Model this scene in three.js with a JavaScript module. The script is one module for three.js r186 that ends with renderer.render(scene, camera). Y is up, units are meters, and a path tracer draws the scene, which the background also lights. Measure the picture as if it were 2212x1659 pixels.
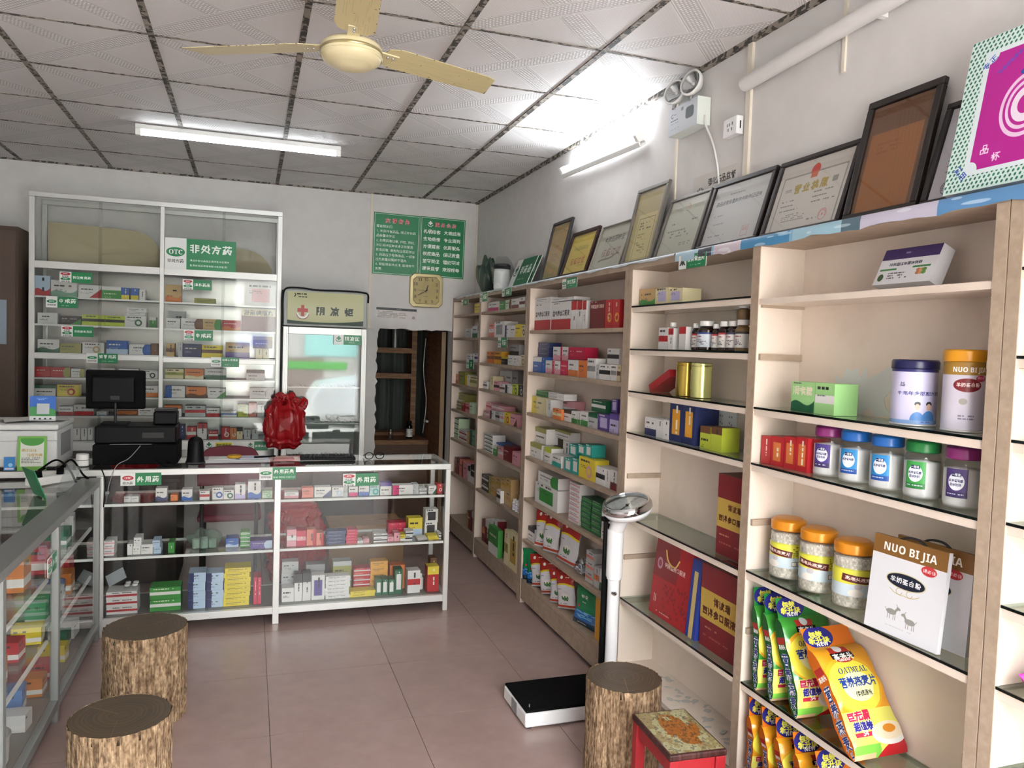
import * as THREE from 'three';
import { mergeGeometries } from 'three/addons/utils/BufferGeometryUtils.js';
import { RoundedBoxGeometry } from 'three/addons/geometries/RoundedBoxGeometry.js';
import { RectAreaLightUniformsLib } from 'three/addons/lights/RectAreaLightUniformsLib.js';
RectAreaLightUniformsLib.init();

// ---------- camera, sky, exposure ----------
const scene = new THREE.Scene();
const camera = new THREE.PerspectiveCamera(52.97, 2212 / 1659, 0.05, 100);
camera.position.set(-1.8758, 1.6396, 6.5748);
camera.rotation.set(-0.047, -0.3292, 0.0331, 'YXZ');
scene.background = new THREE.Color(0.93, 0.97, 1.0);      // overcast daylight, seen through the open shop front
scene.backgroundIntensity = 24;
const renderer = new THREE.WebGLRenderer({ antialias: true });
renderer.toneMapping = THREE.LinearToneMapping;
renderer.toneMappingExposure = 1.45;
renderer.shadowMap.enabled = true;

// ---------- helpers ----------
let seed = 7;
const rnd = () => { seed = (seed * 1664525 + 1013904223) % 4294967296; return seed / 4294967296; };
const rr = (a, b) => a + (b - a) * rnd();
const used = {};
function numbered(n) { const k = used[n] = (used[n] ?? -1) + 1; return k ? n + '_' + String(k).padStart(3, '0') : n; }
function mesh(name, geo, mat, parent) {
  const m = new THREE.Mesh(geo, mat); m.castShadow = m.receiveShadow = true;
  m.name = parent ? name : numbered(name); (parent ?? scene).add(m); return m;
}
function thing(name, label, category, group, pos = [0, 0, 0], turn = 0) {
  const o = new THREE.Group(); o.name = numbered(name); o.position.set(...pos); o.rotation.y = turn;
  o.userData = { label, category }; if (group) o.userData.group = group; scene.add(o); return o;
}
function tag(o, label, category, group) { o.userData = { ...o.userData, label, category }; if (group) o.userData.group = group; return o; }
function struct(name, geo, mat) { const m = mesh(name, geo, mat); m.userData.kind = 'structure'; return m; }
const bx = (x0, x1, y0, y1, z0, z1) => new THREE.BoxGeometry(Math.abs(x1 - x0), Math.abs(y1 - y0), Math.abs(z1 - z0)).translate((x0 + x1) / 2, (y0 + y1) / 2, (z0 + z1) / 2);
const pane = (x0, x1, y0, y1, z0, z1) => { const d = [Math.abs(x1 - x0), Math.abs(y1 - y0), Math.abs(z1 - z0)], k = d.indexOf(Math.min(...d)), g = k === 0 ? new THREE.PlaneGeometry(d[2], d[1]).rotateY(Math.PI / 2) : k === 1 ? new THREE.PlaneGeometry(d[0], d[2]).rotateX(-Math.PI / 2) : new THREE.PlaneGeometry(d[0], d[1]); return g.translate((x0 + x1) / 2, (y0 + y1) / 2, (z0 + z1) / 2); };   // a sheet of glass
const rbx = (x0, x1, y0, y1, z0, z1, r = .004, s = 2) => new RoundedBoxGeometry(Math.abs(x1 - x0), Math.abs(y1 - y0), Math.abs(z1 - z0), s, r).translate((x0 + x1) / 2, (y0 + y1) / 2, (z0 + z1) / 2);
const V = (x, y, z) => new THREE.Vector3(x, y, z);
function cyl(a, b, r0, r1 = r0, n = 20, open = false) {
  const d = b.clone().sub(a), g = new THREE.CylinderGeometry(r1, r0, d.length(), n, 1, open);
  g.applyQuaternion(new THREE.Quaternion().setFromUnitVectors(V(0, 1, 0), d.clone().normalize()));
  return g.translate((a.x + b.x) / 2, (a.y + b.y) / 2, (a.z + b.z) / 2);
}
const lathe = (pts, n = 40) => new THREE.LatheGeometry(pts.map((p) => new THREE.Vector2(...p)), n);
const tube = (pts, r, n = 40, k = 8, closed = false) => new THREE.TubeGeometry(new THREE.CatmullRomCurve3(pts.map((p) => V(...p)), closed), n, r, k, closed);
const merge = (l) => mergeGeometries(l.map((g) => { g = g.index ? g.toNonIndexed() : g; for (const k of Object.keys(g.attributes)) if (!['position', 'normal', 'uv'].includes(k)) g.deleteAttribute(k); return g; }));
function uvm(g, s = 1) {            // box-projected uv in metres / s
  g = g.index ? g.toNonIndexed() : g; g.computeVertexNormals();
  const p = g.attributes.position, n = g.attributes.normal, u = new Float32Array(p.count * 2);
  for (let i = 0; i < p.count; i++) {
    const X = Math.abs(n.getX(i)), Y = Math.abs(n.getY(i)), Z = Math.abs(n.getZ(i));
    const [a, b] = X > Y && X > Z ? [p.getZ(i), p.getY(i)] : Y > Z ? [p.getX(i), p.getZ(i)] : [p.getX(i), p.getY(i)];
    u[2 * i] = a / s; u[2 * i + 1] = b / s;
  }
  g.setAttribute('uv', new THREE.BufferAttribute(u, 2)); return g;
}
function canvas(w, h, draw, srgb = true) {
  const c = document.createElement('canvas'); c.width = w; c.height = h; draw(c.getContext('2d'), w, h);
  const t = new THREE.CanvasTexture(c); t.wrapS = t.wrapT = THREE.RepeatWrapping; if (srgb) t.colorSpace = THREE.SRGBColorSpace; return t;
}
// tileable value noise
function noiseField(n, cells, oct = 4, s0 = 1) {
  const f = new Float32Array(n * n); let amp = 1, tot = 0, c = cells, s = s0 * 977;
  for (let o = 0; o < oct; o++, amp *= .5, c *= 2) {
    const g = new Float32Array(c * c); for (let i = 0; i < c * c; i++) { s = (s * 1664525 + 1013904223) % 4294967296; g[i] = s / 4294967296; }
    for (let y = 0; y < n; y++) for (let x = 0; x < n; x++) {
      const fx = x / n * c, fy = y / n * c, x0 = fx | 0, y0 = fy | 0, a = fx - x0, b = fy - y0, u = a * a * (3 - 2 * a), v = b * b * (3 - 2 * b), x1 = (x0 + 1) % c, y1 = (y0 + 1) % c;
      f[y * n + x] += amp * ((g[y0 * c + x0] * (1 - u) + g[y0 * c + x1] * u) * (1 - v) + (g[y1 * c + x0] * (1 - u) + g[y1 * c + x1] * u) * v);
    }
    tot += amp;
  }
  for (let i = 0; i < n * n; i++) f[i] /= tot; return f;
}
function dataTex(n, fn, srgb = true) {
  const d = new Uint8Array(n * n * 4);
  for (let y = 0; y < n; y++) for (let x = 0; x < n; x++) { const c = fn(x, y, y * n + x), i = (y * n + x) * 4; d[i] = c[0]; d[i + 1] = c[1]; d[i + 2] = c[2]; d[i + 3] = 255; }
  const t = new THREE.DataTexture(d, n, n); t.wrapS = t.wrapT = THREE.RepeatWrapping; t.magFilter = t.minFilter = THREE.LinearFilter; t.needsUpdate = true;
  if (srgb) t.colorSpace = THREE.SRGBColorSpace; return t;
}
const std = (color, roughness = .6, metalness = 0, o = {}) => new THREE.MeshStandardMaterial({ color, roughness, metalness, ...o });
// let a tilted thing come to rest: lowest point on y, kept clear of the back panel and of the bay sides
function settle(o, y, xmax = -.013, z0 = -99, z1 = 99) {
  o.updateMatrixWorld(true); const b = new THREE.Box3().setFromObject(o, true); o.position.y += y + .0006 - b.min.y; if (b.max.x > xmax) o.position.x -= b.max.x - xmax;
  if (b.min.z < z0) o.position.z += z0 - b.min.z; else if (b.max.z > z1) o.position.z -= b.max.z - z1; return o;
}
const lerp = (a, b, t) => a + (b - a) * t, clamp = (v, a = 0, b = 255) => Math.max(a, Math.min(b, v));

// ---------- surfaces ----------
const nA = noiseField(512, 8, 5, 3), nB = noiseField(512, 24, 4, 11), nC = noiseField(512, 4, 6, 23), nD = noiseField(512, 64, 3, 31);
const plasterMap = dataTex(512, (x, y, i) => { const s = nC[i] > .6 ? (nC[i] - .6) * 50 : 0, v = 214 + (nB[i] - .5) * 9 - s; return [v, v - 3, v - 5]; });
const plasterBump = dataTex(512, (x, y, i) => { const v = 128 + (nB[i] - .5) * 160; return [v, v, v]; }, false);
const floorMap = dataTex(512, (x, y, i) => { const v = (nB[i] - .5) * 14 + (nC[i] - .5) * 16; return [158 + v, 134 + v, 128 + v]; });
const floorRough = dataTex(512, (x, y, i) => { const v = 80 + (nC[i] - .5) * 14 + (nB[i] - .5) * 16; return [v, v, v]; }, false);
const shelfMap = dataTex(512, (x, y, i) => { const s = nC[i] > .62 ? (nC[i] - .62) * 60 : 0, v = (nA[i] - .5) * 6 - s; return [226 + v, 211 + v, 197 + v * 1.1]; });
const edgeMap = dataTex(512, (x, y, i) => { const v = (nB[i] - .5) * 24 + (nC[i] - .5) * 16; return [168 + v, 149 + v, 130 + v]; });
const woodMap = dataTex(512, (x, y, i) => { const g = nA[((y * 7 & 511) * 512 + x)], v = (g - .5) * 70; return [128 + v, 90 + v * .9, 58 + v * .7]; });
const barkMap = dataTex(512, (x, y, i) => { const g = nB[((y >> 2) * 512 + (x * 3 & 511))], h = nD[((y >> 1) * 512 + x)], v = (g - .5) * 110 + (h - .5) * 120; return [clamp(146 + v), clamp(120 + v * .94), clamp(92 + v * .84)]; });
const barkBump = dataTex(512, (x, y, i) => { const v = clamp(255 * (nB[((y >> 2) * 512 + (x * 3 & 511))] * .6 + nD[((y >> 1) * 512 + x)] * .5)); return [v, v, v]; }, false);
const M = {
  plaster: std(0xffffff, .9, 0, { map: plasterMap, bumpMap: plasterBump, bumpScale: .002 }),
  floor: std(0xffffff, 1, 0, { map: floorMap, roughnessMap: floorRough }),
  grout: std(0x6b5f59, .9),
  shelf: std(0xffffff, .42, 0, { map: shelfMap }), edge: std(0xffffff, .55, 0, { map: edgeMap }),
  shelfWhite: std(0xe6e2d8, .45), wood: std(0xffffff, .6, 0, { map: woodMap }),
  alu: std(0xd9d9d6, .38, .35), aluDark: std(0x8b8c88, .42, .6), white: std(0xe9e9e6, .4), whiteGloss: std(0xf0f1f2, .22), grey: std(0x8b8d8f, .5), black: new THREE.MeshPhysicalMaterial({ color: 0x08080a, roughness: .5, specularIntensity: .35 }), blackMatte: new THREE.MeshPhysicalMaterial({ color: 0x070708, roughness: .75, specularIntensity: .25 }), aluGrey: std(0x8f918f, .45, .3), dark: std(0x232124, .6),
  chrome: std(0xd8dadc, .09, 1), gold: std(0xb8aa80, .3, .7), brownBoard: std(0x5a4436, .7), blackGlass: std(0x07100f, .12), red: std(0xa8141c, .45), cardboard: std(0x8e6c48, .85), screw: std(0xb8b8b8, .3, .9),
  glass: new THREE.MeshPhysicalMaterial({ color: 0xfbfdfc, roughness: .03, transmission: 1, thickness: 0, ior: 1.5 }),
  cabGlass: new THREE.MeshPhysicalMaterial({ color: 0xeaedeb, roughness: .04, transmission: 1, thickness: 0, ior: 1.5 }),
  greenGlass: new THREE.MeshPhysicalMaterial({ color: 0xdfeae5, roughness: .04, transmission: 1, thickness: 0, ior: 1.52 }),
  clearPlastic: new THREE.MeshPhysicalMaterial({ color: 0xf4f6f6, roughness: .12, transmission: 1, thickness: 0, ior: 1.45 }),
  foil: std(0xb9bcc2, .22, .9), plasticBag: new THREE.MeshPhysicalMaterial({ color: 0xd4e2da, roughness: .12, transmission: .9, thickness: 0 }),
};
// ---------- lettering: Chinese characters drawn from strokes on a 16 x 16 grid ("r" = box, "@" = another character inside a box) ----------
const GLYPHS = {
  艹: '05f5 515b b1bb', 氵: '1153 0648 0f6a', 亻: 'a108 566f', 讠: '1143 0646 464e 4e8b', 扌: '04e4 818f 8f5c 0bf8', 纟: '8125 25a5 a51b 1bda 0fdd',
  木: '05f5 717f 7509 75fd', 米: '3154 c1a4 06f6 717f 760d 76fd', 女: '502b 2bef e41f 05f5', 火: '717a 7a1f 7aff 2549 c4b8', 月: '21e1 e1ee eebe 212b 2b0f 25e5 29e9',
  口: 'r22dd', 日: 'r31cf 38c8', 目: 'r31cf 35c5 3aca', 攵: '4008 44f4 c41f 26ef', 阝: '212f 21b1 b155 55b9 b999', 饣: '5005 42d2 d2b5 666e 6eca', 忄: '818f 3539 b4d8',
  疒: '8092 32f2 323a 3a0f 0528 0b37', 辶: '1032 0525 252c 2c5f 5fff', 宀: '151b 15f5 f5eb 7074', 力: '14d4 d4cf cf9d 711f', 竹: '2107 2373 5358 a188 a3f3 d3d8', 灬: '150e 556e 95ae d5fe', 心: '150e 454e 4ebe beba 7399 d5fa',
  非: '515f a1af 1252 1656 1b5b a2f2 a6f6 abfb', 处: '4118 43a3 a31f 38ff d0dc d5f8', 方: '7193 04f4 641f 68c8 c8af af8d', 约: '@纟:006f 9168 84f4 f4df dfbd 98bb', 药: '@艹:00f4 @约:05ff',
  外: '510a 4484 841f 367a b1bf b6fa', 用: '313b 3b1f 31e1 e1ef efce 35e5 3aea 818f', 类: '@米:20d7 09f9 790f 7aff', 阴: '@阝:005f @月:70ff', 凉: '1134 0f48 a0a2 53f3 r65da 9a9f 6c5f ccef',
  柜: '@木:006f 82f2 828e 8efe 85e5 e5ea 8aea', 区: '12f2 121e 1efe 55bc b55c', 抗: '@扌:006f a0b2 74f4 868b 8b6f 86d6 d6de defe fefc', 过: '@辶:00ff 73f3 d3dc dcbb 8699',
  每: '5116 33f3 463d 46d6 d6ce 3dfd 09f9 7799', 敏: '@每:008f @攵:80ff', 中: 'r24ca 717f', 成: '14f4 142a 2a0f 1777 777c 7c5b 919a 9afe fefa e58f c0e2', 青: '12e2 24d4 07f7 7177 @月:38cf', 清: '@氵:005f @青:60ff',
  执: '@扌:006f 73d3 d3dd ddfd fdfb a0a7 a76f 79ab', 热: '@执:00fb @灬:0bff', 角: '5117 41a1 a184 343b 3b1f 34e4 e4ef efce 38e8 3cec 848f', 解: '@角:007f 82f2 f2e7 b288 9a8c 8bfb b9bf 9af9', 毒: '12e2 25d5 08f8 7178 3a2f 3ada dacf 0cfc',
  感: '12f2 1228 2806 4474 r5689 a0b6 b6fa d39a e0f1 2c0f 5b5e 5ece 8b9d eafd', 冒: 'r20d6 22d2 24d4 @目:38cf', 滋: '@氵:005f 81a3 d1b3 64f4 8577 77a8 a86d 6dad d5c7 c7f8 f8bd bdfd', 补: '4062 1474 740b 454f 6789 b1bf b6fa',
  品: 'r40b6 r086f r98ff', 化: '@亻:006f 818e 8efe fefb f37a', 炎: '@火:20d7 @火:17ef', 痰: '@疒:00ff @炎:63ff', 止: '717e 77d7 282e 0efe', 亥: '7093 03f3 8337 37c7 c71d d60f 8aff', 咳: 'r0459 @亥:60ff',
  友: '04f4 710f 58c8 c83f 59ff', 情: '@忄:005f @青:50ff', 告: '4126 33e3 7077 07f7 r29cf', 知: '4017 3383 0898 631f 78af r94ee', 服: '@月:006f 81e1 e1e5 818f 87e7 e76f 89ff', 务: '5117 43b3 b30a 37fa 3bdb dbcf cfae 8a2f', 公: '6108 91f8 762f 2fdd aaef',
  礼: '4062 1474 740b 454f 6789 a0ae aefe fefb', 貌: '5022 0343 4608 570b 575f r80e6 83e3 a66f c6ce cefe fefb', 彳: '8106 850b 575f', 寺: '23d3 7077 07f7 0bfb abaf af7e 4c6e', 待: '@彳:005f @寺:50ff', 客: '1315 13f3 f3e5 7072 5439 46b6 b61b 48fb r3bcf',
  文: '7093 04f4 c40f 34ff', 明: '@日:017d @月:70ff', 经: '@纟:006f 81e1 e177 b4f7 88f8 b8be 7efe', 商: '7082 02f2 5366 a395 161f 16e6 e6ef r5abe 6859 97c9', 主: '7092 13e3 28d8 737e 0efe', 动: '1262 0575 352c 2c7b 588d 85f5 f5df dfbd b18f',
  专: '23d3 07f7 8169 69d9 d98d 5b9f', 业: '515e a1ae 1539 e5c9 0efe', 周: '212b 2b0f 21e1 e1ef 54b4 7277 47c7 r5abd', 到: '0181 5115 1575 6288 0888 484d 0e8c b2ba e0ef efce', 便: '@亻:005f 61f1 r63ea 67e7 a0aa aa5f 6bff', 页: '01f1 8144 343c 34c4 c4cc 787d 7d1f acef',
  顾: '1171 111b 1b0e 3474 747a 7a5a 343e 3e7c @页:80ff', 优: '@亻:005f 55f5 915f a6ae aefe fefb d2e3', 质: 'e131 212a 2a0f 26f6 8386 484d 48d8 d8dd 8a8c 8c3f accf', 供: '@亻:005f 64e4 8189 d1d9 59f9 9b6f bbef', 应: '8092 22f2 222a 2a0f 5569 848a e4ad 4efe',
  保: '@亻:005f r71e6 59f9 a6af a95f a9ff', 证: '@讠:005f 61f1 b1be b6f6 767e 5efe', 量: 'r30c4 32c2 06f6 r28db 777f 2ddd 0fff', 坚: '2127 5158 72e2 e278 92f8 3bdb 797e 0fff', 守: '@宀:00f5 08f8 b6be be8d 4a6c', 岗: '2024 24d4 d4d0 7074 262f 26d6 d6df 59ad a95d',
  位: '@亻:005f a0b2 63f3 858c d59c 5efe', 遵: '@辶:00ff 62f2 7072 c0b2 r64e9 6bfb dbdf 8c9d', 纪: '@纟:006f 82e2 e2e7 e787 878e 8efe fefb', 法: '@氵:005f 73f3 b0b6 56f6 b66d 6ded c9ff', 接: '@扌:005f a0a1 62f2 8395 d3b5 65f5 a67b 7bed 58f8 d86f', 受: 'd121 2446 6485 c4a6 1628 17f7 f7e9 39c9 c91f 4bff',
  监: '2127 5158 9073 83f3 a5c7 r29de 696e a9ae 0efe', 督: '4044 4274 0474 4449 2608 6688 91f1 f197 83f8 @目:39cf', 欢: '1272 720f 047d a087 84f4 f4d7 b57f b8ff', 迎: '@辶:00ff 8163 636a 6a89 b2bd b2f2 f2fa fada', 指: '@扌:005f 8186 86f6 f6f4 e183 @日:78ef', 导: '22c2 c2c5 25c5 2228 28e8 e8e6 0afa b9bf bf8e 4b6d',
  强: '1161 6165 6515 151a 1a6a 6a6f 6f3f r81e4 r77ec b4bf 8fed', 营: '@艹:00f4 1517 15f5 f5e7 r47b9 r3bcf', 照: 'r1069 1464 81e1 e1d5 d5b4 a185 r87db @灬:0bff', 益: '3053 c0a3 04f4 640a 95fa 2b2f 2bdb dbdf 6b6f abaf 0fff', 气: '4117 33e3 36c6 19c9 c9de deff fffb',
  养: '3052 c0a2 13e3 25d5 07f7 730d 86fb 6a6c 6c4f aaaf', 血: '9073 r25de 656e a5ae 0efe', 液: '@氵:004f 9092 52f2 8559 747f b58b a6e6 e67f 8aff', 阿: '@阝:005f 52f2 r66aa e2ef efcd', 胶: '@月:006f b0b2 72f2 9465 c4f7 d67f 87ff', 寿: '12e2 25d5 08f8 730f b8bf bf8e 5b7d',
  西: '02f2 r15ee 6268 6848 a2a9 a9d9', 洋: '@氵:005f 8092 d0b3 73e3 86d6 5afa b3bf', 参: '8053 53d3 c2d4 15f5 751b 85fa 9859 ab6d dc3f', 高: '7082 02f2 r44b6 181f 18f8 f8ff ffce r5aad', 老: '23d3 7177 07f7 e21d 8a8e 8efe fefb d98b', 头: '3153 2456 a0a8 08f8 a80f 9aff',
  燕: '03f3 5155 a1a5 r66a9 262b 0b49 c6cb cbfb f8c9 @灬:0cff', 麦: '12e2 24d4 06f6 7176 662c 48c8 c80f 4aff', 片: '414b 4b0f 45f5 b1b5 4aba babf', 传: '@亻:005f 72e2 55f5 a18a 8aea ea9d 8cbf', 统: '@纟:006f b0b2 72f2 a276 76e6 c4f7 966f b7be befe fefb',
  原: '21f1 2129 290f 9273 r64d9 66d6 979f 9f7e 5b4e cbee', 味: 'r0459 73e3 57f7 b0bf b75f b7ff', 巨: '12f2 121e 1efe 15d5 d5da 1ada', 无: '12e2 06f6 610f 868e 8efe fefb', 雨: '01f1 131f 13f3 f3ff 818f 4668 4a6c a6c8', 革: '13e3 4146 b1b6 46b6 r28db 0cfc 777f', 霸: '@雨:00f6 @革:067f @月:86ff',
  走: '23c3 7077 07f7 777e 7aea 390f 1cff', 超: '@走:009f 81f1 f1e6 e6c5 b188 r99ee', 值: '@亻:005f 62f2 a0a4 r74ed 77e7 7ada 5efe', 装: '2125 0547 4047 63f3 b0b7 76e6 08f8 780d 6a6f 6f9d e8ba aaff', 包: '4018 33f3 f3eb ebcb 36b6 b6ba 3aba 363e 3efe fefc', 新: '4052 1272 0575 0979 454f 480c 6889 d182 828b 8b6f 86f6 c6cf',
  升: 'b012 07f7 525a 5a0f b1bf', 级: '@纟:006f 72d2 d2b7 b7f7 f75f 936f 88ff', 羊: '4162 b1a3 14e4 38c8 0cfc 747f', 奶: '@女:007f 82e2 e2c7 c7f7 f7df dfbd a26f', 蛋: '12e2 7277 74c4 430b 47fa r39cc 787f 1fef', 白: '8063 r24ce 29c9', 粉: '@米:007f 9169 b1f8 79d9 d9cf cfad a97f',
  诺: '@讠:005f 62f2 8084 c0c4 56f6 a45c r89de', 必: '160b 424d 4dbe beba 7184 d11e d5f9', 佳: '@亻:005f 73d3 67f7 b0b7 7ada 5efe b7be', 润: '@氵:005f 6173 646f 81f1 f1ef efce 85d5 88c8 7cec a5ac', 喉: 'r0448 7055 646f 92e2 e2e5 85f5 9687 7afa b7ba ba6f bbff', 糖: '@米:006f a0b1 72f2 727a 7a6f 85f5 b2ba 87e7 84e4 r8bee',
  舒: '4005 4089 3767 474a r1b6f 92e2 e2b6 98b7 87f7 f7eb b7bf bf9e', 筋: '@竹:00f6 @月:067f @力:76ff', 健: '@亻:004f 4373 734a a0ac 82e2 e2e8 65f5 88e8 7afa 6a4f 4aff', 要: '01f1 r34c8 5158 a1a8 0bfb 7a3d 3ddf ca1f', 腰: '@月:006f @要:70ff', 丸: '04c4 c4ce cefe fefb 710f 386b', 一: '07f7',
  家: '@宀:00f4 25d5 850a 66ae ae8f 980d d7aa aaff', 依: '@亻:005f a0b2 63f3 a45c 868f 8fad e6b9 a6ff', 纯: '@纟:006f 73e2 757a 7afa faf5 b1be beff', 净: '1134 0f48 9065 72d2 d295 76e6 57f7 7aea e4ea a5af af8e', 葡: '@艹:00f4 4618 37f7 f7ef efce r59cd 5bcb 888f', 萄: '@艹:00f4 5518 37f7 f7ef efce 59c9 888d 4aca',
  固: 'r11ee 44b4 7277 r58ab', 体: '@亻:005f 55f5 a1af a56b a5fb 8bdb', 饮: '@饣:006f a087 84f4 f4d7 b57f b8ff', 料: '@米:007f a1c3 a5c7 8af9 d0df', 年: '5018 43e3 47d7 474b 0bfb 939f', 多: '8035 62c2 c217 4566 b758 96f6 f61f 79ac', 肽: '@月:006f 64f4 b0b4 b46f b5ff 9daf', 配: '0282 r147f 3239 5259 1a7a a2f2 f2f7 f7a7 a7ae aefe fefb',
  食: '7006 71f6 7385 37c7 c7cb 373e 39c9 3bcb 3e6c 7cfe', 拆: '@扌:006f e182 828a 8a5f 87f7 c7cf c9eb', 零: '@雨:00f7 770c 78fc 6a8b 3dcd cd8f', 验: '0171 7167 1767 676e 6e4d 0b5a b064 b0f5 96d6 88aa b8ca 5efe', 实: '@宀:00f5 5768 397a 0cfc a6a9 a92f acff', 杯: '@木:006f 72f2 c25a a6af b7fb', 正: '12e2 727e 77d7 383e 0efe', 安: '@宀:00f5 642b 2bef e71f 08f8',
  博: '0565 303f 72f2 r84ea 87e7 b0bb 6bfb dadf dfbe 8c9d', 诚: '@讠:005f 73f3 737b 7b5f 7797 979b b0bb bbff e58e', 瑞: '1262 1767 0d6c 323d 7174 74f4 f4f1 b0b4 66f6 787f 78f8 f8ff 9a9f cacf', 们: '@亻:005f 7184 666f 81f1 f1ef efce', 朋: '@月:006f @月:80ff', 本: '04f4 717f 740c 74fc 4bbb', 店: '8092 22f2 222a 2a0f 848a 87e7 r59de',
  不: '02f2 820a 757f 86fb', 如: '@女:007f r94ed', 果: 'r20d6 23d3 707f 08f8 790e 79fe', 物: '3026 1484 505f 0b88 a187 84f4 f4df dfbd b47d d48f', 有: '03f3 710a r49cf', 其: '12e2 414b b1bb 47b7 0bfb 5c2f acdf', 或: '04f4 r1769 0d8b a0ab abff d59e', 者: '23d3 7077 07f7 e21d @日:48bf', 在: '03f3 710a 464f 67e7 a6ae 5efe', 他: '@亻:005f 66f4 f4fa a0ac 717e 7efe',
  请: '@讠:005f @青:50ff', 师: '1147 303b 3b0f 62f2 757d 75e5 e5ed a2af', 于: '22d2 07f7 727f 7f4d', 特: '3026 1474 505f 0b78 @寺:60ff', 殊: '0262 310a 2565 651f 9176 84e4 67f7 b0bf b76f b7ff', 售: '5016 44e4 404a 48d8 4aea 949a r3bcf', 出: '2226 26d6 d2d6 1a1f 1fef eaef 818f', 问: '2132 141f 51e1 e1ef efce r57ac', 题: 'r1066 1363 0787 477c 2b0f 4bff 81f1 r83d9 b95d cafd', 退: '@辶:00ff r71d6 74d4 717d 7dba d8b9 8afd', 钱: '4006 3373 1676 0a7a 464e 4e8b 83e2 87f6 c0ca caff e97f', 点: '7076 73d3 r36cb @灬:0cff', 责: '12e2 24d4 06f6 7076 383d 38d8 d8dd 7a7d 7d2f adef', 负: '5017 43b3 b385 464c 46d6 d6dc 888c 8c1f acef', 当: '7077 2135 e1b5 18d8 d8de 1ede 1bdb',
};
function glyph(c, ch, x, y, w, h) {
  let s = GLYPHS[ch];
  if (!s) { const k = ch.charCodeAt(0), l = '亻氵扌讠木米'[k % 6], p = ['23d3 07f7 727e 3bcb', 'r53cd 59c9', '03f3 828e 6a9a 0efe', '22d2 r57bc 0ffe'][(k >> 3) % 4]; s = '@' + l + ':005f '; for (const t of p.split(' ')) s += (t[0] === 'r' ? 'r' : '') + [...(t[0] === 'r' ? t.slice(1) : t)].map((q, i) => i % 2 ? q : Math.round(5 + parseInt(q, 16) * .66).toString(16)).join('') + ' '; s = s.trim(); }
  const H = (q) => parseInt(q, 16) / 15;
  for (const t of s.split(' ')) {
    if (t[0] === '@') { const b = t.split(':')[1]; glyph(c, t[1], x + w * H(b[0]), y + h * H(b[1]), w * (H(b[2]) - H(b[0])), h * (H(b[3]) - H(b[1]))); continue; }
    const q = t[0] === 'r' ? t.slice(1) : t; c.beginPath();
    if (t[0] === 'r') c.rect(x + w * H(q[0]), y + h * H(q[1]), w * (H(q[2]) - H(q[0])), h * (H(q[3]) - H(q[1])));
    else for (let i = 0; i < q.length; i += 2) c[i ? 'lineTo' : 'moveTo'](x + w * H(q[i]), y + h * H(q[i + 1]));
    c.stroke();
  }
}
// hanzi(ctx, text, x, y of the top left, size, colour, weight, gap, vertical)
function hanzi(c, text, x, y, s, col = '#111', wt = .1, gap = .12, vert = false) {
  c.save(); c.strokeStyle = col; c.lineCap = 'square'; c.lineJoin = 'miter';
  for (const ch of text) {
    if (ch === ' ') { vert ? y += s * .6 : x += s * .6; continue; }
    if (ch.charCodeAt(0) < 256 || '，、。：！'.includes(ch)) { c.fillStyle = col; c.font = Math.round(s) + 'px sans-serif'; c.textAlign = 'left'; c.textBaseline = 'alphabetic'; c.fillText({ '，': ',', '、': ',', '。': '.', '：': ':', '！': '!' }[ch] ?? ch, x, y + s * .92); x += s * .62; continue; }
    c.lineWidth = Math.max(.8, s * wt); glyph(c, ch, x + s * wt / 2, y + s * wt / 2, s * (1 - wt), s * (1 - wt));
    vert ? y += s * (1 + gap) : x += s * (1 + gap);
  }
  c.restore(); return x;
}
// small print too fine to read: rows of short dashes
function dashes(c, x, y, w, h, rows, col, fill = .8) {
  c.fillStyle = col; const rh = h / rows;
  for (let r = 0; r < rows; r++) { let p = x; const end = x + w * rr(.6, 1); while (p < end) { const l = rr(.4, 1.6) * rh; if (rnd() < fill) c.fillRect(p, y + r * rh, Math.min(l, end - p), rh * .5); p += l + rh * .3; } }
}
function txt(c, s, x, y, size, col, font = 'bold', fam = 'sans-serif', align = 'left') { c.fillStyle = col; c.font = font + ' ' + size + 'px ' + fam; c.textAlign = align; c.textBaseline = 'alphabetic'; c.fillText(s, x, y); }
const ell = (c, x, y, rx, ry, col, rot = 0) => { c.fillStyle = col; c.beginPath(); c.ellipse(x, y, rx, ry, rot, 0, 7); c.fill(); };
const rect = (c, x, y, w, h, col) => { c.fillStyle = col; c.fillRect(x, y, w, h); };

// ---------- print atlases ----------
class Atlas {
  constructor(n = 2048) { this.n = n; this.cv = document.createElement('canvas'); this.cv.width = this.cv.height = n; this.c = this.cv.getContext('2d'); this.x = this.y = this.row = 0; rect(this.c, 0, 0, n, n, '#888'); }
  add(w, h, draw) {
    w = Math.ceil(w); h = Math.ceil(h);
    if (this.x + w + 4 > this.n) { this.x = 0; this.y += this.row + 4; this.row = 0; }
    if (this.y + h + 4 > this.n) throw new Error('atlas full');
    const c = this.c, x = this.x + 2, y = this.y + 2; c.save(); c.translate(x, y); c.beginPath(); c.rect(-2, -2, w + 4, h + 4); c.clip(); draw(c, w, h); c.restore();
    this.x += w + 4; this.row = Math.max(this.row, h); const n = this.n;
    return [(x + .5) / n, 1 - (y + h - .5) / n, (x + w - .5) / n, 1 - (y + .5) / n];
  }
  get tex() { if (!this.t) { this.t = new THREE.CanvasTexture(this.cv); this.t.colorSpace = THREE.SRGBColorSpace; } return this.t; }
  mat(o = {}) { return new THREE.MeshStandardMaterial({ map: this.tex, roughness: .45, ...o }); }
}
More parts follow.
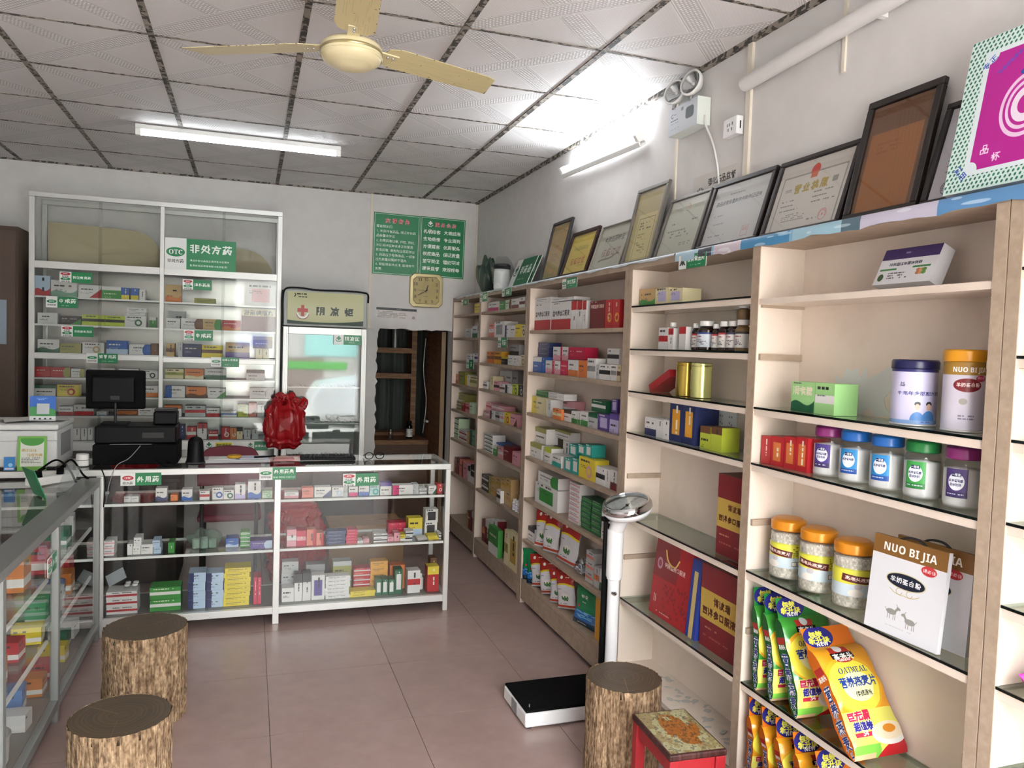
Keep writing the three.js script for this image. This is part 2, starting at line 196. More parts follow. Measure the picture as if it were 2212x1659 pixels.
// box with its six faces on atlas rectangles; faces: px nx py ny pz nz
function atlasBox(w, h, d, faces) {
  const g = new THREE.BoxGeometry(w, h, d), u = g.attributes.uv;
  faces.forEach((r, f) => { if (r) for (let i = 0; i < 4; i++) { const k = f * 4 + i; u.setXY(k, lerp(r[0], r[2], u.getX(k)), lerp(r[1], r[3], u.getY(k))); } });
  return g;
}
const quadUV = (g, r) => { const u = g.attributes.uv; for (let i = 0; i < u.count; i++) u.setXY(i, lerp(r[0], r[2], u.getX(i)), lerp(r[1], r[3], u.getY(i))); return g; };
// ---------- the room: right wall x = 0, back wall z = 0, floor y = 0, ceiling y = 2.9, shop front open at z = 7.6 ----------
const LX = -4.1, FZ = 7.6, H = 2.9;
const ceilTile = canvas(512, 512, (c, w) => {
  rect(c, 0, 0, w, w, '#dbd7d6');
  c.save(); c.globalAlpha = .5;
  for (let i = 0; i < 64; i++) for (let j = 0; j < 64; j++) if ((i + j) % 2) rect(c, i * 8, j * 8, 5, 5, '#e6e3e2');
  c.restore();
  for (const s of [1, -1]) {
    c.save(); c.translate(w / 2, w / 2); c.rotate(s * Math.PI / 4);
    for (const off of [-362, 0, 362]) {
      rect(c, -400, off - 44, 800, 88, '#c4bfbe');
      for (const k of [-44, -36, 36, 44]) rect(c, -400, off + k - 1.5, 800, 3, '#f4f1ef');
      for (let x = -400; x < 400; x += 13) for (let r = -2; r <= 2; r++) ell(c, x + (r & 1 ? 6 : 0), off + r * 12, 4, 4, '#f8f6f5');
    }
    c.restore();
  }
});
const ceilBump = canvas(512, 512, (c, w) => {
  rect(c, 0, 0, w, w, '#606060');
  for (let i = 0; i < 64; i++) for (let j = 0; j < 64; j++) if ((i + j) % 2) rect(c, i * 8, j * 8, 5, 5, '#7a7a7a');
  for (const s of [1, -1]) { c.save(); c.translate(w / 2, w / 2); c.rotate(s * Math.PI / 4);
    for (const off of [-362, 0, 362]) { rect(c, -400, off - 44, 800, 88, '#707070'); for (const k of [-44, -36, 36, 44]) rect(c, -400, off + k - 1.5, 800, 3, '#c0c0c0'); for (let x = -400; x < 400; x += 13) for (let r = -2; r <= 2; r++) ell(c, x + (r & 1 ? 6 : 0), off + r * 12, 3.4, 3.4, '#e0e0e0'); } c.restore(); }
}, false);
const tBarMap = dataTex(512, (x, y, i) => { const s = nB[i] > .52 ? 1 : 0, v = s ? 44 + nA[i] * 30 : 120 + nA[i] * 50; return [v, v * .94, v * .87]; });
M.ceil = std(0xffffff, .6, 0, { map: ceilTile, bumpMap: ceilBump, bumpScale: .003 });
M.tbar = std(0xffffff, .7, 0, { map: tBarMap });
const ceiling = struct('ceiling', bx(LX - .2, .2, H + .02, H + .15, -.2, FZ + .2), std(0x77736f, .9));
{
  const xs = [0], zs = [0]; for (let x = -.487; x > LX; x -= .6) xs.push(x); xs.push(LX); for (let z = .555; z < FZ; z += .6) zs.push(z); zs.push(FZ);
  for (let i = 0; i + 1 < xs.length; i++) for (let j = 0; j + 1 < zs.length; j++) {
    const w = xs[i] - xs[i + 1], d = zs[j + 1] - zs[j], g = new THREE.BoxGeometry(w - .004, .012, d - .004), u = g.attributes.uv;
    for (let k = 0; k < u.count; k++) u.setXY(k, u.getX(k) * w / .6, u.getY(k) * d / .6);
    mesh('ceiling_tile', g, M.ceil, ceiling).position.set((xs[i] + xs[i + 1]) / 2, H + .006, (zs[j] + zs[j + 1]) / 2);
  }
  for (const x of xs.slice(1, -1)) mesh('grid_bar', uvm(bx(x - .013, x + .013, H - .006, H + .004, 0, FZ), .5), M.tbar, ceiling);
  for (const z of zs.slice(1, -1)) mesh('grid_bar', uvm(bx(LX, 0, H - .003, H + .004, z - .007, z + .007), .5), M.tbar, ceiling);
  mesh('edge_trim', uvm(bx(-.02, 0, H - .02, H + .004, 0, FZ), .5), M.tbar, ceiling);
  mesh('edge_trim', uvm(bx(LX, 0, H - .012, H + .004, 0, .012), .5), M.tbar, ceiling);
}
const floor = struct('floor', bx(LX - .2, .2, -.15, -.006, -2.6, FZ + .2), M.grout);
{
  const g = {};
  const put = (x0, x1, z0, z1) => { const w = x1 - x0, d = z1 - z0; const geo = bx(x0 + .0012, x1 - .0012, -.008, 0, z0 + .0012, z1 - .0012); mesh('floor_tile', uvm(geo, 1.3), M.floor, floor); };
  const xs = [LX]; for (let x = -1.17 - .6 * 4; x < -.05; x += .6) xs.push(x); xs.push(0);
  const zs = [-2.4]; for (let z = 2.71 - .6 * 8; z < FZ; z += .6) zs.push(z); zs.push(FZ);
  for (let i = 0; i + 1 < xs.length; i++) for (let j = 0; j + 1 < zs.length; j++) put(xs[i], xs[i + 1], zs[j], zs[j + 1]);
}
struct('wall_right', uvm(bx(0, .2, 0, H + .02, -2.5, FZ + .2), 1.7), M.plaster);
struct('wall_left', uvm(bx(LX - .2, LX, 0, H + .02, -2.5, FZ + .2), 1.7), M.plaster);
// back wall with a doorway x -.84 .. -.205, rough broken plaster edges
const DL = -.852, DR = -.2, DT = 1.765;
{
  const sh = new THREE.Shape(); sh.moveTo(LX, 0); sh.lineTo(LX, H + .02); sh.lineTo(0, H + .02); sh.lineTo(0, 0); sh.lineTo(DR, 0);
  for (let y = 0; y <= DT; y += .06) sh.lineTo(DR, y);
  for (let x = DR; x >= DL; x -= .045) sh.lineTo(x, DT + rr(-.006, .008));
  for (let y = DT - .03; y > 0; y -= .035) sh.lineTo(DL + rr(-.012, .012), y);
  sh.lineTo(DL, 0); sh.closePath();
  const g = new THREE.ExtrudeGeometry(sh, { depth: .14, bevelEnabled: false }).translate(0, 0, -.14);
  struct('wall_back', uvm(g, 1.7), M.plaster);
}
// back room behind the doorway
struct('wall_storeroom', uvm(bx(-2.2, 0, 0, 2.5, -2.5, -2.4), 1.7), M.plaster);
struct('wall_storeroom_side', uvm(bx(-2.2, -2.1, 0, 2.5, -2.4, -.14), 1.7), M.plaster);
struct('ceiling_storeroom', uvm(bx(-2.2, 0, 2.4, 2.5, -2.4, -.14), 1.7), M.plaster);
// shop front: wide opening
struct('wall_front', merge([bx(LX - .2, -2.1, 0, H + .02, FZ, FZ + .2), bx(-2.1, .2, 2.66, H + .02, FZ, FZ + .2), bx(-.12, .2, 0, 2.66, FZ, FZ + .2)]), M.plaster);
// plastic trunking on the walls
const ivory = std(0xded6c6, .5);
struct('trim_1', bx(-.012, 0, 2.06, 2.9, 3.895, 3.925), ivory);
struct('trim_2', bx(-.008, 0, 2.06, 2.9, 3.35, 3.365), ivory);
struct('trim_3', bx(-.008, 0, 2.6, 2.9, 4.42, 4.435), ivory);
struct('trim_4', bx(-.935, -.915, 1.765, 2.9, 0, .01), ivory);
struct('trim_5', bx(-.01, 0, 2.06, 2.9, 0, .01), ivory);
// outside: pavement, road and the street front opposite, seen only as reflections
const outside = struct('ground_outside', bx(-14, 14, -.2, -.05, FZ + .2, 22), std(0xbab6b0, .9));
const lamps = [];
function tubeLamp(name, label, a, b, out, flux) {            // a, b: tube ends; out: unit vector from the mount to the tube
  const t = thing(name, label, 'lamp'); const dir = b.clone().sub(a).normalize(), L = a.distanceTo(b), side = dir.clone().cross(out).normalize();
  const frame = new THREE.Matrix4().makeBasis(dir, out, side), mid = a.clone().add(b).multiplyScalar(.5);
  const put = (g) => g.applyMatrix4(frame).translate(mid.x, mid.y, mid.z);
  mesh('batten', put(rbx(-L / 2 - .02, L / 2 + .02, -.05, -.02, -.022, .022, .006)), M.white, t);
  for (const s of [-1, 1]) mesh('end_cap', put(rbx(s * (L / 2 + .004) - .016, s * (L / 2 + .004) + .016, -.045, .016, -.018, .018, .005)), M.white, t);
  const glow = new THREE.MeshStandardMaterial({ color: 0xffffff, emissive: 0xf2faff, emissiveIntensity: flux.glow, roughness: .4 });
  mesh('tube', put(new THREE.CylinderGeometry(.013, .013, L - .03, 16).rotateZ(Math.PI / 2)), glow, t);
  const l = new THREE.RectAreaLight(0xf0f8ff, flux.light, L - .06, .026); l.position.copy(mid).addScaledVector(out, .016);
  l.up.copy(side); l.lookAt(l.position.clone().add(out)); scene.add(l); lamps.push(l); return t;
}
tubeLamp('ceiling_tube_lamp', 'long white fluorescent tube lamp fixed to the ceiling', V(-2.52, 2.845, 1.44), V(-1.36, 2.845, 1.44), V(0, -1, 0), { glow: 9, light: 13 });
tubeLamp('wall_tube_lamp', 'lit fluorescent tube lamp on the right wall below the ceiling', V(-.07, 2.745, 2.12), V(-.055, 2.715, 3.06), V(-.55, .835, 0).normalize(), { glow: 34, light: 150 });
// ---------- wall shelving along the right wall ----------
const SX = -.2;      // front plane of the shelving
function board(parent, name, z0, z1, y, mat = M.edge, th = .02) { return mesh(name, uvm(bx(SX + .004, -.012, y - th, y, z0, z1), .9), mat, parent); }
function glassShelf(parent, z0, z1, y) {
  const g = mesh('glass_shelf', bx(SX + .006, -.014, y - .006, y, z0, z1), M.greenGlass, parent);
  mesh('polished_edge', bx(SX + .002, SX + .006, y - .007, y, z0, z1), M.blackGlass, g);
  mesh('support_rail', uvm(bx(SX + .004, SX + .02, y - .029, y - .0075, z0, z1), .9), M.shelf, parent);
  mesh('support_rail', uvm(bx(-.03, -.012, y - .029, y - .0075, z0, z1), .9), M.shelf, parent);
}
function cleat(parent, z, s, y) { mesh('cleat', uvm(bx(SX + .012, -.012, y - .03, y - .008, z, z + s * .012), .9), M.edge, parent); }
function shelvingUnit(label, z0, z1, bays, foot = true) {
  const t = thing('shelving_unit', label, 'shelving unit', 'wall shelving units'), T = .034;
  const panel = (name, a, b) => { const p = mesh(name, uvm(bx(SX + .003, -.012, 0, 2.02, a, b), .9), M.shelf, t); mesh('edge_strip', uvm(bx(SX, SX + .003, .0, 2.02, a, b), .4), M.edge, p); };
  panel('side_panel', z0, z0 + T); panel('side_panel', z1 - T, z1);
  for (let i = 1; i < bays.length; i++) panel('divider', bays[i].z0 - T - .008, bays[i].z0);
  mesh('back_panel', uvm(bx(-.012, -.002, .05, 2.05, z0, z1), .9), M.shelf, t);
  mesh('top_board', uvm(bx(SX, -.002, 2.0202, 2.055, z0, z1), .9), M.edge, t);
  mesh('plinth', uvm(bx(SX + .004, SX + .022, .03, .136, z0 + T, z1 - T), .5), M.edge, t);
  for (const b of bays) {
    for (const y of b.wood ?? []) board(t, 'shelf_board', b.z0, b.z1, y);
    for (const y of b.white ?? []) board(t, 'shelf_board', b.z0, b.z1, y, M.shelf);
    for (const y of b.glass ?? []) glassShelf(t, b.z0, b.z1, y);
    for (const y of b.cleats ?? []) { cleat(t, b.z0, 1, y); cleat(t, b.z1, -1, y); }
    board(t, 'bottom_board', b.z0, b.z1, b.bottom, b.wood ? M.edge : M.shelf);
  }
  return t;
}
const BAYS = [
  { z0: .036, z1: .83, wood: [1.904, 1.71, 1.515, 1.312, 1.092, .84, .538], bottom: .156 },
  { z0: .872, z1: 1.894, wood: [1.905, 1.711, 1.518, 1.32, 1.105, .848, .545], bottom: .158 },
  { z0: 1.966, z1: 3.274, wood: [1.753, 1.491, 1.232, .952, .684, .417], bottom: .158 },
  { z0: 3.346, z1: 4.252, glass: [1.851, 1.654, 1.459, 1.265, .872, .479], cleats: [1.851, 1.654, 1.459, 1.265, 1.075, .872, .69, .479], bottom: .16 },
  { z0: 4.294, z1: 5.19, white: [1.838], glass: [1.461, 1.264, .881, .478], cleats: [1.838, 1.655, 1.461, 1.264, 1.07, .881, .68, .478], bottom: .16 },
  { z0: 5.262, z1: 6.1, glass: [1.864, 1.66, 1.465, 1.271, 1.075, .88, .68, .48], cleats: [1.864, 1.66, 1.465, 1.271, 1.075, .88, .68], bottom: .16 },
];
shelvingUnit('pale laminate shelving unit farthest back, packed with medicine cartons', .002, 1.928, [BAYS[0], BAYS[1]]);
shelvingUnit('pale laminate shelving unit with wooden boards, holding foil pouches at the bottom', 1.932, 3.308, [BAYS[2]]);
shelvingUnit('cream shelving unit with glass shelves holding jars, cans and oatmeal bags', 3.312, 5.224, [BAYS[3], BAYS[4]]);
shelvingUnit('cream shelving unit cut off by the right edge of the picture', 5.228, 6.134, [BAYS[5]]);

// ---------- tall aluminium cabinet on the back wall ----------
const CB = { x0: -3.336, x1: -1.652, m: -2.49, zf: .4, top: 2.612, left: [1.897, 1.70, 1.497, 1.323, 1.187, 1.05, .87], right: [1.894, 1.699, 1.49, 1.326, 1.184, 1.042, .87] };
{
  const t = thing('display_cabinet', 'tall white aluminium medicine cabinet with glass front on the back wall', 'cabinet');
  const c = CB, F = .034;
  for (const [a, b] of [[c.x0, c.x0 + F], [c.x1 - F, c.x1]]) { mesh('corner_post', rbx(a, b, 0, c.top - .034, c.zf - .03, c.zf, .003), M.alu, t); mesh('corner_post', rbx(a, b, 0, c.top - .034, .02, .045, .003), M.alu, t); }
  mesh('mullion', rbx(c.m - .014, c.m + .014, .05, c.top - .034, c.zf - .028, c.zf + .001, .003), M.alu, t);
  mesh('top_rail', rbx(c.x0, c.x1, c.top - .034, c.top, c.zf - .03, c.zf + .002, .003), M.alu, t);
  mesh('top_rail', rbx(c.x0, c.x1, c.top - .034, c.top, .02, .045, .003), M.alu, t);
  for (const x of [c.x0 + .006, c.x1 - .01]) mesh('side_panel', bx(x, x + .004, .05, c.top - .5, .046, c.zf - .031), std(0x9c9a94, .5), t);
  mesh('back_panel', bx(c.x0 + .02, c.x1 - .02, .05, 2.1, .022, .03), std(0xc6c4c0, .28, 1), t);
  for (const [a, b, hs] of [[c.x0 + F, c.m - .014, c.left], [c.m + .014, c.x1 - F, c.right]]) {
    mesh('header_rail', rbx(a, b, 2.087, 2.138, c.zf - .026, c.zf, .003), M.alu, t);
    mesh('header_shelf', bx(a, b, 2.128, 2.136, .05, c.zf - .03), M.grey, t);
    mesh('middle_rail', rbx(a, b, hs[2] - .042, hs[2] - .006, c.zf - .026, c.zf, .003), M.alu, t);
    mesh('base_rail', rbx(a, b, .8, .862, c.zf - .026, c.zf, .003), M.alu, t);
    hs.forEach((y, i) => { const s = mesh('shelf', bx(a, b, y - .006, y, .035, c.zf - .028), M.grey, t); mesh('shelf_edge', bx(a, b, y - .013, y - .0005, c.zf - .028, c.zf - .02), M.alu, s); });
    for (const y of [2.1375, 1.498, .863]) { const y1 = y > 2 ? c.top - .034 : y > 1.2 ? 2.087 : 1.456, w = (b - a) / 2; for (const k of [0, 1]) mesh('glass_pane', pane(a + k * w, a + (k + 1) * w + (k ? 0 : .02), y, y1, c.zf - .016 + k * .008, c.zf - .013 + k * .008), M.cabGlass, t); }
  }
}
// folded advertising sheets lying in the top compartment
for (const [a, b, y1, z, lab, col] of [[-3.27, -2.52, 2.44, .16, 'beige board with a curved corner in the top left compartment of the tall cabinet', 0xb8ac8c], [-2.45, -1.72, 2.36, .12, 'beige board behind the big green sign in the tall cabinet', 0xa89c7e]]) {
  const s = new THREE.Shape(); s.moveTo(a, 2.137); s.lineTo(a, y1); s.lineTo(b - .2, y1 - .02); s.bezierCurveTo(b - .08, y1 - .03, b - .03, y1 - .1, b, y1 - .17); s.lineTo(b, 2.137);
  tag(mesh('backing_board', new THREE.ExtrudeGeometry(s, { depth: .006, bevelEnabled: false }).rotateX(0).translate(0, 0, z), std(col, .8)), lab, 'board');
}

// ---------- cooler ----------
{
  const t = thing('display_cooler', 'upright glass-door cooler with lit-style header panel beside the doorway', 'cooler');
  const x0 = -1.643, x1 = -1.005, zf = .5;
  const W = std(0xc9cac6, .45);
  mesh('body', merge([bx(x0, x0 + .03, .06, 1.74, .04, zf - .04), bx(x1 - .03, x1, .06, 1.74, .04, zf - .04), bx(x0, x1, 1.7, 1.745, .04, zf - .04), bx(x0 + .03, x1 - .03, .06, 1.7, .04, .06), bx(x0, x1, .06, .6, .06, zf - .04)]), W, t);
  mesh('liner', bx(x0 + .032, x1 - .032, .61, 1.69, .062, .07), std(0x6f7674, .6), t);
  mesh('side_trim', merge([rbx(x0 - .008, x0, .06, 2.02, zf - .06, zf - .005, .003)]), M.black, t);
  const hd = mesh('header', merge([rbx(x0 + .004, x1 - .004, 1.752, 2.03, .04, zf - .02, .01)]), std(0xa3a5a2, .5), t);
  mesh('top_gasket', tube([[x0, 1.77, zf - .012], [x0, 1.99, zf - .012], [x0 + .02, 2.03, zf - .012], [x0 + .12, 2.04, zf - .012], [x0 + .25, 2.03, zf - .015], [x0 + .42, 2.034, zf - .012], [x1 - .05, 2.03, zf - .012], [x1 - .005, 2.018, zf - .012], [x1, 1.95, zf - .012]], .007, 60, 8), M.black, t);
  const d = mesh('door', merge([rbx(x0 + .004, x0 + .044, .62, 1.745, zf - .035, zf, .004), rbx(x1 - .046, x1 - .006, .62, 1.745, zf - .035, zf, .004), rbx(x0 + .044, x1 - .046, 1.69, 1.745, zf - .035, zf, .004), rbx(x0 + .044, x1 - .046, .62, .66, zf - .035, zf, .004)]), M.alu, t);
  for (const x of [x0 + .018, x0 + .031, x1 - .02, x1 - .033]) mesh('groove_rib', rbx(x - .003, x + .003, .64, 1.73, zf, zf + .004, .001), M.alu, d);
  mesh('door_glass', bx(x0 + .044, x1 - .046, .66, 1.69, zf - .02, zf - .014), M.glass, d);
  for (const y of [.72, 1.0, 1.28]) { const s = []; for (let x = x0 + .04; x < x1 - .04; x += .03) s.push(bx(x, x + .003, y, y + .003, .08, .42)); s.push(bx(x0 + .032, x1 - .032, y - .004, y + .006, .415, .423)); mesh('wire_shelf', merge(s), M.aluDark, t); }
}

// ---------- glass counters ----------
function counterFrame(name, label, x0, x1, z0, z1, top, mids, levels, faceX, AL = M.alu) {
  const t = thing(name, label, 'counter'), P = .03;
  for (const x of [x0, x1 - P]) for (const z of [z0, z1 - P]) mesh('leg', rbx(x, x + P, 0, top - .034, z, z + P, .003), AL, t);
  for (const m of mids) { mesh('leg', m.x !== undefined ? rbx(m.x - .018, m.x + .018, 0, top - .034, z1 - P, z1 + .001, .003) : rbx(faceX - P, faceX + .001, 0, top - .034, m.z - .018, m.z + .018, .003), AL, t); }
  for (const z of [z0, z1 - P]) { mesh('top_rail', rbx(x0, x1, top - .034, top - .001, z, z + P, .003), AL, t); mesh('bottom_rail', rbx(x0 + P, x1 - P, .058, .098, z, z + P, .003), AL, t); }
  for (const x of [x0, x1 - P]) { mesh('top_rail', rbx(x, x + P, top - .034, top - .001, z0 + P, z1 - P, .003), AL, t); mesh('bottom_rail', rbx(x, x + P, .058, .098, z0 + P, z1 - P, .003), AL, t); }
  mesh('top_glass', pane(x0 + .004, x1 - .004, top - .001, top + .004, z0 + .004, z1 - .004), M.glass, t);
  mesh('base_panel', bx(x0 + P, x1 - P, .09, .0995, z0 + P, z1 - P), M.aluDark, t);
  for (const [y, a, b, zz0, zz1] of levels) { const s = mesh('glass_shelf', bx(a, b, y - .006, y, zz0, zz1), M.glass, t); }
  return t;
}
const CT = .914, CL = .868;
{
  const t = counterFrame('glass_counter', 'white aluminium glass counter facing the room, filled with ointment boxes', -3.45, -.69, 1.55, 2.0, CT, [{ x: -1.71 }, { x: -2.622 }], [], 0);
  const S = [[-3.42, -2.64, .722, .428], [-2.604, -1.728, .722, .428], [-1.692, -.72, .718, .43]];
  for (const [a, b, y1, y2] of S) for (const y of [y1, y2]) {
    const s = mesh('glass_shelf', bx(a, b, y - .006, y, 1.6, 1.962), M.glass, t);
    mesh('shelf_rail', bx(a, b, y - .014, y - .0006, 1.962, 1.972), M.white, s); mesh('shelf_rail', bx(a, b, y - .014, y - .0006, 1.585, 1.597), M.white, s);
  }
  for (const [a, b] of S) mesh('front_glass', pane(a, b, .098, CT - .034, 1.988, 1.992), M.glass, t);
  mesh('side_glass', pane(-.71, -.706, .098, CT - .034, 1.58, 1.97), M.glass, t);
}
{
  const t = counterFrame('glass_counter', 'glass counter along the left edge of the picture with a wide grey top rail', -3.1, -2.615, 2.02, 4.7, CL, [{ z: 2.955 }, { z: 3.72 }], [], -2.615, M.aluGrey);
  for (const [a, b] of [[2.05, 2.935], [2.975, 3.7], [3.74, 4.67]]) for (const y of [.62, .36]) { const s = mesh('glass_shelf', bx(-3.06, -2.66, y - .006, y, a, b), M.glass, t); mesh('shelf_rail', bx(-2.66, -2.65, y - .014, y - .0006, a, b), M.white, s); }
  for (const [a, b] of [[2.05, 2.935], [2.975, 3.7], [3.74, 4.67]]) mesh('front_glass', pane(-2.629, -2.625, .098, CL - .034, a, b), M.glass, t);
  mesh('edge_trim', bx(-2.705, -2.612, CL + .004, CL + .008, 2.02, 4.7), M.aluDark, t);
}
